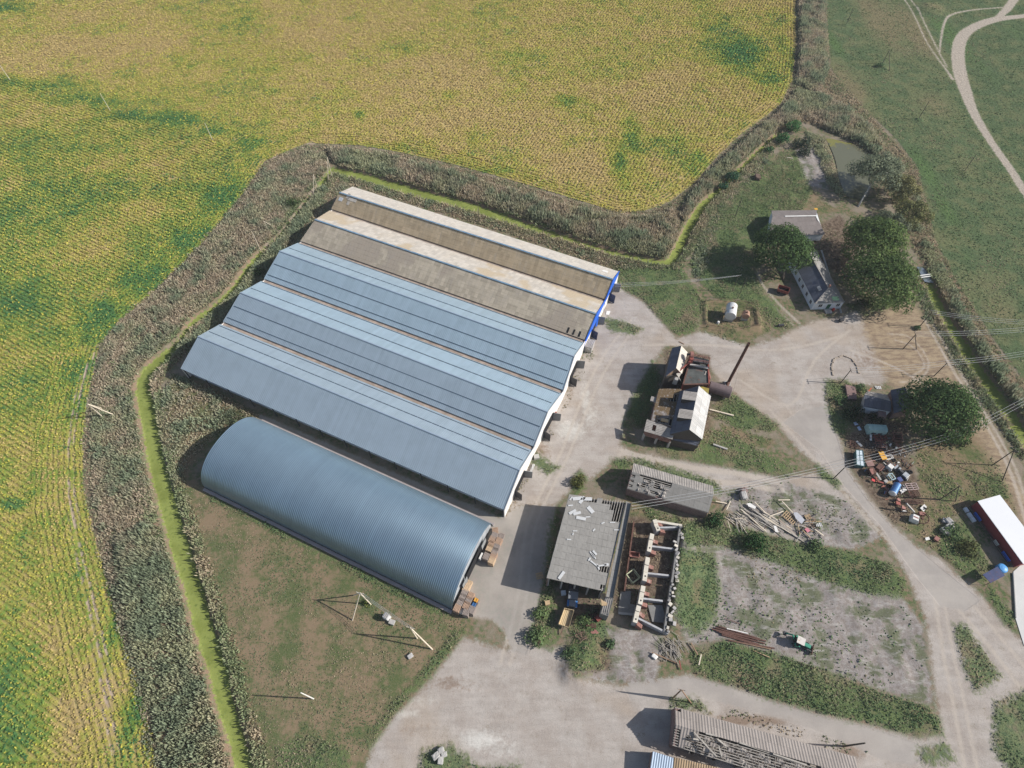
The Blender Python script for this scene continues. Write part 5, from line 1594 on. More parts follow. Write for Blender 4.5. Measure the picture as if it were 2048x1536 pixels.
# pale yellow frame and red hopper between shed and pens
def open_frame(px, py, s, z, rz_, mt, label, w=.12):
    x, y = G(px, py, z)
    m = MB()
    M = Matrix.Rotation(rz_, 3, 'Z')
    q = [Vector((x, y, 0)) + M @ Vector((a * s[0] / 2, c * s[1] / 2, 0)) for a, c in ((-1, -1), (1, -1), (1, 1), (-1, 1))]
    for i in range(4):
        for zz in (.1, z):
            m.beam(q[i] + Vector((0, 0, zz)), q[(i + 1) % 4] + Vector((0, 0, zz)), w, w)
        m.beam(q[i], q[i] + Vector((0, 0, z)), w, w)
    return tag(m.build('square_stand', mt), label, 'frame')
open_frame(*sc3(978, 865), (2.4, 2.4), 1.2, .6, plain('pale_yellow_paint', (.55, .56, .36), .7), 'pale yellow square steel frame beside the ruined pens', .2)
def hopper(px, py, s, h, rz_, mt, label, name='hopper', cat='hopper'):
    x, y = G(px, py, h)
    t = thing(name, label, cat, (x, y, 0), rz_)
    M = MW[t]
    m = MB()
    a, c = s[0] / 2, s[1] / 2
    top = [M @ Vector(p) for p in ((-a, -c, h), (a, -c, h), (a, c, h), (-a, c, h))]
    bot = [M @ Vector(p) for p in ((-a * .8, -c * .7, h * .3), (a * .8, -c * .7, h * .3), (a * .8, c * .7, h * .3), (-a * .8, c * .7, h * .3))]
    for i in range(4):
        j = (i + 1) % 4
        m.poly([bot[i], bot[j], top[j], top[i]])
        m.poly([top[i] * .96 + sum(top, Vector()) / 4 * .04, top[j] * .96 + sum(top, Vector()) / 4 * .04, bot[j], bot[i]])
    m.poly(bot[::-1])
    m.build('body', mt, t)
    m = MB()
    for i in range(4):
        m.beam(top[i], top[(i + 1) % 4], .14, .12)
    m.build('rim', mt, t)
    for q in bot:
        m = MB()
        m.beam((q.x, q.y, -.1), q, .1, .1)
        m.build('leg', M_RUST, t)
    return t
hopper(*sc3(990, 672), (2.4, 1.3), 1.5, -.1, M_SALMON, 'faded red feed hopper beside the middle pen')

# ------------------------------------------------------------------ truck under the shed and yellow trailer
def wheel(parent, c, ax, r, w, mt=None):
    c, ax = Vector(c), Vector(ax).normalized()
    m = MB()
    m.lathe(c - ax * w / 2, c + ax * w / 2, [(0, r * .6), (0, r * .94), (.2, r), (.8, r), (1, r * .94), (1, r * .6)], 16)
    o = m.build('wheel', M_TYRE, parent)
    m = MB()
    m.lathe(c - ax * w * .54, c + ax * w * .54, [(0, r * .2), (0, r * .56), (1, r * .56), (1, r * .2)], 12)
    m.build('rim', mt or M_STEEL, o)
M_TYRE = plain('tyre_rubber', (.025, .025, .026), .9, 0, .2)
M_GLASS = plain('dark_glass', (.03, .04, .05), .1, 0, .1, spec=.6)
M_CABBLUE = plain('blue_cab_paint', (.19, .205, .225), .5, 0, .12)
M_SKYBLUE = plain('sky_blue_paint', (.06, .22, .52), .5, 0, .1)
def truck():
    x, y = G(1145.5, 1196, 1.2)
    t = thing('truck', 'old truck with grey-blue cab parked nose out under the shed front', 'truck', (x, y, 0), R(-98))
    M = MW[t]
    rzz = R(-98)
    def bx(n, c, s, mt):
        m = MB()
        m.box(M @ Vector(c), s, rzz)
        return m.build(n, mt, t)
    bx('cab', (-.3, 0, 1.75), (1.8, 2.3, 1.7), M_CABBLUE)
    bx('bonnet', (1.35, 0, 1.35), (1.5, 1.5, .9), M_CABBLUE)
    bx('windscreen', (.62, 0, 2.05), (.06, 1.9, .7), M_GLASS)
    for s in (-1, 1):
        bx('fender', (1.3, s * 1.0, 1.05), (1.5, .5, .35), M_SKYBLUE)
        bx('headlight', (2.08, s * .95, 1.05), (.08, .3, .25), M_WHITE)
    bx('bumper', (2.15, 0, .6), (.15, 2.3, .3), M_STEEL)
    bx('cargo_body', (-3.6, 0, 1.9), (4.6, 2.4, 1.4), M_STEEL)
    for xx in (1.3, -2.6, -4.2):
        for s in (-1, 1):
            wheel(t, M @ Vector((xx, s * 1.0, .5)), M.to_3x3() @ Vector((0, 1, 0)), .5, .3)
truck()
def trailer():
    z = 1.9
    q = [P(1129, 1216.5, z), P(1148, 1220.5, z), P(1137.5, 1255, z), P(1117, 1247.8, z)]
    lo, r = frame((q[0] + q[1]) / 2, (q[3] + q[2]) / 2)
    t = thing('farm_trailer', 'high-sided tan yellow farm trailer standing in front of the open shed', 'trailer', lo, r)
    mt = corrugated('tan_boarded_trailer', (.55, .43, .26), .4, 1, .5, .85, 0, (.4, 9), .15, (.4, .3, .17), .4, .15)
    m = MB()
    m.slab([p + Vector((0, 0, -.55)) for p in q], .2)
    m.build('bed', mt, t)
    for i in range(4):
        m = MB()
        a, c = q[i], q[(i + 1) % 4]
        e = (c - a).normalized() * .06
        m.beam(a - e + Vector((0, 0, -.3)), c - e + Vector((0, 0, -.3)), .1, .9)
        m.build('side_board', mt, t)
    ax = (q[1] - q[0]).normalized()
    for f in (.22, .78):
        for s in (0.08, .92):
            c = lerp(lerp(q[0], q[3], f), lerp(q[1], q[2], f), s)
            wheel(t, (c.x, c.y, .5), ax, .5, .28)
    m = MB()
    a = (q[2] + q[3]) / 2
    d = ((q[3] + q[2]) / 2 - (q[0] + q[1]) / 2).normalized()
    m.beam((a.x, a.y, .8), (a.x + d.x * 1.8, a.y + d.y * 1.8, .4), .15, .15)
    m.build('drawbar', M_RUST, t)
trailer()

# ------------------------------------------------------------------ long derelict shed with holes in its roof
def derelict():
    ze, zr = 3.9, 6.2
    b0, b1 = P(1267.4, 926.4, ze), P(1426, 971.8, ze)
    r0, r1 = P(1264.5, 943.5, zr), P(1427.5, 988.5, zr)
    f0, f1 = P(1254.4, 977, ze), P(1416.8, 1025.3, ze)
    lo, r = frame(f0, f1)
    t = thing('derelict_shed', 'derelict brick shed with holes broken through its grey roof', 'shed', lo, r)
    roof_slope(t, b0, b1, r1, r0, M_ASB2, .1)
    holes = {(0, j) for j in (1, 3, 5)} | {(2, 6), (3, 6), (4, 6), (5, 6), (3, 5), (4, 5), (6, 6), (7, 6), (6, 5), (7, 5), (6, 4), (7, 4), (8, 6), (8, 5), (5, 1), (7, 0), (8, 0), (7, 1), (6, 1), (9, 6), (9, 5), (6, 3), (7, 3), (4, 4), (3, 3), (2, 2), (3, 2)}
    grid_roof(t, f0, f1, r1, r0, 20, 7, holes, M_ASB, .09, purlins=(9, 0), bent={(2, 3), (4, 3), (5, 3), (4, 2), (5, 5), (8, 3)})
    q = inset([f0, f1, b1, b0], .35)
    walls(t, [Vector((p.x, p.y, ze - .1)) for p in q], None, M_BRICKP, .35)
    gable_end(t, q[0], lerp(r0, r1, .012), q[3], M_BRICKP, .3)
    gable_end(t, q[1], lerp(r0, r1, .985), q[2], M_BRICKP, .3)
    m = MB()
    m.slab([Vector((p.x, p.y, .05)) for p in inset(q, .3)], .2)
    m.build('floor', M_DARK, t)  # near-black floor colour stands for the shade below the roof holes
    m = MB()
    c = P(1289, 977, 3.6)
    for k in range(26):
        a = random.uniform(0, 6.3)
        m.beam(c, c + Vector((math.cos(a) * 1.8, math.sin(a) * 1.6, random.uniform(-.1, 1.0))), .05, .05)
    tag(m.build('dead_brush', plain('dead_red_twigs', (.20, .10, .08), .9)), 'dead reddish brushwood fallen on the broken shed roof', 'brushwood')
    m = MB()
    for k in range(16):
        u, v = random.choice((random.uniform(.10, .27), random.uniform(.38, .46))), random.uniform(.08, .8)
        p = lerp(lerp(f0, f1, u), lerp(r0, r1, u), v) + Vector((0, 0, random.uniform(-.05, .12)))
        m.box(p, (random.uniform(.5, 1.5), random.uniform(.3, .9), .05), M=Matrix.Rotation(random.uniform(0, 3), 3, 'Z') @ Matrix.Rotation(random.uniform(-.3, .3), 3, 'X'))
    m.build('broken_sheets', M_ASB2, t)['kind'] = 'stuff'
derelict()

# ------------------------------------------------------------------ old grain mill: barn, lower roofs, dryer, tower, tank and chimney
sc1 = lambda x, y: (1200 + x * .14648, 640 + y * .14648)
sc2 = lambda x, y: (1200 + x * .14648, 840 + y * .14648)
def mill():
    zr, ze = 9.6, 5.6
    R0, R1 = P(*sc1(1350, 900), zr), P(*sc2(1222, 130), zr)
    E0, E1 = P(*sc1(1515, 1040), ze), P(*sc2(1397, 265), ze)
    W0 = 2 * Vector((R0.x, R0.y, 0)) - Vector((E0.x, E0.y, 0)) + Vector((0, 0, ze))
    W1 = 2 * Vector((R1.x, R1.y, 0)) - Vector((E1.x, E1.y, 0)) + Vector((0, 0, ze))
    lo, r = frame(R1, R0)
    t = thing('grain_mill', 'old grain mill barn with steep pale roof, dormer boxes and mossy lower roofs', 'mill', lo, r)
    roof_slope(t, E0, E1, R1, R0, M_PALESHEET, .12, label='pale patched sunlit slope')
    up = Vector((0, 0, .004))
    roof_slope(t, W1, W0, R0 + up, R1 + up, M_SHADESLOPE, .12, label='shaded slope painted dark blue-grey')
    gable_end(t, inset([W1, E1], .2)[0], R1 + (R0 - R1).normalized() * .2, inset([W1, E1], .2)[1], M_WOODD, .25)
    gable_end(t, inset([W0, E0], .2)[0], R0 + (R1 - R0).normalized() * .3, inset([W0, E0], .2)[1], M_WOODD, .25)
    for a, c in ((E0, E1), (W0, W1)):
        m = MB()
        v = (lerp(a, c, .5) - lerp(R0, R1, .5))
        v.z = 0
        o = -v.normalized() * .4
        m.beam(lerp(a, c, .03) + o + Vector((0, 0, -ze / 2 - .1)), lerp(a, c, .97) + o + Vector((0, 0, -ze / 2 - .1)), .25, ze)
        m.build('wall', M_WOODB, t)
    dr = (R0 - R1).normalized()
    dw = (lerp(W0, W1, .5) - lerp(R0, R1, .5))
    dw.z = 0
    dw.normalize()
    for cpx in (sc1(1258, 1045), sc1(1200, 1292)):
        c = P(*cpx, 9.0)
        s = (c - R1).dot(dr)
        c = R1 + dr * s + dw * 1.9
        m = MB()
        q = [c + dr * a + dw * b_ for a, b_ in ((-1.5, -1.9), (1.5, -1.9), (1.5, 1.9), (-1.5, 1.9))]
        m.slab([Vector((p.x, p.y, zr + (-.25 if i in (2, 3) else -.02))) for i, p in enumerate(q)], .12)
        o = m.build('dormer_roof', M_ASB2, t)
        m = MB()
        c2 = c + dw * 0.2
        m.box((c2.x, c2.y, 8.15), (2.6, 3.0, 2.4), r)
        m.build('dormer_wall', M_WOODD, o)
    # lower flat roof on the left with moss and openings
    z = 5.4
    p00, p10, p11, p01 = P(*sc1(700, 1372), z), P(*sc1(1010, 1470), z), P(*sc1(1115, 930), z), P(*sc1(805, 940), z)
    b = NB('mossy_sheet_roof')
    moss = b.mr(b.math('ADD', b.noise(.5, 5, .7), b.math('MULTIPLY', b.xyz()[0], .028)), .56, .70)
    colr = b.mix(moss, (.24, .215, .20), (.15, .105, .06))
    colr = b.mul(b.mix(b.mr(b.noise(1.6, 4, .7), .56, .66), colr, (.36, .33, .32)), b.mr(b.noise(5, 3, .7), .3, .7, .75, 1.2, False))
    mossy = b.finish(colr, .95, 0, .15, b.bump(b.noise(3, 4), .6, .2))
    grid_roof(t, p00, p10, p11, p01, 7, 11, {(4, 7), (5, 7), (6, 7), (5, 8), (6, 8), (4, 1), (5, 1), (5, 0), (6, 0), (3, 0), (6, 1), (2, 0)}, mossy, .12, purlins=(8, 1))
    q = inset([p00, p10, p11, p01], .3)
    walls(t, q, z - .15, M_BRICK, .3)
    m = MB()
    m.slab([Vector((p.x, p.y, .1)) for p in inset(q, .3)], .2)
    m.build('floor', M_DARK, t)  # floor coloured near-black as shade under the roof openings
    # little shed roof in front over red brick
    z = 5.2
    a = [P(*sc2(600, 150), z - .3), P(*sc2(990, 265), z - .3), P(*sc2(1022, 130), z + .5), P(*sc1(640, 1352), z + .5)]
    grid_roof(t, a[0], a[1], a[2], a[3], 8, 4, {(2, 2), (2, 1)}, M_ASB2, .1)
    m = MB()
    q = inset(a, .25)
    m.beam(q[0] + Vector((0, 0, -1.2)), q[1] + Vector((0, 0, -1.2)), .3, 2.0)
    m.build('brick_front', M_BRICK, t)
    for k in (.02, .5, .98):
        m = MB()
        p = lerp(q[0], q[1], k)
        m.beam((p.x, p.y, -.2), (p.x, p.y, z - 1.9), .5, .5)
        m.build('column', M_CONC, t)
    m = MB()
    p = P(*sc1(885, 1370), 6.2)
    m.box(p, (.8, 2.0, .5), r + .1)
    m.build('vent', M_WOODT, t)
    # lean-to at the gable foot
    z = 4.2
    q = [P(*sc2(985, 268), z - .9), P(*sc2(1330, 355), z - .9), P(*sc2(1372, 275), z + .3), P(*sc2(1030, 165), z + .3)]
    roof_slope(t, *q, M_SHADESLOPE, .12)
    walls(t, inset(q, .25), None, M_WOODD, .2)
    m = MB()
    m.box(P(*sc1(738, 1090), 4.6), (1.6, 2.0, .6), r)
    m.build('side_hatch', M_ASB2, t)
    return t, r
MILL, MILLR = mill()
def tower():
    zr, ze = 10.6, 8.4
    R0, R1 = P(*sc1(1112, 350), zr), P(*sc1(1040, 655), zr)
    E0, E1 = P(*sc1(1195, 440), ze), P(*sc1(1118, 735), ze)
    L0, L1 = P(*sc1(985, 380), ze - .3), P(*sc1(893, 772), ze - .3)
    lo, r = frame(R1, R0)
    t = thing('elevator_house', 'tall narrow elevator house with dark blue-grey roof beside the red dryer', 'building', lo, r)
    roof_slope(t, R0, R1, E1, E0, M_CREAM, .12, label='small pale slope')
    roof_slope(t, L0, L1, R1, R0, M_SHADESLOPE, .12, label='large slope with shade painted dark')
    q = inset([L1, E1, E0, L0], .35)
    walls(t, [Vector((p.x, p.y, ze - .4)) for p in q], None, M_WOODD, .25)
    gable_end(t, q[0], R1 + (R0 - R1).normalized() * .4, q[1], M_WOODB, .2)
    gable_end(t, q[3], R0 + (R1 - R0).normalized() * .4, q[2], M_WOODB, .2)
    m = MB()
    c = P(*sc1(1062, 760), 8.6)
    d = Vector((math.cos(r), math.sin(r), 0))
    n_ = Vector((-d.y, d.x, 0))
    m.slab([c - n_ * .9 + d * 1.6, c - n_ * .5 - d * .4, c + n_ * -1.2 - d * 1.6, c + n_ * .6 + d * .6][::-1], .15)
    m.build('chute_cover', M_CREAM, t)
    m = MB()
    m.box(P(*sc1(1030, 830), 6.5), (1.0, 1.2, 2.4), r)
    m.build('chute', M_CONC, t)
tower()
def dryer():
    z = 7.6
    q = [P(*sc1(1135, 880), z), P(*sc1(1490, 870), z), P(*sc1(1478, 600), z), P(*sc1(1232, 545), z)]
    lo, r = frame(q[0], q[1])
    t = thing('grain_dryer', 'rusty red grain dryer with railed platform behind the mill barn', 'dryer', lo, r)
    i = inset(q, .3)
    walls(t, i, z - .3, M_RUST, .2)
    m = MB()
    m.slab([p + Vector((0, 0, -.25)) for p in q], .1)
    o = m.build('top_plate', plain('dark_mottled_plate', (.085, .09, .085), .8, 0, .4, .6, dirt=(.13, .06, .045), dirt_amt=.9), t)
    for k in range(4):
        m = MB()
        m.beam(q[k] + Vector((0, 0, -.1)), q[(k + 1) % 4] + Vector((0, 0, -.1)), .4, .35)
        m.build('rim_beam', M_RUST if k != 1 else M_REDP, t)
        m = MB()
        p = q[k]
        m.beam((p.x, p.y, -.2), p, .3, .3)
        m.build('leg', M_REDP, t)
    m = MB()
    a, c = P(*sc1(1228, 605), 8.2), P(*sc1(1478, 655), 8.2)
    m.beam(a, c, .7, .2)
    m.build('plank', M_CONC, t)
    # railed platform
    z2 = 9.0
    w = [P(*sc1(1262, 560), z2), P(*sc1(1480, 600), z2), P(*sc1(1492, 545), z2), P(*sc1(1270, 495), z2)]
    m = MB()
    m.slab(w, .12)
    pl = m.build('platform', M_STEEL, t)
    m = MB()
    for k in range(4):
        for dz in (.55, 1.05):
            m.beam(w[k] + Vector((0, 0, dz)), w[(k + 1) % 4] + Vector((0, 0, dz)), .09, .09)
        for s in (0, .33, .66):
            p = lerp(w[k], w[(k + 1) % 4], s)
            m.beam(p, p + Vector((0, 0, 1.05)), .08, .08)
    m.build('railing', M_SALMON, pl)
    for k in range(4):
        m = MB()
        m.beam((w[k].x, w[k].y, 0), w[k], .16, .16)
        m.build('platform_post', M_REDP, t)
    # elevator leg with motor
    e0, e1 = P(*sc1(1232, 620), 8.8), P(*sc1(1262, 440), 11.0)
    m = MB()
    x, y = G(*sc1(1240, 540), 9.5)
    m.box((x, y, 5.2), (.9, 1.4, 10.4), r)
    m.build('elevator_leg', M_REDP, t)
    m = MB()
    m.lathe((x - .4, y + .9, 10.8), (x + .5, y + .9, 10.8), [(0, .3), (0, .9), (1, .9), (1, .3)], 14)
    hd = m.build('elevator_head', M_SALMON, t)
    m = MB()
    m.tube((x - 1.3, y + .9, 10.8), (x - .4, y + .9, 10.8), .3, .3, 10)
    m.build('motor', M_STEEL, hd)
    m = MB()
    m.beam((x - .2, y - .6, 9.6), P(*sc1(1070, 710), 9.0), .35, .35)
    m.build('spout', M_REDP, t)
    m = MB()
    m.beam(P(*sc1(1475, 670), 7.8), P(*sc1(1505, 800), 4.0), .5, .3)
    m.build('stair', M_SALMON, t)
    m = MB()
    m.beam(P(*sc1(1450, 700), 7.6), P(*sc1(1380, 880), 6.5), .35, .12)
    m.build('ladder', M_WOOD, t)
    m = MB()
    m.slab([P(*sc1(x_, y_), 6.2) for x_, y_ in ((1345, 905), (1480, 1010), (1490, 935), (1375, 900))], .1)
    m.build('mossy_cover', plain('yellow_lichen_sheet', (.30, .24, .06), .95, 0, .3), t)
dryer()
def boiler():
    a, c = P(*sc1(1490, 905), 2.4), P(*sc1(1790, 1000), 2.4)
    t = thing('boiler_tank', 'dark rusty horizontal boiler cylinder right of the mill barn', 'tank', (a.x, a.y, 0), math.atan2(c.y - a.y, c.x - a.x))
    m = MB()
    m.lathe(a, c, [(0, .3), (0, 1.7), (.96, 1.8), (.985, 1.55), (1, .9), (1.0, .2)], 22)
    m.build('shell', plain('sooty_boiler_steel', (.17, .13, .13), .7, .2, .25, .7, dirt=(.1, .075, .07)), t, smooth=False)
    for s in (.2, .8):
        m = MB()
        p = lerp(a, c, s)
        m.box((p.x, p.y, .4), (.5, 2.4, 1.2), math.atan2(c.y - a.y, c.x - a.x))
        m.build('saddle', M_CONCD, t)
    b0, b1 = P(1455, 768, 0), Vector((*G(1455, 768), 0)) + Vector((0, 0, 20.0))
    f = MB()
    t2 = thing('chimney_stack', 'tall thin rusty steel chimney pipe beside the mill', 'chimney', b0, 0)
    f.lathe(b0, b1, [(0, .62), (.03, .62), (.05, .46), (.34, .44), (.345, .5), (.355, .5), (.36, .44), (.66, .42), (.665, .48), (.675, .48), (.68, .42), (1, .40), (1, .30), (.97, .28)], 14)
    f.build('pipe', plain('rusty_chimney', (.125, .065, .05), .85, .1, .35, .9, dirt=(.06, .04, .035)), t2)
    f = MB()
    f.tube((b0.x, b0.y, 1.2), lerp(a, c, .75), .45, .45, 10)
    f.build('flue', M_RUST, t2)
    f = MB()
    f.box((b0.x, b0.y, .1), (1.8, 1.8, .5))
    f.build('base', M_CONC, t2)
    for k in range(3):
        g = k * 2.1 + .4
        f = MB()
        f.tube((b0.x, b0.y, 13.4), (b0.x + 8 * math.cos(g), b0.y + 8 * math.sin(g), 0), .012, .012, 4)
        f.build('guy_wire', M_STEEL, t2)
boiler()

# ------------------------------------------------------------------ white houses
def window(parent, c, along, out, w=1.0, h=1.3, mt=None, sash=True):
    c, along, out = Vector(c), Vector(along).normalized(), Vector(out).normalized()
    m = MB()
    m.beam(c - along * w / 2 + out * .03, c + along * w / 2 + out * .03, .06, h)
    o = m.build('window', M_GLASS, parent)
    if sash:
        m = MB()
        for z in (-h / 2, h / 2):
            m.beam(c - along * (w / 2 + .06) + out * .06 + Vector((0, 0, z)), c + along * (w / 2 + .06) + out * .06 + Vector((0, 0, z)), .08, .09)
        for s in (-1, 0, 1):
            m.beam(c + along * s * w / 2 + out * .06 + Vector((0, 0, -h / 2)), c + along * s * w / 2 + out * .06 + Vector((0, 0, h / 2)), .06, .08)
        m.build('frame', mt or M_WHITE, o)
def house():
    ze, zr = 3.4, 6.0
    E0, E1 = P(1630.4, 607, ze), P(1690, 604.6, ze)
    L1 = P(1577, 503, ze)
    W = E1 - E0
    d = (L1 - E0)
    B0, B1 = L1, L1 + W
    dn = d.normalized()
    H0 = lerp(E0, E1, .5) + dn * 4.2
    H0.z = zr
    H1 = lerp(B0, B1, .5) - dn * 4.2
    H1.z = zr
    lo, r = frame(E0, L1)
    t = thing('white_house', 'long low whitewashed house with dark hipped roof and green door', 'house', lo, r)
    for pts, lb in (([E0, E1, H0], 'front hip'), ([E1, B1, H1, H0], 'right slope'), ([B1, B0, H1], 'back hip'), ([B0, E0, H0, H1], 'left slope')):
        m = MB()
        m.slab(pts, .12)
        m.build('roof', M_SHADESLOPE if lb == 'left slope' else M_ASB, t, label=lb)  # left slope, away from the sun, gets the roof colour with shade in it
    m = MB()
    m.beam(H0 + Vector((0, 0, .06)), H1 + Vector((0, 0, .06)), .35, .12)
    for e in (E0, E1):
        m.beam(H0 + Vector((0, 0, .05)), e + Vector((0, 0, .05)), .25, .1)
    m.build('ridge_tiles', M_ASB2, t)
    q = inset([E0, E1, B1, B0], .55)
    walls(t, q, ze - .12, M_WHITEW, .35)
    n_ = Vector((0, 0, 1)).cross(dn)
    if n_.dot(W) > 0:
        n_ = -n_
    n_.z = 0
    for s in (.07, .22, .37, .50, .64, .78):
        c = lerp(q[0], q[3], s) + n_ * .19
        window(t, (c.x, c.y, 1.9), dn, n_, 1.1, 1.5)
    wn_ = (q[1] - q[0]).normalized()
    fo = -dn
    for s in (.24, .86):
        c = lerp(q[0], q[1], s) + fo * .19
        window(t, (c.x, c.y, 1.9), wn_, fo, 1.2, 1.4)
    m = MB()
    c = lerp(q[0], q[1], .55) + fo * .2
    m.box((c.x, c.y, 1.15), (1.2, .1, 2.3), math.atan2(wn_.y, wn_.x))
    dd = m.build('door', plain('dark_green_door', (.02, .10, .05), .5, 0, .15), t)
    m = MB()
    m.box((c.x + fo.x * 1.0, c.y + fo.y * 1.0, .12), (2.2, 2.0, .3), math.atan2(wn_.y, wn_.x))
    m.build('doorstep', M_CONC, t)
    m = MB()
    m.slab([c + fo * .05 + wn_ * a + fo * o + Vector((0, 0, 2.75 - .25 * o)) for a, o in ((-1.1, 0), (-1.1, 1.4), (1.1, 1.4), (1.1, 0))], .07)
    m.build('porch_roof', plain('green_tin', (.02, .07, .04), .6), t)
    m = MB()
    c2 = lerp(B0, E0, .80) + Vector((n_.x * -2.6, n_.y * -2.6, 1.55))
    m.box(c2 + Vector((0, 0, .18)), (1.8, 1.0, .06), r, M=Matrix.Rotation(r, 3, 'Z') @ Matrix.Rotation(R(-28), 3, 'X'))
    m.build('skylight_sheet', M_PALESHEET, t)
    m = MB()
    m.box(H0 + Vector((.2, .3, .5)), (.5, .5, 1.2), r)
    m.build('chimney', M_BRICK, t)
    m = MB()
    c = lerp(q[0], q[1], .74) + fo * .9
    m.lathe((c.x, c.y, .0), (c.x, c.y, .9), [(0, .3), (.1, .4), (.9, .4), (1, .36)], 12)
    tag(m.build('red_barrel', plain('red_barrel_paint', (.5, .04, .03), .5)), 'red barrel standing beside the green house door', 'barrel')
    m = MB()
    c = P(1683, 640, .7)
    m.box(c, (1.5, 1.0, .7), .4)
    tag(m.build('scrap_cart', M_STEEL), 'small dark cart parked in the tree shade by the house', 'cart')
house()
def house2():
    zr, ze = 5.4, 3.2
    R0, R1 = P(1545, 433.5, zr), P(1633, 432, zr)
    F0, F1 = P(1536, 474, ze), P(1650, 468, ze)
    B0, B1 = P(1543, 421, ze), P(1634, 420, ze)
    lo, r = frame(F0, F1)
    t = thing('white_house', 'smaller white house with grey-brown sheet roof behind the dark round tree', 'house', lo, r)
    brn = corrugated('brown_grey_house_roof', (.235, .205, .19), .4, 0, .3, .9, 0, (1.1, 1.7), .1, (.17, .15, .14), .5, .1, .25, (1.15, 1.75))
    roof_slope(t, F0, F1, R1, R0, brn, .12)
    roof_slope(t, B1, B0, R0 + Vector((0, 0, .004)), R1 + Vector((0, 0, .004)), brn, .12)
    m = MB()
    m.beam(lerp(R0, R1, .28) + Vector((0, 0, .1)), R1 + Vector((0, 0, .1)), .5, .15)
    m.beam(R1 + Vector((-.2, 0, .1)), lerp(R1, F1, .3) + Vector((-.2, 0, .1)), .45, .12)
    m.build('white_ridge', M_WHITE, t)
    q = inset([F0, F1, B1, B0], .6)
    walls(t, q, ze - .15, M_WHITEW, .3)
    gable_end(t, q[1], lerp(R0, R1, .97), q[2], M_WHITEW, .25)
    gable_end(t, q[0], lerp(R0, R1, .03), q[3], M_WHITEW, .25)
house2()
def old_double_shed():
    sc = lambda x, y: (1680 + x * .14706, 760 + y * .14706)
    zr, ze = 5.0, 3.1
    R0, R1 = P(*sc(335, 195), zr), P(*sc(690, 288), zr)
    F0, F1 = P(*sc(325, 360), ze), P(*sc(695, 432), ze)
    B0, B1 = P(*sc(372, 150), ze), P(*sc(640, 200), ze)
    lo, r = frame(F0, F1)
    t = thing('grey_shed', 'grey shed with shade-darkened gable roof left of the big round tree', 'shed', lo, r)
    roof_slope(t, F0, F1, R1, R0, M_SHADESLOPE, .12)
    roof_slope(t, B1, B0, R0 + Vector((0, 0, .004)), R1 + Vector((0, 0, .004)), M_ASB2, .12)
    q = inset([F0, F1, B1, B0], .4)
    walls(t, q, ze - .1, M_WHITEW, .25)
    gable_end(t, q[0], lerp(R0, R1, .04), q[3], M_CONC, .2)
    gable_end(t, q[1], lerp(R0, R1, .96), q[2], M_CONC, .2)
    m = MB()
    m.box(P(*sc(560, 478), 1.8), (2.0, 1.8, 1.6), r)
    m.build('porch', M_BRICKP, t)
    R0, R1 = P(*sc(885, 95), 5.4), P(*sc(930, 285), 5.4)
    L0, L1 = P(*sc(690, 135), 3.2), P(*sc(735, 455), 3.2)
    E0, E1 = P(*sc(985, 185), 3.2), P(*sc(1020, 400), 3.2)
    R1 = Vector((R1.x, R1.y - 2.2, R1.z))
    lo, r = frame(R1, R0)
    t = thing('grey_shed', 'second grey shed half hidden by the big round tree', 'shed', lo, r)
    roof_slope(t, L0, L1, R1, R0, M_SHADESLOPE, .12)
    roof_slope(t, E1, E0, R0 + Vector((0, 0, .004)), R1 + Vector((0, 0, .004)), M_ASB2, .12)
    q = inset([L1, E1, E0, L0], .4)
    walls(t, q, 3.05, M_BRICKP, .25)
    gable_end(t, q[0], lerp(R1, R0, .05), q[1], M_BRICKP, .2)
    gable_end(t, q[3], lerp(R1, R0, .95), q[2], M_BRICKP, .2)
    m = MB()
    m.slab([P(*sc(x, y), .9) for x, y in ((75, 60), (215, 90), (230, 260), (110, 255))][::-1], 1.1)
    tag(m.build('brick_pit', M_BRICKP), 'low ruined brick pit beside the grey shed', 'ruin')
old_double_shed()

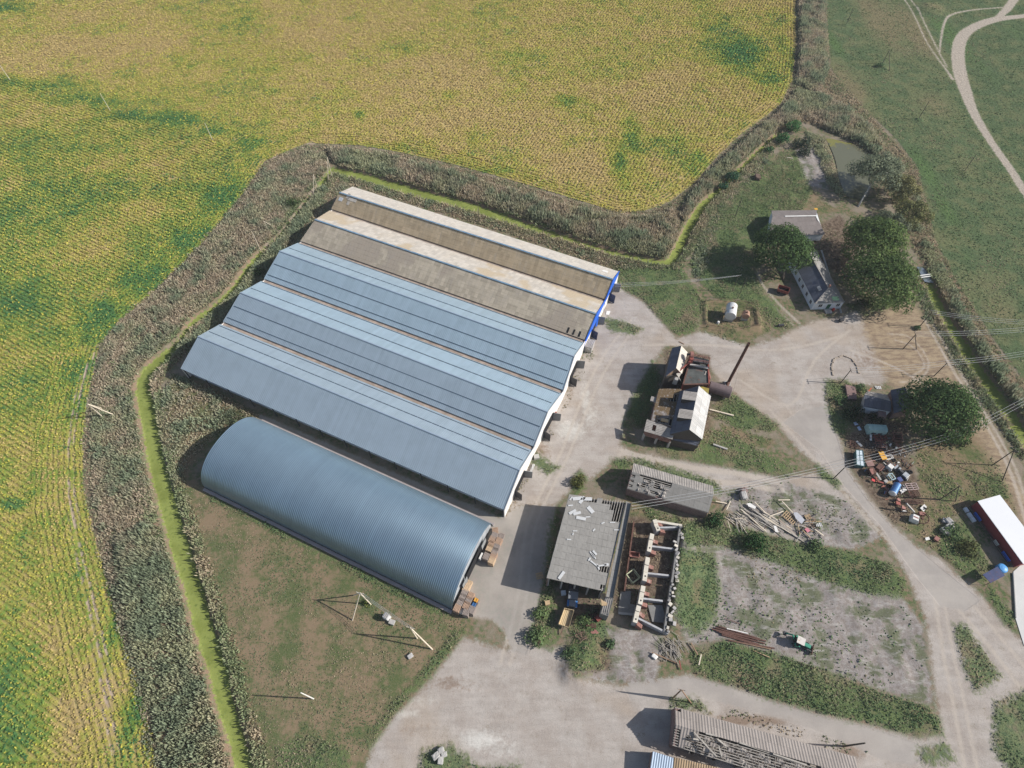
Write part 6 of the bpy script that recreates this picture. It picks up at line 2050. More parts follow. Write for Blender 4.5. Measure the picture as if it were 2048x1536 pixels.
# ------------------------------------------------------------------ red shop with white roof, concrete pad, blue canopy
def red_building():
    z = 3.3
    A, B = P(1955.3, 1002, z), P(2047, 1128, z)
    D = P(1999.7, 989.6, z + .5)
    C_ = B + (D - A)
    lo, r = frame(A, B)
    t = thing('red_building', 'red-walled building with bright white flat roof at the right edge', 'building', lo, r)
    roof_slope(t, A, B, C_, D, plain('white_membrane_roof', (.80, .80, .80), .6, 0, .02, .2), .15)
    q = inset([A, B, C_, D], .35)
    walls(t, q, z - .15, plain('dark_red_wall', (.24, .045, .05), .6, 0, .12), .3)
    d = (B - A).normalized()
    n_ = Vector((d.y, -d.x, 0))
    if n_.x > 0:
        n_ = -n_
    for k, (off, z_) in enumerate(((.9, 1.1), (1.3, 1.1), (1.3, .5))):
        m = MB()
        a, c = q[0] + n_ * off, q[1] + n_ * off
        m.beam((a.x, a.y, z_), (c.x, c.y, z_), .08, .08)
        m.build('rail', M_STEEL, t)
    for s, mt, w, nm in ((.18, M_BLUEP, 2.4, 'banner'), (.84, M_BLUEP, 2.6, 'banner'), (.62, M_WHITE, 1.4, 'banner')):
        m = MB()
        c = lerp(q[0], q[1], s) + n_ * .9
        m.beam((c.x - d.x * w / 2, c.y - d.y * w / 2, .9), (c.x + d.x * w / 2, c.y + d.y * w / 2, .9), .06, 1.0)
        m.build(nm, mt, t)
    for s in (.03, .12, .2):
        m = MB()
        c = lerp(q[0], q[1], s) + n_ * 2.1
        m.box((c.x, c.y, .35), (1.2, .8, .7), r)
        tag(m.build('storage_box', M_WHITEW), 'pale storage box beside the red wall, %s' % {.03: 'at the far corner', .12: 'between two others', .2: 'next to the blue banner'}[s], 'box')
    q2 = [P(1965.5, 1149, 2.6), P(1981.5, 1166, 2.6), P(2010, 1151, 2.6), P(1995, 1133, 2.6)]
    lo, r2 = frame(q2[0], q2[3])
    c = thing('canopy', 'square dark navy canopy on posts before the red building', 'canopy', lo, r2)
    m = MB()
    m.slab(q2[::-1], .12)
    m.build('roof', plain('navy_canopy_sheet', (.03, .045, .12), .4, 0, .35, .8, dirt=(.12, .05, .06)), c)
    for p in inset(q2, .25):
        m = MB()
        m.beam((p.x, p.y, -.1), (p.x, p.y, 2.48), .1, .1)
        m.build('post', M_STEEL, c)
    x, y = G(2006, 1136, 1.2)
    m = MB()
    m.lathe((x, y, 0), (x, y, 1.5), [(0, 1.1), (.05, 1.15), (.8, 1.15), (.92, .9), (1, .3)], 18)
    tag(m.build('water_tank', plain('light_blue_plastic', (.10, .33, .66), .4, 0, .08)), 'light blue round water tank beside the navy canopy', 'tank')
    pad = [(2027, 1143), (2075, 1100), (2110, 1200), (2100, 1350), (2048, 1290), (2031, 1236)]
    m = MB()
    m.slab([P(*p, .12) for p in pad][::-1], .4)
    structure(m.build('concrete_pad', plain('new_pale_concrete', (.58, .57, .54), .85, 0, .07, .3)), 'pale new concrete pad at the right edge')
    m = MB()
    for i in (5, 0):
        pass
    m.beam(P(2026, 1146, .15), P(2031, 1236, .15), .18, .5)
    tag(m.build('kerb', M_CONC), 'straight kerb along the edge of the pale concrete pad', 'kerb')
red_building()

# ------------------------------------------------------------------ long ruined cowshed at the bottom and its tin annex
_b = NB('mixed_laths')
_c = _b.mr(_b.n('ShaderNodeNewGeometry').outputs['Random Per Island'], 0, 1)
M_LATH = _b.finish(_b.mix(_c, (.15, .12, .10), (.46, .42, .37)), .9)
def bottom_shed():
    sc = lambda x, y: (1250 + x * .29297, 1340 + y * .29297)
    ze, zr = 4.2, 6.4
    b0, b1 = P(*sc(342, 255), ze), P(*sc(1575, 595), ze)
    r0, r1 = P(*sc(345, 372), zr), P(*sc(1600, 735), zr)
    f0, f1 = P(*sc(325, 512), ze), P(*sc(1600, 905), ze)
    lo, r = frame(b0, b1)
    t = thing('ruined_cowshed', 'long cowshed at the bottom edge with half its grey roof collapsed', 'shed', lo, r)
    mt = corrugated('brown_grey_ribbed_roof', (.34, .30, .27), .62, 0, .55, .9, 0, (1.1, 1.9), .09, (.24, .21, .19), .5, .1, .15, (1.1, 1.9))
    grid_roof(t, r0, r1, b1, b0, 30, 5, {(0, 4)}, mt, .1, purlins=(5, 0))
    holes = {(0, j) for j in range(5)} | {(i, j) for i in range(2, 24) for j in range(6) if (i * 7 + j * 5 + (i * j) % 3) % 3 != 0 and not (i < 4 and j > 3)}
    grid_roof(t, f0, f1, r1, r0, 30, 6, holes, mt, .1, purlins=(8, 0), bent={(i, j) for i in range(3, 24) for j in range(6) if (i + j) % 3 == 0})
    m = MB()
    m.slab([lerp(f0, r0, .05) + Vector((0, 0, -.9)), lerp(f1, r1, .05) + Vector((0, 0, -.9)), lerp(f1, r1, .95) + Vector((0, 0, -1.2)), lerp(f0, r0, .95) + Vector((0, 0, -1.2))], .12)
    b = NB('fallen_lath_and_clay')
    colr = b.mul(b.mix(b.mr(b.noise(1.2, 5, .75), .4, .62), (.30, .255, .22), (.17, .14, .12)), b.mr(b.noise(6, 3, .7), .3, .7, .6, 1.3, False))
    m.build('ceiling', b.finish(colr, .95, 0, .1, b.bump(b.noise(4, 4, .7), .9, .25)), t)
    m = MB()
    for k in range(420):
        u, v = random.uniform(.05, .95), random.uniform(.03, .9)
        p = lerp(lerp(f0, f1, u), lerp(r0, r1, u), v) + Vector((0, 0, random.uniform(-.8, -.1)))
        a = random.uniform(0, 3.14) if k % 3 else r + 1.57 + random.uniform(-.2, .2)
        l = random.uniform(.5, 1.6)
        m.beam(p - Vector((math.cos(a), math.sin(a), random.uniform(-.2, .2))) * l / 2, p + Vector((math.cos(a), math.sin(a), 0)) * l / 2, random.uniform(.05, .12), .05)
    m.build('fallen_laths', M_LATH, t)['kind'] = 'stuff'
    for (x0, y0, x1, y1) in ((470, 425, 625, 590), (550, 432, 780, 490), (465, 470, 530, 480), (630, 470, 690, 520), (640, 520, 660, 590), (780, 495, 1010, 572), (1010, 572, 1240, 648)):
        m = MB()
        m.beam(P(*sc(x0, y0), 6.4), P(*sc(x1, y1), 5.9), .28, .2)
        m.build('fallen_rafter', M_WOOD, t)
    q = inset([f0, f1, b1, b0], .4)
    walls(t, q, ze - .15, M_BRICKP, .35, skip=(0,))
    gable_end(t, q[0], lerp(r0, r1, .015), q[3], M_BRICKP, .3)
    for k in range(9):
        p = lerp(q[0], q[1], k / 8)
        m = MB()
        m.beam((p.x, p.y, -.2), (p.x, p.y, ze - .3), .35, .35)
        m.build('post', M_WOODD, t)
    # annex
    z = 3.6
    a, c, d_, e = P(1305.7, 1502.6, z), P(1346.7, 1515.8, z), P(1345, 1570, z - .5), P(1295, 1570, z - .5)
    lo, r = frame(a, c)
    t = thing('tin_annex', 'small annex with pale blue and tan tin roofs at the bottom edge', 'shed', lo, r)
    roof_slope(t, a, c, d_, e, corrugated('pale_blue_tin', (.34, .42, .52), .5, 0, .5, .5, .2), .1, label='pale blue tin')
    g = [P(1347.5, 1514, z), P(1440, 1536, z), P(1432, 1590, z - .5), P(1346, 1570, z - .5)]
    roof_slope(t, *g, corrugated('tan_tin', (.33, .235, .14), .5, 0, .8, .8, 0, (1.1, 6), .2, (.2, .14, .09), .5), .1, label='tan rusted tin')
    walls(t, inset([a, g[1], g[2], e], .35), z - .6, M_BRICKP, .3)
bottom_shed()

# ------------------------------------------------------------------ fuel tanks in the earth bund
M_TANKW = plain('white_flaking_tank_paint', (.60, .60, .58), .6, .1, .1, .9, dirt=(.36, .22, .15), dirt_amt=.8)
M_TANKR = plain('rusty_tank', (.36, .22, .16), .8, .1, .3, 1.2, dirt=(.22, .12, .09))
def fuel_tank(pa, pb, rad, z, mt, label):
    a, c = P(*pa, z), P(*pb, z)
    r = math.atan2(c.y - a.y, c.x - a.x)
    t = thing('fuel_tank', label, 'tank', (a.x, a.y, 0), r)
    m = MB()
    m.lathe(a, c, [(0, .05), (0, rad * .97), (.02, rad), (.98, rad), (1, rad * .97), (1, .05)], 28)
    m.build('shell', mt, t)
    for s in (.18, .82):
        p = lerp(a, c, s)
        m = MB()
        m.box((p.x, p.y, (z - rad * .8) / 2), (.5, rad * 1.7, z - rad * .55), r)
        m.build('cradle', M_CONC, t)
    m = MB()
    p = lerp(a, c, .45)
    m.tube((p.x, p.y, z + rad - .05), (p.x, p.y, z + rad + .35), .3, .3, 12)
    m.build('manhole', M_RUST, t)
fuel_tank((1460.7, 633), (1464, 611.5), 1.75, 3.0, M_TANKW, 'large white flaking fuel tank on cradles inside the earth bund')
fuel_tank((1491.6, 633.5), (1492.3, 625), 1.15, 2.2, M_TANKR, 'small rusty fuel tank beside the large white one')
x, y = G(1436.5, 645, .8)
m = MB()
m.lathe((x, y, -.3), (x, y, 1.3), [(0, .25), (.3, .25), (.32, .4), (.95, .4), (1, .3)], 12)
tag(m.build('fuel_pump', M_WHITE), 'small white fuel pump in front of the white tank', 'pump')
def lean_post_fence():
    pts = [(1410, 604), (1440, 603), (1468, 606), (1500, 611), (1513, 622), (1518, 655), (1486, 660), (1452, 662), (1412, 655)]
    t = thing('bund_fence', 'low rusty pipe fence round the fuel tank bund', 'fence', P(*pts[0]))
    m = MB()
    for i in range(len(pts) - 1):
        a, c = P(*pts[i]), P(*pts[i + 1])
        if i != 6:
            m.beam(a + Vector((0, 0, 1.5)), c + Vector((0, 0, 1.5)), .07, .07)
    m.build('rail', M_RUST, t)
    for p in pts:
        m = MB()
        a = P(*p)
        m.beam(a, a + Vector((0, 0, 1.6)), .09, .09)
        m.build('post', M_RUST, t)
lean_post_fence()

# ------------------------------------------------------------------ poles and wires
TOPS = {}
def pole(key, label, base, h, mat=None, struts=(), arm=True, arm_dir=1.57, r=.15, name='utility_pole'):
    """upright pole with cross arm and insulators; struts are feet given in photo pixels"""
    bx, by = G(*base)
    t = thing(name, label, 'pole', (bx, by, 0), 0)
    mt = mat or M_WOODD
    m = MB()
    m.tube((bx, by, -.3), (bx, by, h), r, r * .72, 8)
    m.build('post', mt, t)
    for s in struts:
        sx, sy = G(*s)
        m = MB()
        m.tube((sx, sy, -.3), (bx, by, h - .5), r * .95, r * .7, 8)
        m.build('strut', mt, t)
    tops = []
    if arm:
        m = MB()
        d = Vector((math.cos(arm_dir), math.sin(arm_dir), 0))
        p = Vector((bx, by, h - .25))
        m.beam(p - d * .9, p + d * .9, .1, .1)
        a = m.build('cross_arm', mt, t)
        for k in (-.8, 0, .8):
            q = p + d * k
            m = MB()
            m.lathe(q + Vector((0, 0, .02)), q + Vector((0, 0, .28)), [(0, .03), (.3, .06), (.6, .05), (1, .03)], 7)
            m.build('insulator', M_WHITE, a)
            tops.append(q + Vector((0, 0, .26)))
    TOPS[key] = tops
    return t
M_POLEP = plain('pale_concrete_pole', (.55, .50, .40), .9, 0, .15, 1.5)
def a_frame(key, label, apex_px, h, feet, mat, r=.16, arm=True):
    ax, ay = G(*apex_px, h)
    t = thing('utility_pole', label, 'pole', (ax, ay, 0), 0)
    for f in feet:
        fx, fy = G(*f)
        m = MB()
        m.tube((fx, fy, -.3), (ax, ay, h), r, r * .8, 8)
        m.build('post', mat, t)
    tops = []
    if arm:
        m = MB()
        m.beam((ax - .9, ay + .2, h + .03), (ax + .9, ay - .2, h + .03), .1, .12)
        m.build('cross_arm', mat, t)
        tops = [Vector((ax + k, ay - k * .22, h + .2)) for k in (-.8, 0, .8)]
        for q in tops:
            m = MB()
            m.lathe(q - Vector((0, 0, .12)), q + Vector((0, 0, .1)), [(0, .05), (.5, .07), (1, .03)], 7)
            m.build('insulator', M_WHITE, t)
    TOPS[key] = tops
pole('f0', 'pale pole in the crop at the left edge of the field', (21, 161), 8.2, M_POLEP, arm=False, r=.13)
pole('f1', 'pale pole in the crop, middle of three in a row', (220.5, 221.5), 8.0, M_POLEP, arm=False, r=.13)
pole('f2', 'pale pole in the crop nearest the ditch corner', (425, 280), 7.8, M_POLEP, arm=False, r=.13)
pole('m0', 'dark pole in the meadow at the top of the picture', (1692, 50), 8.0, arm=False)
pole('m1', 'dark braced pole with a bush at its foot in the meadow', (1764.5, 128), 7.0, struts=[(1779.4, 143.4)], arm=False)
pole('m2', 'dark pole in the meadow between track and reeds', (1837, 238), 8.3, arm=False)
pole('m3', 'dark pole in the meadow nearest the willow', (1928, 343), 7.6, arm=False, r=.12)
pole('y1', 'dark pole with a bush at its foot on the tilled ground', (1839, 653), 7.1)
pole('y2', 'dark pole standing on the tilled ground near the round tree', (1868, 752), 6.8)
pole('y3', 'dark pole beside the oval kerb in the yard', (1681, 766), 7.0)
pole('y4', 'dark pole with pale foot at the edge of the yard road', (1667, 957), 9.0, arm_dir=2.2)
pole('ya', 'dark braced pole on the grass patch of the tilled ground', (1805.5, 698.4), 7.6, struts=[(1834, 698.4)])
pole('ja', 'dark braced pole under the big round tree in the dry grass', (1901.5, 891), 9.4, struts=[(1930, 893)], arm_dir=2.2)
pole('jb', 'tall dark braced pole at the right edge above the red building', (1985, 930), 9.2, struts=[(2004.6, 965)], arm_dir=2.2)
pole('jc', 'dark braced pole between the scrap and the red building', (1880.7, 998.4), 8.6, struts=[(1912, 1002.5)], arm_dir=2.0)
pole('td', 'thin dark pole above the fuel tanks, left of two', (1464, 583), 7.6, arm_dir=.3, r=.11)
pole('te', 'thin dark pole above the fuel tanks, right of two', (1475, 596.5), 9.6, arm=False, r=.11)
pole('ng', 'dark pole in the grass below the blue-green bushes', (1469, 435.6), 8.4, arm=False, r=.14)
pole('nb', 'thin pole on the bank behind the cream roof', (958, 444), 9.0, arm=False, r=.11)
pole('nb2', 'thin dark pole on the bank near the blue gable corner', (1257, 527), 6.0, arm=False, r=.1)
pole('lw', 'short white pole alone on the brown lawn', (627, 1397.6), 9.6, plain('white_concrete_pole', (.70, .68, .63), .8, 0, .1), arm=False, r=.16)
pole('bb', 'dark pole with a bushy foot beside the ruined cowshed', (1686.5, 1492.5), 9.6, arm=False, r=.2)
a_frame('na', 'pale A-shaped pole at the ditch corner, right of two', (654.6, 314.5), 9.0, [(664, 354), (656, 360)], M_WOODP, .12, False)
a_frame('nc', 'pale A-shaped pole at the ditch corner, left of two', (627, 348.7), 8.0, [(635, 381), (626.6, 390)], M_WOODP, .12, False)
a_frame('nd', 'pale A-shaped pole in the reeds left of the tan roofs', (528, 442.7), 5.6, [(535, 460), (545, 451)], M_WOODP, .12, False)
pole('ne', 'pale leaning pole in the reeds beside the ditch bend', (520, 498), 8.0, M_WOODP, arm=False, r=.12)
a_frame('le', 'pale three-legged pole beside the crop on the left bank', (176, 808.4), 8.6, [(204.7, 833.3), (229, 829.5), (202.5, 815.5)], M_WOODP, .17, False)
a_frame('l1', 'tripod of pale poles on the lawn beside the hangar', (720, 1186), 8.6, [(703.7, 1242), (742, 1209), (706, 1190)], M_WOODP, .15)
a_frame('l2', 'A-shaped pair of pale poles on the lawn near the yard', (820.7, 1255.5), 9.8, [(865.5, 1299.4), (834.7, 1277)], M_WOODP, .17)
a_frame('b1', 'dark and tan A-shaped pole above the ruined cowshed', (1362.8, 1379.6), 8.0, [(1383.3, 1406), (1346, 1396)], M_WOODB, .17)
def wires(a, b_, label, sag=1.2, n=14, idx=(0, 1, 2)):
    for k in idx:
        p = TOPS[a][k] if isinstance(a, str) else a + Vector((.1 * k, .8 * (k - 1), 0))
        q = TOPS[b_][k] if isinstance(b_, str) else b_ + Vector((.1 * k, .8 * (k - 1), 0))
        m = MB()
        pts = [p.lerp(q, i / n) - Vector((0, 0, sag * 4 * (i / n) * (1 - i / n))) for i in range(n + 1)]
        for i in range(n):
            m.tube(pts[i], pts[i + 1], .035, .035, 5, False)
        tag(m.build('overhead_wire', plain_wire), label, 'wire', 'overhead wires')
plain_wire = plain('aluminium_wire', (.50, .50, .49), .5, .3, .05)
wires('y1', P(2140, 648, 7), 'overhead wire from the bushy-footed pole out over the meadow')
wires('ya', P(2140, 650, 7), 'overhead wire from the braced pole on the tilled ground over the ditch')
wires('y3', 'y2', 'overhead wire between the oval kerb pole and the tilled ground pole')
wires('y2', P(2140, 690, 7), 'overhead wire from the tilled ground pole over the ditch')
wires('y4', 'ja', 'overhead wire over the scrap yard to the big round tree')
wires('y4', P(1262, 1012, 8.0), 'overhead wire from the yard road pole over the timber heap to the open shed', 1.6)
wires('ja', P(2150, 745, 9), 'overhead wire from the round tree pole out to the right')
wires('td', P(1229, 570, 5.5), 'overhead wire from the fuel tank pole to the blue warehouse gable', .8)
wires('l1', 'l2', 'overhead wire between the two pale lawn poles', .5, 10)

# ------------------------------------------------------------------ scrap yard and other loose things
sj = lambda x, y: (1720 + x * .09114, 860 + y * .09114)
sk = lambda x, y: (1720 + x * .14173, 980 + y * .14173)
sy = lambda x, y: (1640 + x * .20837, 740 + y * .20837)
def boxthing(name, label, cat, px, py, z, size, rz_, mat, group=None, tilt=0.0):
    x, y = G(px, py, z + size[2] / 2)
    m = MB()
    m.box((x, y, z + size[2] / 2), size, M=Matrix.Rotation(rz_, 3, 'Z') @ Matrix.Rotation(tilt, 3, 'X'))
    return tag(m.build(name, mat), label, cat, group)
def beamthing(name, label, cat, pa, pb, za, zb, w, h, mat, group=None):
    m = MB()
    m.beam(P(*pa, za), P(*pb, zb), w, h)
    return tag(m.build(name, mat), label, cat, group)
def sheetthing(name, label, cat, pts, z, mat, t=.06, group=None):
    m = MB()
    m.slab([P(a, c, z + (zz if zz else 0)) for a, c, zz in [(p + (0,))[:3] for p in pts]], t)
    return tag(m.build(name, mat), label, cat, group)

def caravan():
    q = [P(1741, 864, 1.2), P(1767.5, 864, 1.2), P(1771.5, 857, 2.6), P(1768, 845, 2.6)]
    a, c = P(1744, 853.5, 2.6), P(1768.5, 855, 2.6)
    lo, r = frame(a, c)
    t = thing('caravan', 'mint green ribbed caravan body standing in the tree shade', 'caravan', ((a.x + c.x) / 2, (a.y + c.y) / 2, 0), r)
    M = MW[t]
    L, W, Hh = 5.2, 2.6, 2.5
    m = MB()
    prof = [(-W / 2, .4), (W / 2, .4), (W / 2, 1.5), (W / 2 - .3, Hh - .1), (0, Hh + .1), (-W / 2 + .3, Hh - .1), (-W / 2, 1.5)]
    k = len(prof)
    m.v += [M @ Vector((-L / 2, y_, z_)) for y_, z_ in prof] + [M @ Vector((L / 2, y_, z_)) for y_, z_ in prof]
    m.f += [list(reversed(range(k))), [k + i for i in range(k)]] + [[i, (i + 1) % k, k + (i + 1) % k, k + i] for i in range(k)]
    mint = plain('mint_green_paint', (.36, .50, .46), .6, 0, .15, .8, dirt=(.25, .32, .29))
    m.build('body', mint, t)
    for k_ in range(5):
        m = MB()
        x_ = -L / 2 + .1 + k_ * (L - .2) / 4
        m.beam(M @ Vector((x_, -W / 2 + .32, Hh - .06)), M @ Vector((x_, 0, Hh + .14)), .12, .07)
        m.beam(M @ Vector((x_, W / 2 - .32, Hh - .06)), M @ Vector((x_, 0, Hh + .14)), .12, .07)
        m.build('roof_rib', mint, t)
    for x_ in (-.9, .9):
        m = MB()
        m.beam(M @ Vector((x_ - .6, -W / 2 - .01, 1.15)), M @ Vector((x_ + .6, -W / 2 - .01, 1.15)), .05, .6)
        m.build('window', M_GLASS, t)
    for x_ in (-1.6, 1.6):
        for s in (-1, 1):
            wheel(t, M @ Vector((x_, s * 1.1, .4)), M.to_3x3() @ Vector((0, 1, 0)), .4, .22)
caravan()
def container():
    q = [P(*sy(345, 768), 1.6), P(*sy(352, 910), 1.6), P(*sy(428, 925), 1.6), P(*sy(410, 772), 1.6)]
    lo, r = frame(q[1], q[0])
    t = thing('cargo_body', 'pale blue-white truck cargo body lying beside the yard road', 'cargo body', lo, r)
    mt = corrugated('pale_blue_ribbed_lid', (.60, .68, .72), .55, 0, .8, .5, .1, (.55, 1.1), .06)
    m = MB()
    m.slab(q, .12)
    m.build('lid', mt, t)
    dk = plain('dark_green_frame', (.05, .12, .12), .6, 0, .2)
    i = inset(q, .12)
    walls(t, i, 1.46, dk, .12, 0)
    m = MB()
    for k in range(4):
        m.beam(q[k] + Vector((0, 0, .02)), q[(k + 1) % 4] + Vector((0, 0, .02)), .16, .12)
    for s in (.33, .66):
        m.beam(lerp(q[0], q[1], s) + Vector((0, 0, .02)), lerp(q[3], q[2], s) + Vector((0, 0, .02)), .1, .08)
    m.beam(lerp(q[0], q[3], .5) + Vector((0, 0, .02)), lerp(q[1], q[2], .5) + Vector((0, 0, .02)), .1, .08)
    m.build('frame', dk, t)
container()
def blue_tank():
    a, c = P(*sj(830, 1180), 1.3), P(*sj(715, 1390), 1.3)
    t = thing('cylinder_tank', 'long blue cylinder tank with pale end lying in the scrap', 'tank', (a.x, a.y, 0), math.atan2(c.y - a.y, c.x - a.x))
    m = MB()
    m.lathe(a, c, [(0, .2), (.02, .75), (.07, .95), (1, .95)], 20)
    m.build('shell', plain('blue_tank_paint', (.08, .19, .40), .35, .2, .15, 1, dirt=(.18, .25, .36), dirt_amt=.4), t)
    m = MB()
    e = c + (c - a).normalized() * .45
    m.lathe(c, e, [(0, .97), (.3, .97), (.8, .7), (1, .2)], 20)
    m.build('end_cap', M_WHITE, t)
    m = MB()
    m.beam((c.x, c.y, .15), (a.x, a.y, .15), 1.2, .5)
    m.build('cradle', M_RUST, t)
blue_tank()
def harrow(label, px, py, w, l, rz_, mat, bars=5, z=.7, wh=False, name='cultivator'):
    x, y = G(px, py, z)
    t = thing(name, label, 'farm implement', (x, y, 0), rz_)
    M = MW[t]
    m = MB()
    for k in range(bars):
        yy = -w / 2 + w * k / (bars - 1)
        m.beam(M @ Vector((-l / 2, yy, z)), M @ Vector((l / 2, yy, z)), .12, .14)
    for xx in (-l / 2, 0, l / 2):
        m.beam(M @ Vector((xx, -w / 2, z + .1)), M @ Vector((xx, w / 2, z + .1)), .14, .12)
    m.beam(M @ Vector((-l / 2, 0, z + .1)), M @ Vector((-l / 2 - l * .35, 0, z * .6)), .14, .14)
    m.build('frame', mat, t)
    for k in range(bars):
        for xx in (-l * .35, l * .1, l * .42):
            m = MB()
            yy = -w / 2 + w * k / (bars - 1)
            m.beam(M @ Vector((xx, yy, z)), M @ Vector((xx + .2, yy, .02)), .07, .07)
            m.build('tine', M_STEEL, t)
    if wh:
        for s in (-1, 1):
            wheel(t, M @ Vector((l * .2, s * (w / 2 + .2), .4)), M.to_3x3() @ Vector((0, 1, 0)), .4, .18)
harrow('rusty plough with a blue bar beside the pale cargo body', *sy(335, 715), 1.8, 2.6, -.4, M_RUST, 4, .6)
boxthing('plough_cover', 'small blue steel cover on the rusty plough', 'cover', *sy(375, 708), .7, (.7, 1.9, .15), .5, M_CABBLUE)
harrow('large faded red cultivator frame nearest the mint caravan', *sj(440, 140), 2.4, 3.2, .15, M_REDP, 5, .9)
harrow('faded red harrow in front of the larger red cultivator', *sj(455, 300), 2.4, 2.8, -.1, M_SALMON, 5, .6, True)
harrow('dark steel cultivator left of the red harrow', *sj(290, 320), 1.6, 2.2, .5, M_STEEL, 4, .6, True)
harrow('pinkish frame implement near the dry grass edge', *sj(1135, 1240), 1.8, 3.0, 0.1, plain('pink_grey_paint', (.52, .40, .38), .8, 0, .25, 2), 4, 1.0)
harrow('rusty brown rack implement below the pinkish frame', *sj(1190, 1400), 1.8, 2.6, .1, M_RUST, 6, .8)
harrow('rusty small frame near the orange hopper', *sj(670, 490), 1.5, 1.7, 1.2, M_RUST, 4, .5)
hopper(*sj(830, 165), (2.2, 2.0), 2.0, -.15, M_RUST, 'dark rusty open-topped hopper in the tree shade')
open_frame(*sj(835, 120), (2.3, 1.9), 2.3, -.15, M_SALMON, 'pinkish grid frame round the dark rusty hopper', .09)
t = thing('seed_hopper', 'seed drill hopper with two orange-yellow lids', 'hopper', (*G(*sj(500, 560), 1.3), 0), -1.45)
M_ORANGE = plain('orange_yellow_paint', (.72, .38, .06), .55, 0, .12, 1.5)
for s in (-1, 1):
    m = MB()
    M = MW[t]
    m.box(M @ Vector((s * .66, 0, 1.3)), (1.15, 1.5, .12), -1.45)
    m.build('lid', M_ORANGE, t)
m = MB()
m.box(MW[t] @ Vector((0, 0, .75)), (2.5, 1.3, .95), -1.45)
m.build('body', M_RUST, t)
for s in (-1, 1):
    wheel(t, MW[t] @ Vector((s * 1.5, -.2, .45)), MW[t].to_3x3() @ Vector((1, 0, 0)), .45, .2)
open_frame(*sj(640, 590), (1.0, 2.0), .7, -1.4, M_WHITE, 'white L-shaped steel frame right of the orange hopper', .14)
for k, (x, y, w, l, a, lb) in enumerate(((570, 280, .9, .35, .5, 'pale yellow curved part left of the white ones'), (670, 322, 1.0, .4, .8, 'white bent part beside the wires crossing the scrap'), (570, 375, .3, 1.0, .1, 'white upright strip below the red harrow'), (795, 388, .6, .5, .9, 'small white plate near the salmon beam'), (455, 645, .8, .35, .4, 'white bracket below the orange hopper'), (950, 1322, 1.9, .9, .5, 'white bent sheet right of the blue cylinder'), (845, 712, .6, .35, .1, 'small white lid above the grey wreck'))):
    boxthing('scrap_part', lb, 'scrap', *sj(x, y), .25, (w, l, .12), a, M_WHITE if k else plain('pale_yellow_part', (.62, .6, .3), .6))
beamthing('steel_beam', 'salmon red beam lying under the wires', 'beam', sj(785, 295), sj(885, 390), .5, .4, .3, .25, M_SALMON)
beamthing('pipe', 'short white pipe lying in the tree shade', 'pipe', sj(235, 105), sj(235, 235), .6, .4, .45, .4, M_WHITE)
boxthing('brick_pallet', 'pallet of reddish bricks below the pale cargo body', 'pallet', *sj(205, 740), 0, (2.0, 1.7, .7), .1, brick('pink_brick', (.34, .2, .17), (.28, .16, .14)))
boxthing('steel_box', 'dark brown open steel box with pale edge in the scrap', 'box', *sj(430, 830), 0, (2.0, 1.6, 1.1), .75, M_RUST)
beamthing('steel_beam', 'pale edge beam on the dark brown steel box', 'beam', sj(420, 910), sj(535, 800), 1.2, 1.2, .12, .12, M_SALMON)
boxthing('steel_box', 'red-brown tall steel box nearest the yard road', 'box', *sj(255, 910), 0, (1.2, 1.9, 1.6), .2, M_RUST)
sheetthing('side_panel', 'brownish panel on the red-brown steel box', 'panel', [sj(205, 855), sj(265, 975), sj(300, 965), sj(290, 845)][::1], 1.8, M_SALMON)
beamthing('steel_beam', 'grey ribbed channel beam in the middle of the scrap', 'beam', sj(345, 930), sj(455, 1095), .9, .7, .5, .25, M_CONC)
for k, (pa, pb, w, mt, lb) in enumerate(((sj(255, 1085), sj(325, 1120), .7, plain('bright_red_sheet', (.55, .06, .06), .6, 0, .15), 'bright red bent sheet beside the yard road'), (sj(345, 1030), sj(370, 1105), .35, M_REDP, 'short red bar above the long red beam'), (sj(390, 1130), sj(515, 1165), .4, M_REDP, 'long red beam in the scrap'), (sj(500, 1215), sj(650, 1350), .5, M_SALMON, 'thick salmon beam left of the blue cylinder'), (sj(545, 1410), sj(590, 1345), .4, M_SALMON, 'salmon bracket near the road'))):
    beamthing('red_scrap', lb, 'scrap', pa, pb, .8 - .12 * k, .7 - .12 * k, w, .2, mt)
def old_cab(label, px, py, rz_, mat, s=1.0, stripe=None):
    x, y = G(px, py, 1.0)
    t = thing('vehicle_cab', label, 'cab', (x, y, 0), rz_)
    M = MW[t]
    m = MB()
    a, c, h = .95 * s, .85 * s, 1.7 * s
    bot = [M @ Vector(p) for p in ((-a, -c, .1), (a, -c, .1), (a, c, .1), (-a, c, .1))]
    mid = [M @ Vector(p) for p in ((-a, -c, h * .55), (a, -c, h * .55), (a, c, h * .55), (-a, c, h * .55))]
    top = [M @ Vector(p) for p in ((-a * .8, -c * .85, h), (a * .6, -c * .85, h), (a * .6, c * .85, h), (-a * .8, c * .85, h))]
    m.hexa(bot, mid)
    m.hexa([p + Vector((0, 0, .003)) for p in mid], top)
    m.build('shell', mat, t)
    m = MB()
    m.box(M @ Vector((a * .84, 0, h * .78)), (.06, c * 1.4, h * .3), M=Matrix.Rotation(rz_, 3, 'Z') @ Matrix.Rotation(-.45, 3, 'Y'))
    m.build('windscreen', M_GLASS, t)
    if stripe:
        m = MB()
        m.box(M @ Vector((-a * .1, 0, h + .02)), (a * 1.2, .3, .04), rz_)
        m.build('stripe', stripe, t)
    return t
old_cab('rounded white cab shell in the middle of the scrap', *sj(665, 815), -.9, M_WHITE, .9)
old_cab('white cab shell with a red stripe beside the big rusty wheel', *sk(775, 405), -.5, M_WHITE, 1.05, M_REDP)
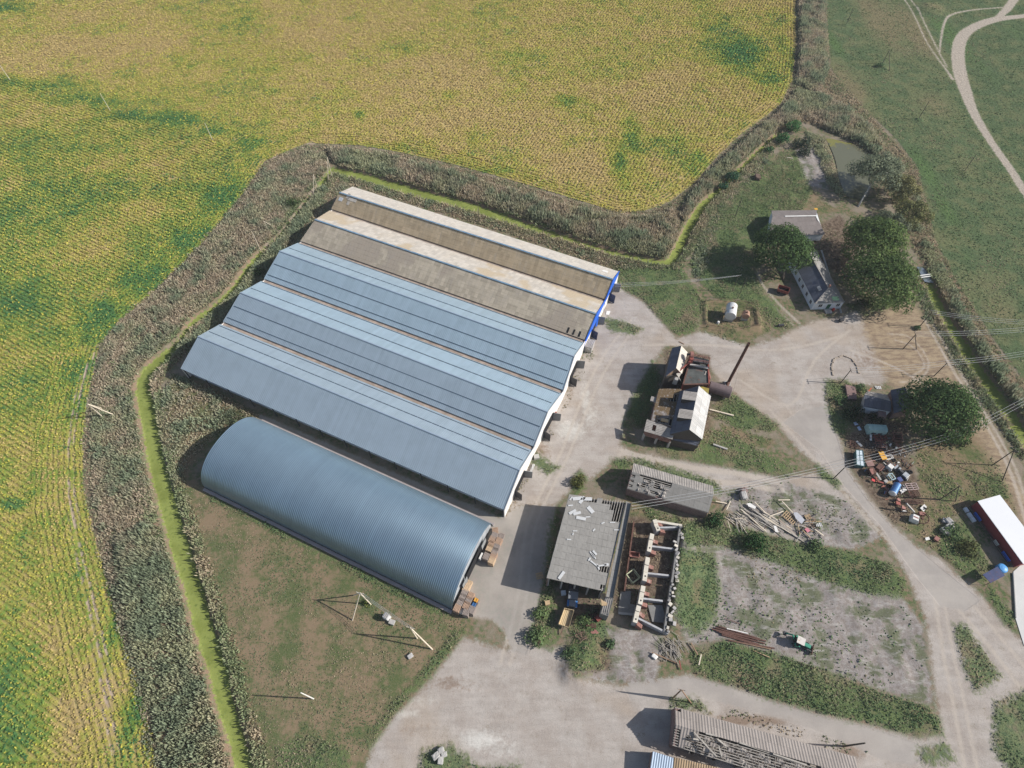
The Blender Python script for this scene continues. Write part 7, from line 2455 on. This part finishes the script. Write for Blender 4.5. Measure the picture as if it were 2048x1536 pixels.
def wreck():
    x, y = G(*sj(900, 920), .7)
    t = thing('vehicle_wreck', 'stripped grey vehicle wreck with exposed engine', 'wreck', (x, y, 0), -.95)
    M = MW[t]
    gm = plain('grey_wreck_paint', (.36, .38, .40), .5, .2, .3, 2, dirt=(.15, .13, .12))
    for n_, c, s, mt in (('chassis', (0, 0, .45), (4.0, 1.4, .25), M_STEEL), ('bonnet', (1.3, 0, .95), (1.3, 1.5, .5), gm), ('engine', (0, 0, .9), (.9, .7, .7), M_STEEL), ('seat', (-.8, .3, .9), (.5, .6, .7), gm), ('rear_panel', (-1.7, 0, .8), (.5, 1.6, .5), gm), ('front_panel', (2.0, 0, .8), (.15, 1.6, .6), M_WHITE)):
        m = MB()
        m.box(M @ Vector(c), s, -.95)
        m.build(n_, mt, t)
    for a in (-1.3, 1.3):
        for s in (-1, 1):
            wheel(t, M @ Vector((a, s * .85, .4)), M.to_3x3() @ Vector((0, 1, 0)), .4, .22)
wreck()
open_frame(*sj(700, 1020), (1.2, 1.7), 1.0, .3, plain('pale_cyan_paint', (.50, .64, .66), .6), 'pale cyan steel frame above the blue cylinder', .16)
boxthing('machine_box', 'dark blue machine box with a white cap in the scrap', 'machine', *sj(860, 1095), 0, (1.2, 1.2, 1.0), .3, plain('dark_blue_paint', (.08, .10, .24), .5))
boxthing('machine_box', 'grey gearbox casting behind the blue cylinder', 'machine', *sj(560, 1130), 0, (1.0, .8, .7), .5, M_CONC)
for k in range(5):
    beamthing('loose_timber', 'tan timber slat above the blue cylinder', 'timber', sj(590, 1118 + k * 16), sj(705, 1112 + k * 17), .4, .4, .14, .1, M_WOODT, 'tan slats in the scrap yard')
for k, (x, y) in enumerate(((1035, 970), (1010, 920), (1110, 920), (745, 660), (620, 870), (505, 1050), (1000, 1080))):
    c = Vector((*G(*sj(x, y), .2), .2))
    t = thing('old_tyre', 'old tyre lying among the scrap', 'tyre', (c.x, c.y, 0), 0, 'old tyres in the scrap yard')
    m = MB()
    for i in range(14):
        g0, g1 = i * math.tau / 14, (i + 1) * math.tau / 14
        m.tube(c + Vector((math.cos(g0), math.sin(g0), 0)) * .45, c + Vector((math.cos(g1), math.sin(g1), 0)) * .45, .17, .17, 7, False)
    m.build('tread', M_TYRE, t)
# heap of small metal scraps: past counting
m = MB()
for k in range(230):
    x, y = random.gauss(720, 260), random.gauss(850, 330)
    if k < 70:
        x, y = random.gauss(430, 130), random.gauss(280, 90)
    p = P(*sj(x, y), random.uniform(.05, .6))
    a = random.uniform(0, 3.14)
    l = random.uniform(.3, 1.3)
    m.beam(p, p + Vector((math.cos(a) * l, math.sin(a) * l, random.uniform(-.2, .3))), random.uniform(.05, .25), random.uniform(.04, .2))
b = NB('mixed_scrap_metal')
rr = b.n('ShaderNodeNewGeometry').outputs['Random Per Island']
cc = b.mix(b.mr(rr, .3, .32), (.17, .08, .055), (.10, .09, .09))
cc = b.mix(b.mr(rr, .62, .64), cc, (.38, .15, .10))
cc = b.mix(b.mr(rr, .78, .80), cc, (.45, .44, .42))
cc = b.mix(b.mr(rr, .94, .95), cc, (.12, .2, .36))
stuff(m.build('scrap_heap', b.finish(cc, .8, .1)), 'rusty small scrap strewn between the old machines')
# lower scrap
def conveyor():
    a, c = P(*sk(640, 160), .8), P(*sk(885, 168), .8)
    t = thing('ladder_frame', 'long rusty ladder-like conveyor frame below the blue cylinder', 'frame', (a.x, a.y, 0), math.atan2(c.y - a.y, c.x - a.x))
    d = (c - a).normalized()
    n_ = Vector((-d.y, d.x, 0)) * .55
    m = MB()
    for s in (-1, 1):
        m.beam(a + n_ * s, c + n_ * s, .12, .18)
    for k in range(15):
        p = lerp(a, c, k / 14)
        m.beam(p - n_, p + n_, .1, .1)
    m.build('frame', M_RUST, t)
    for k in (.1, .9):
        m = MB()
        p = lerp(a, c, k)
        m.beam((p.x, p.y, 0), p, .12, .12)
        m.build('leg', M_RUST, t)
conveyor()
beamthing('auger_tube', 'grey grain auger tube leaning up beside the big rusty wheel', 'auger', sk(655, 190), sk(765, 312), 3.6, .6, .35, .35, M_CONC)
for x0, y0, x1, y1, w, mt, lb in ((505, 180, 565, 200, .9, M_REDP, 'red curved hood at the end of the ladder frame'), (520, 130, 565, 150, .7, M_SALMON, 'salmon drum part left of the ladder frame'), (585, 240, 635, 265, .9, M_SALMON, 'salmon mudguard below the ladder frame'), (600, 295, 650, 300, .2, M_WHITE, 'pale strip below the salmon mudguard')):
    beamthing('red_scrap', lb, 'scrap', sk(x0, y0), sk(x1, y1), .9, .6, w, .4, mt)
def big_wheel():
    c = P(*sk(880, 400), .9)
    t = thing('spoked_wheel', 'big rusty spoked iron wheel lying by the striped cab', 'wheel', (c.x, c.y, 0), 0)
    m = MB()
    for i in range(22):
        g0, g1 = i * math.tau / 22, (i + 1) * math.tau / 22
        m.tube(c + Vector((math.cos(g0), math.sin(g0), math.cos(g0) * .25)) * 1.45, c + Vector((math.cos(g1), math.sin(g1), math.cos(g1) * .25)) * 1.45, .13, .13, 6, False)
    m.build('rim', M_RUST, t)
    m = MB()
    for i in range(10):
        g0 = i * math.tau / 10
        m.beam(c, c + Vector((math.cos(g0), math.sin(g0), math.cos(g0) * .25)) * 1.42, .07, .07)
    m.tube(c - Vector((0, 0, .25)), c + Vector((0, 0, .25)), .3, .3, 10)
    m.build('spokes', M_RUST, t)
big_wheel()
boxthing('red_cover', 'round-shouldered red cover above the big rusty wheel', 'cover', *sk(872, 338), .3, (1.5, .9, .8), -.2, M_SALMON)
sheetthing('door_panel', 'white vehicle panel with round holes on the dry grass', 'panel', [sk(848, 255), sk(900, 305), sk(945, 240), sk(908, 198)], .5, M_WHITE, .1)
for x, y, s in ((905, 245, .22), (900, 270, .18), (925, 262, .3)):
    c = P(*sk(x, y), .52)
    m = MB()
    m.tube(c, c + Vector((0, 0, .05)), s, s, 10)
    tag(m.build('panel_hole', M_DARK), 'round hole of the white vehicle panel on the grass', 'hole', 'holes of the white panel')
sheetthing('white_sheet', 'small white sheet on the road verge near the boulders', 'sheet', [sk(920, 672), sk(930, 712), sk(990, 698), sk(972, 660)], .3, M_WHITE, .06)
boxthing('scrap_part', 'rusty bent part beside the white sheet on the verge', 'scrap', *sk(1078, 690), .1, (1.2, 1.0, .7), .8, M_SALMON)
def stone(name, label, cat, px, py, s, mat, group=None, n=2, ang=None, flat=1.0):
    """chipped block with worn corners"""
    x, y = G(px, py, s[2] / 2)
    rr_ = random.Random(int(px * 13 + py * 7))
    M = Matrix.Rotation(ang if ang is not None else rr_.uniform(0, 3), 3, 'Z') @ Matrix.Rotation(rr_.uniform(-.15, .15), 3, 'X')
    m = MB()
    k = 5
    idx = {}
    for f in range(6):
        for i in range(k + 1):
            for j in range(k + 1):
                u, v = 2 * i / k - 1, 2 * j / k - 1
                p = ((1, u, v), (-1, u, v), (u, 1, v), (u, -1, v), (u, v, 1), (u, v, -1))[f]
                key = tuple(round(q, 3) for q in p)
                if key not in idx:
                    q = Vector(p)
                    l = sum(abs(a) ** 7 for a in q) ** (1 / 7)
                    q = q / l
                    q *= 1 + rr_.uniform(-.07, .05)
                    idx[key] = len(m.v)
                    m.v.append(Vector((x, y, s[2] * .45)) + M @ Vector((q.x * s[0] / 2, q.y * s[1] / 2, q.z * s[2] / 2)))
    for f in range(6):
        g = lambda i, j: idx[tuple(round(q, 3) for q in ((1, 2 * i / k - 1, 2 * j / k - 1), (-1, 2 * i / k - 1, 2 * j / k - 1), (2 * i / k - 1, 1, 2 * j / k - 1), (2 * i / k - 1, -1, 2 * j / k - 1), (2 * i / k - 1, 2 * j / k - 1, 1), (2 * i / k - 1, 2 * j / k - 1, -1))[f])]
        for i in range(k):
            for j in range(k):
                q = [g(i, j), g(i + 1, j), g(i + 1, j + 1), g(i, j + 1)]
                m.f.append(q if f in (0, 3, 4) else q[::-1])
    return tag(m.build(name, mat), label, cat, group)
M_STONE = plain('grey_boulder', (.42, .40, .38), .9, 0, .2, 1.0, dirt=(.28, .26, .24))
for x, y, s, lb in ((1889, 1041, 1.3, 'leftmost of the upper grey boulders by the red wall bushes'), (1898, 1043, 2.0, 'largest grey boulder by the red wall bushes'), (1899, 1054, 2.0, 'grey boulder just below the largest one'), (1889, 1061, 1.8, 'whitish flat boulder nearest the road'), (1897, 1066, 1.3, 'small pale boulder lowest of the group')):
    stone('boulder', lb, 'boulder', x, y, (s, s * .8, s * .6), M_STONE)
for x, y, s, lb in ((882, 1501, 1.4, 'topmost concrete block of the heap at the bottom edge'), (872, 1512, 1.6, 'left concrete block of the heap at the bottom edge'), (888, 1509, 1.3, 'right concrete block of the heap at the bottom edge'), (881, 1521, 1.5, 'lowest concrete block of the heap at the bottom edge')):
    stone('concrete_block', lb, 'block', x, y, (s, s * .8, s * .8), M_CONC)
stone('lawn_stone', 'pale stone lying on the lawn near the A-shaped poles', 'stone', 820.6, 1312, (1.3, 1.0, .6), M_STONE)
stone('pale_stone', 'white stone beside the tangled steel rods', 'stone', 1309, 1313, (1.3, 1.0, .8), M_WHITE)
stone('brick_stack', 'stack of grey blocks beside the two-rut path', 'blocks', 1487.5, 991, (1.5, 2.2, 1.7), M_STONE, ang=.1)
stone('brick_stack', 'reddish block rubble on top of the path-side stack', 'blocks', 1488, 981, (1.7, 1.4, 1.1), M_BRICKP, ang=.5)
stone('soil_lump', 'dark brown earth lump at the end of the dry strip', 'earth heap', 1515, 354, (2.8, 2.2, 1.5), plain('dark_soil', (.13, .09, .07), .95, 0, .3))
# transformer-like concrete boxes on the lawn
t = thing('concrete_well', 'white weathered well box with a lower grey box on the lawn', 'well', (*G(775, 1236), 0), -.5)
M = MW[t]
m = MB()
m.box(M @ Vector((0, 0, .95)), (1.5, 1.2, 1.9), -.5)
m.build('tall_box', plain('flaking_white_concrete', (.62, .61, .59), .85, 0, .2, 2, dirt=(.35, .34, .33)), t)
for k in (-.4, 0, .4):
    m = MB()
    m.box(M @ Vector((k, .1, 1.98)), (.2, 1.3, .16), -.5)
    m.build('lid_bar', M_CONC, t)
m = MB()
m.box(M @ Vector((1.6, -.3, .4)), (1.3, 1.1, .8), -.3)
m.build('low_box', M_CONC, t)

# timber heap
st_ = lambda x, y: (1400 + x * .15625, 940 + y * .15625)
def plank(pa, pb, za, zb, w, h, mt, lb, grp):
    beamthing('plank', lb, 'timber', pa, pb, za, zb, w, h, mt, grp)
GT = 'planks of the timber heap'
for k in range(26):
    o = random.uniform(-70, 75)
    x0, y0 = 560 + random.uniform(-30, 260), 470 + random.uniform(0, 120)
    ln = random.uniform(260, 520)
    a = math.atan2(.56, .83) + random.gauss(0, .10)
    plank(st_(x0, y0 + o * .4), st_(x0 + math.cos(a) * ln, y0 + o * .4 + math.sin(a) * ln), random.uniform(.1, .8), random.uniform(.1, .6), random.uniform(.12, .26), .09, M_WOOD if random.random() < .75 else M_WOODP, 'long grey plank in the middle of the timber heap', GT)
for k in range(14):
    t_ = k / 13
    plank(st_(1010 + 20 * t_, 680 + 100 * t_ - 60), st_(1260 + 80 * t_, 925 - 60 * (1 - t_)), .25 + .3 * random.random(), .2, .18, .08, M_WOOD if k % 3 else M_WOODB, 'grey board in the fan of boards at the timber heap', GT)
for k in range(26):
    x0, y0 = 320 + random.uniform(0, 180), 560 + random.uniform(-20, 90)
    a = random.gauss(.75, .45)
    ln = random.uniform(120, 240)
    plank(st_(x0, y0), st_(x0 + math.cos(a) * ln, y0 + math.sin(a) * ln), random.uniform(.1, .7), random.uniform(.1, .5), .14, .1, M_WOOD if random.random() < .7 else M_WOODP, 'short pale pole in the left end of the timber heap', GT)
for k in range(18):
    x0, y0 = 1220 + random.uniform(0, 200), 680 + random.uniform(-30, 110)
    a = random.gauss(.7, .5)
    ln = random.uniform(90, 230)
    plank(st_(x0, y0), st_(x0 + math.cos(a) * ln, y0 + math.sin(a) * ln), random.uniform(.1, .6), random.uniform(.1, .5), .16, .1, (M_WOOD, M_WOODT, M_STEEL)[k % 3], 'short board in the right end of the timber heap', GT)
for pa, pb, lb in (((700, 410), (905, 620), 'long pole crossing the timber heap from the top'), ((890, 592), (1068, 528), 'white pole sticking out of the timber heap'), ((1050, 400), (1200, 560), 'long pole leading to the tan pallet'), ((1000, 385), (1150, 383), 'white pole at the top of the timber heap'), ((520, 500), (850, 790), 'long pole along the lower side of the timber heap'), ((200, 400), (345, 430), 'pale pole behind the broken shed'), ((340, 510), (390, 400), 'leaning dark pole behind the broken shed'), ((1470, 760), (1580, 840), 'pole at the right tip of the timber heap')):
    plank(st_(*pa), st_(*pb), .7, .4, .24, .18, M_WOODP, lb, None)
def pallet(label, px, py, s, rz_, mat, z=.2, n=4, name='pallet'):
    x, y = G(px, py, z)
    t = thing(name, label, 'pallet', (x, y, 0), rz_)
    M = MW[t]
    m = MB()
    for k in range(n + 1):
        m.box(M @ Vector((-s[0] / 2 + s[0] * k / n, 0, z + .12)), (.2, s[1], .06), rz_)
    m.build('deck_slats', mat, t)
    for yy in (-s[1] / 2 + .08, 0, s[1] / 2 - .08):
        m = MB()
        m.box(M @ Vector((0, yy, z)), (s[0], .14, .16), rz_)
        m.build('runner', mat, t)
pallet('large tan timber pallet frame beside the grey metal sheet', *st_(1148, 610), (3.2, 2.2), -.85, M_WOODT, .3, 6)
pallet('small tan pallet at the right part of the timber heap', *st_(1380, 600), (1.3, 1.2), .3, M_WOODT, .4)
pallet('tan pallet leaning at the open shed corner', 1078.8, 1151.5, (1.5, 1.5), .2, M_WOODT, .3)
sheetthing('metal_sheet', 'bent pale grey metal sheet beside the tan pallet', 'sheet', [st_(1195, 545), st_(1225, 620), st_(1300, 690), st_(1340, 640), st_(1290, 580), st_(1240, 540)], .9, plain('pale_grey_metal', (.50, .50, .52), .4, .3, .1), .05)
sheetthing('pink_board', 'square pink board on the timber heap', 'board', [st_(1338, 755), st_(1378, 802), st_(1415, 775), st_(1375, 738)], .7, plain('faded_pink_paint', (.55, .20, .24), .7, 0, .12), .06)
sheetthing('white_board', 'large white board at the upper left of the timber heap', 'board', [st_(600, 430), st_(620, 465), st_(705, 500), st_(718, 470), st_(640, 420)], .9, M_WHITE, .08)
sheetthing('white_board', 'white board end in the middle of the timber heap', 'board', [st_(940, 710), st_(965, 790), st_(1008, 800), (st_(975, 715))], .7, M_WHITE, .1)
sheetthing('white_board', 'small table top at the right end of the timber heap', 'board', [st_(1485, 690), st_(1490, 722), st_(1572, 722), st_(1545, 670)], .8, M_PALESHEET, .08)
m = MB()
for k in range(70):
    p = P(*st_(random.gauss(1430, 45), random.gauss(665, 40)), random.uniform(.05, .8)) if k < 30 else P(*st_(random.gauss(760, 130), random.gauss(600, 70)), random.uniform(.05, .5))
    a = random.uniform(0, 3.14)
    m.beam(p, p + Vector((math.cos(a), math.sin(a), random.uniform(-.2, .3))) * random.uniform(.3, .9), .12, .08)
stuff(m.build('timber_offcuts', M_WOODB), 'small broken timber offcuts in the heap')
# pipes
sp = lambda x, y: (1300 + x * .1953, 1180 + y * .1953)
for k in range(7):
    o = (k - 3) * 15
    plankx = 640 + abs(k - 2) * 26 + random.uniform(-10, 20)
    m = MB()
    m.tube(P(*sp(plankx, 415 + o), .25), P(*sp(1150 + random.uniform(-50, 40), 535 + o * .8), .25), .17, .17, 8)
    tag(m.build('steel_pipe', M_RUST), 'long rusty pipe in the bundle on the weedy slope', 'pipe', 'rusty pipes in a bundle')
for pa, pb, mt, lb, r_ in (((800, 512), (1275, 598), M_RUST, 'longest rusty pipe below the bundle', .17), ((830, 520), (1240, 606), M_WOODB, 'brownish pole beside the longest pipe', .13), ((785, 395), (1000, 445), M_WHITE, 'white pipe above the rusty bundle', .15), ((1060, 620), (1225, 690), M_WOODT, 'tan pole in the weeds below the pipes', .12), ((760, 290), (920, 345), M_RUST, 'thin bent rusty bar on the rubble', .08)):
    m = MB()
    m.tube(P(*sp(*pa), .3), P(*sp(*pb), .3), r_, r_, 8)
    tag(m.build('steel_pipe', mt), lb, 'pipe')
# tangle of grey steel rods
m = MB()
for k in range(80):
    x, y = random.gauss(225, 60), random.gauss(620, 55)
    a = random.gauss(-1.05, .4)
    l = random.uniform(1.0, 3.2)
    p = P(*sp(x, y), random.uniform(.1, .9))
    m.beam(p - Vector((math.cos(a), math.sin(a), 0)) * l / 2, p + Vector((math.cos(a), math.sin(a), random.uniform(-.2, .2))) * l / 2, .08, .08)
stuff(m.build('rod_tangle', M_WOOD), 'tangle of grey steel rods below the last pen')
for pa, pb, mt, lb in (((20, 640), (290, 755), M_WOODB, 'rusty long beam beside the steel rods'), ((500, 770), (525, 660), M_WOODP, 'pale short post leaning by the pens'), ((420, 540), (490, 665), M_WOODB, 'brown pole leaning by the pens'), ((300, 720), (318, 815), M_REDP, 'red iron lever below the steel rods')):
    beamthing('beam', lb, 'beam', sp(*pa), sp(*pb), .6, .4, .25, .2, mt)

# green backhoe tractor
def tractor():
    a, c = P(1582, 1276), P(1618, 1294)
    r = math.atan2(c.y - a.y, c.x - a.x)
    x, y = G(1600, 1286, .8)
    t = thing('backhoe_tractor', 'green backhoe tractor with rusty white cab roof and front blade', 'tractor', (x, y, 0), r)
    M = MW[t]
    gr = plain('tractor_green', (.05, .26, .17), .5, 0, .15, 2)
    def bx(n_, cc_, s, mt, tilt=0):
        m = MB()
        m.box(M @ Vector(cc_), s, M=Matrix.Rotation(r, 3, 'Z') @ Matrix.Rotation(tilt, 3, 'Y'))
        return m.build(n_, mt, t)
    bx('bonnet', (1.3, 0, 1.35), (1.7, .8, .7), gr)
    bx('chassis', (.4, 0, .75), (3.6, .7, .4), M_STEEL)
    cb = bx('cab', (-.35, 0, 1.75), (1.5, 1.5, 1.3), M_GLASS)
    m = MB()
    m.box(M @ Vector((-.35, 0, 2.47)), (1.75, 1.7, .12), r)
    m.build('cab_roof', plain('rusty_white_roof', (.62, .58, .52), .6, 0, .15, 1.5, dirt=(.5, .26, .12), dirt_amt=.8), cb)
    for s in (-1, 1):
        bx('fender', (-.6, s * .95, 1.35), (1.3, .45, .12), gr)
        wheel(t, M @ Vector((-.6, s * .95, .75)), M.to_3x3() @ Vector((0, 1, 0)), .75, .42, gr)
        wheel(t, M @ Vector((1.6, s * .8, .48)), M.to_3x3() @ Vector((0, 1, 0)), .48, .28, gr)
        bx('loader_arm', (1.5, s * .62, .95), (2.6, .12, .2), M_STEEL, .12)
    bx('blade', (2.95, 0, .55), (.14, 2.4, .9), M_RUST, -.1)
    for n_, p0, p1, w in (('boom', (-1.4, .1, 1.0), (-2.4, .3, 2.6), .3), ('dipper_arm', (-2.4, .3, 2.6), (-3.6, .35, 1.5), .26)):
        m = MB()
        m.beam(M @ Vector(p0), M @ Vector(p1), w, w)
        m.build(n_, gr, t)
    bx('bucket', (-3.7, .35, 1.1), (.7, .8, .7), M_STEEL)
tractor()

# red trailer, bridge, sheets and the rest
def box_trailer(label, px, py, s, h, rz_, mat):
    x, y = G(px, py, h)
    t = thing('box_trailer', label, 'trailer', (x, y, 0), rz_)
    M = MW[t]
    m = MB()
    m.box(M @ Vector((0, 0, .85)), (s[0], s[1], .12), rz_)
    m.build('floor', M_DARK, t)
    for a, c, l, w in ((0, s[1] / 2, s[0] + .1, .1), (0, -s[1] / 2, s[0] + .1, .1), (s[0] / 2, 0, .1, s[1] - .11), (-s[0] / 2, 0, .1, s[1] - .11)):
        m = MB()
        m.box(M @ Vector((a, c, (h + .92) / 2 + .05)), (l, w, h - .85), rz_)
        m.build('side_board', mat, t)
    for k in (-.3, .3):
        for s_ in (-1, 1):
            wheel(t, M @ Vector((s[0] * k, s_ * s[1] * .42, .45)), M.to_3x3() @ Vector((0, 1, 0)), .45, .25)
box_trailer('dull red open trailer parked in the tree shade by the white house', 1568, 577, (3.6, 2.3), 1.9, -.45, M_REDP)
boxthing('small_cart', 'small black cart on the grass edge by the two-rut path', 'cart', 1562, 650.5, .2, (1.8, .7, .6), .1, M_STEEL)
for k, dy in enumerate((0, 4)):
    beamthing('footbridge_beam', 'white beam of the footbridge over the ditch, ' + ('upper' if k == 0 else 'lower') + ' of two', 'footbridge', (1822, 554 + dy), (1864, 548 + dy), .25, .25, .35, .25, M_WHITE)
sheetthing('white_sheet', 'white sheet on the ground before the blue gable', 'sheet', [(1213, 622), (1212, 629), (1218, 630), (1221, 622)], .15, M_WHITE)
sheetthing('white_sheet', 'bluish white sheet under the trees, upper of two', 'sheet', [(1707, 845), (1710, 851), (1717, 849), (1713, 843)], .4, plain('bluish_white_plastic', (.55, .62, .75), .5))
sheetthing('white_sheet', 'bluish white sheet under the trees, lower of two', 'sheet', [(1714, 854), (1718, 861), (1723.5, 860), (1719, 852)], .3, plain('bluish_white_plastic', (.55, .62, .75), .5))
sheetthing('white_sheet', 'off-white sheet behind the grey shed', 'sheet', [(1749, 772), (1753, 778), (1763.5, 778), (1761, 772)], .2, M_PALESHEET)
beamthing('red_bar', 'bent bright red bar behind the grey shed', 'bar', (1736, 784), (1743, 776), .4, .8, .3, .2, plain('orange_red_paint', (.6, .13, .06), .6))
sheetthing('white_sheet', 'long white sheet below the lowest metal gable', 'sheet', [(1058, 947), (1061, 949), (1070, 929), (1066, 927)], .6, M_PALESHEET, .3)
boxthing('concrete_box', 'square grey concrete box at the warehouse valley end', 'box', 1073, 914, 0, (1.5, 1.3, 1.0), .2, M_CONC)
boxthing('wooden_box', 'tan wooden box in the weeds beside the trailer', 'box', 1095, 1206, 0, (1.2, 1.0, .8), .2, M_WOODT)
boxthing('machine_box', 'pale machine beside the truck under the shed edge', 'machine', 1127, 1186, 0, (1.1, 1.0, 1.1), .1, M_WHITEW)
for x, y, s, a, lb in ((1186, 1234, (2.2, 1.5), .1, 'rusty bed-like slatted rack, upper of the red scrap'), (1182, 1251, (2.2, 1.0), -.05, 'rusty slatted rack below the upper one')):
    pallet(lb, x, y, s, a, M_RUST, .5, 6, 'rusty_rack')
sheetthing('rust_plate', 'square rusty plate on the weeds by the soil heap', 'plate', [(1181, 1263), (1185, 1271), (1198, 1266), (1191, 1258)], .4, M_SALMON)
boxthing('red_scrap', 'tangled red iron part beside the slatted racks', 'scrap', 1197, 1236, .2, (1.5, 1.2, .9), .6, M_REDP)
m = MB()
for k in range(90):
    p = P(random.gauss(1166, 7), random.gauss(1276, 6), random.uniform(.2, 1.0))
    a = random.uniform(0, 6.28)
    m.beam(p, p + Vector((math.cos(a), math.sin(a), random.uniform(-.3, .4))) * random.uniform(.6, 1.6), .07, .06)
stuff(m.build('branch_pile', plain('brown_branches', (.24, .16, .12), .9)), 'pile of brown dead branches beside the red scrap')
beamthing('concrete_beam', 'pale beam lying in the weeds right of the mill', 'beam', sc1(1495, 1222), sc1(1825, 1305), .3, .3, .4, .35, M_WOODP)
beamthing('concrete_beam', 'grey beam lying in the weeds below the mill', 'beam', sc2(1545, 332), sc2(1738, 400), .3, .3, .45, .4, M_CONC)
beamthing('timber', 'tan timber lying on the yard behind the elevator house', 'timber', (1358, 683), (1368, 688), .1, .1, .25, .15, M_WOODB)
def kerb_ring():
    pts = [(1666, 752), (1663, 733), (1668, 718), (1686, 711), (1704, 718), (1714, 733), (1718, 748)]
    t = thing('stone_kerb', 'oval ring of rough kerb stones in the yard', 'kerb', P(*pts[0]))
    for i in range(len(pts) - 1):
        for s in (0, .5):
            a, c = lerp(P(*pts[i]), P(*pts[i + 1]), s + .04), lerp(P(*pts[i]), P(*pts[i + 1]), s + .44)
            m = MB()
            m.beam(a + Vector((0, 0, .08)), c + Vector((0, 0, .08 + random.uniform(-.05, .08))), random.uniform(.3, .55), .35)
            m.build('stone', plain('kerb_stone', (.36, .30, .24), .95, 0, .25), t)
kerb_ring()
beamthing('log', 'pale log lying behind the timber pile on the grass bank', 'log', (1573, 315), (1586, 317), .2, .2, .3, .3, M_WOODP)
boxthing('yellow_lid', 'yellow lid behind the smaller white house', 'lid', 1632, 418, 1.2, (1.2, .9, .1), 0, M_ORANGE)
low_wall((1643, 500), (1683, 625), .35, .5, M_CONC, 'low concrete kerb path along the right side of the long white house')

# ------------------------------------------------------------------ thin summer haze: one closed box of air round the whole scene
def haze():
    m = bpy.data.materials.new('thin_haze')
    m.use_nodes = True
    n = m.node_tree
    n.nodes.clear()
    o = n.nodes.new('ShaderNodeOutputMaterial')
    v = n.nodes.new('ShaderNodeVolumePrincipled')
    v.inputs['Color'].default_value = (.86, .90, .96, 1)
    v.inputs['Density'].default_value = .00012
    n.links.new(v.outputs[0], o.inputs['Volume'])
    f = MB()
    f.box((0, 200, 75), (3600, 3600, 156))
    h = f.build('haze', m)
    h['kind'] = 'stuff'
    h['label'] = 'thin pale summer haze over the fields'
haze()
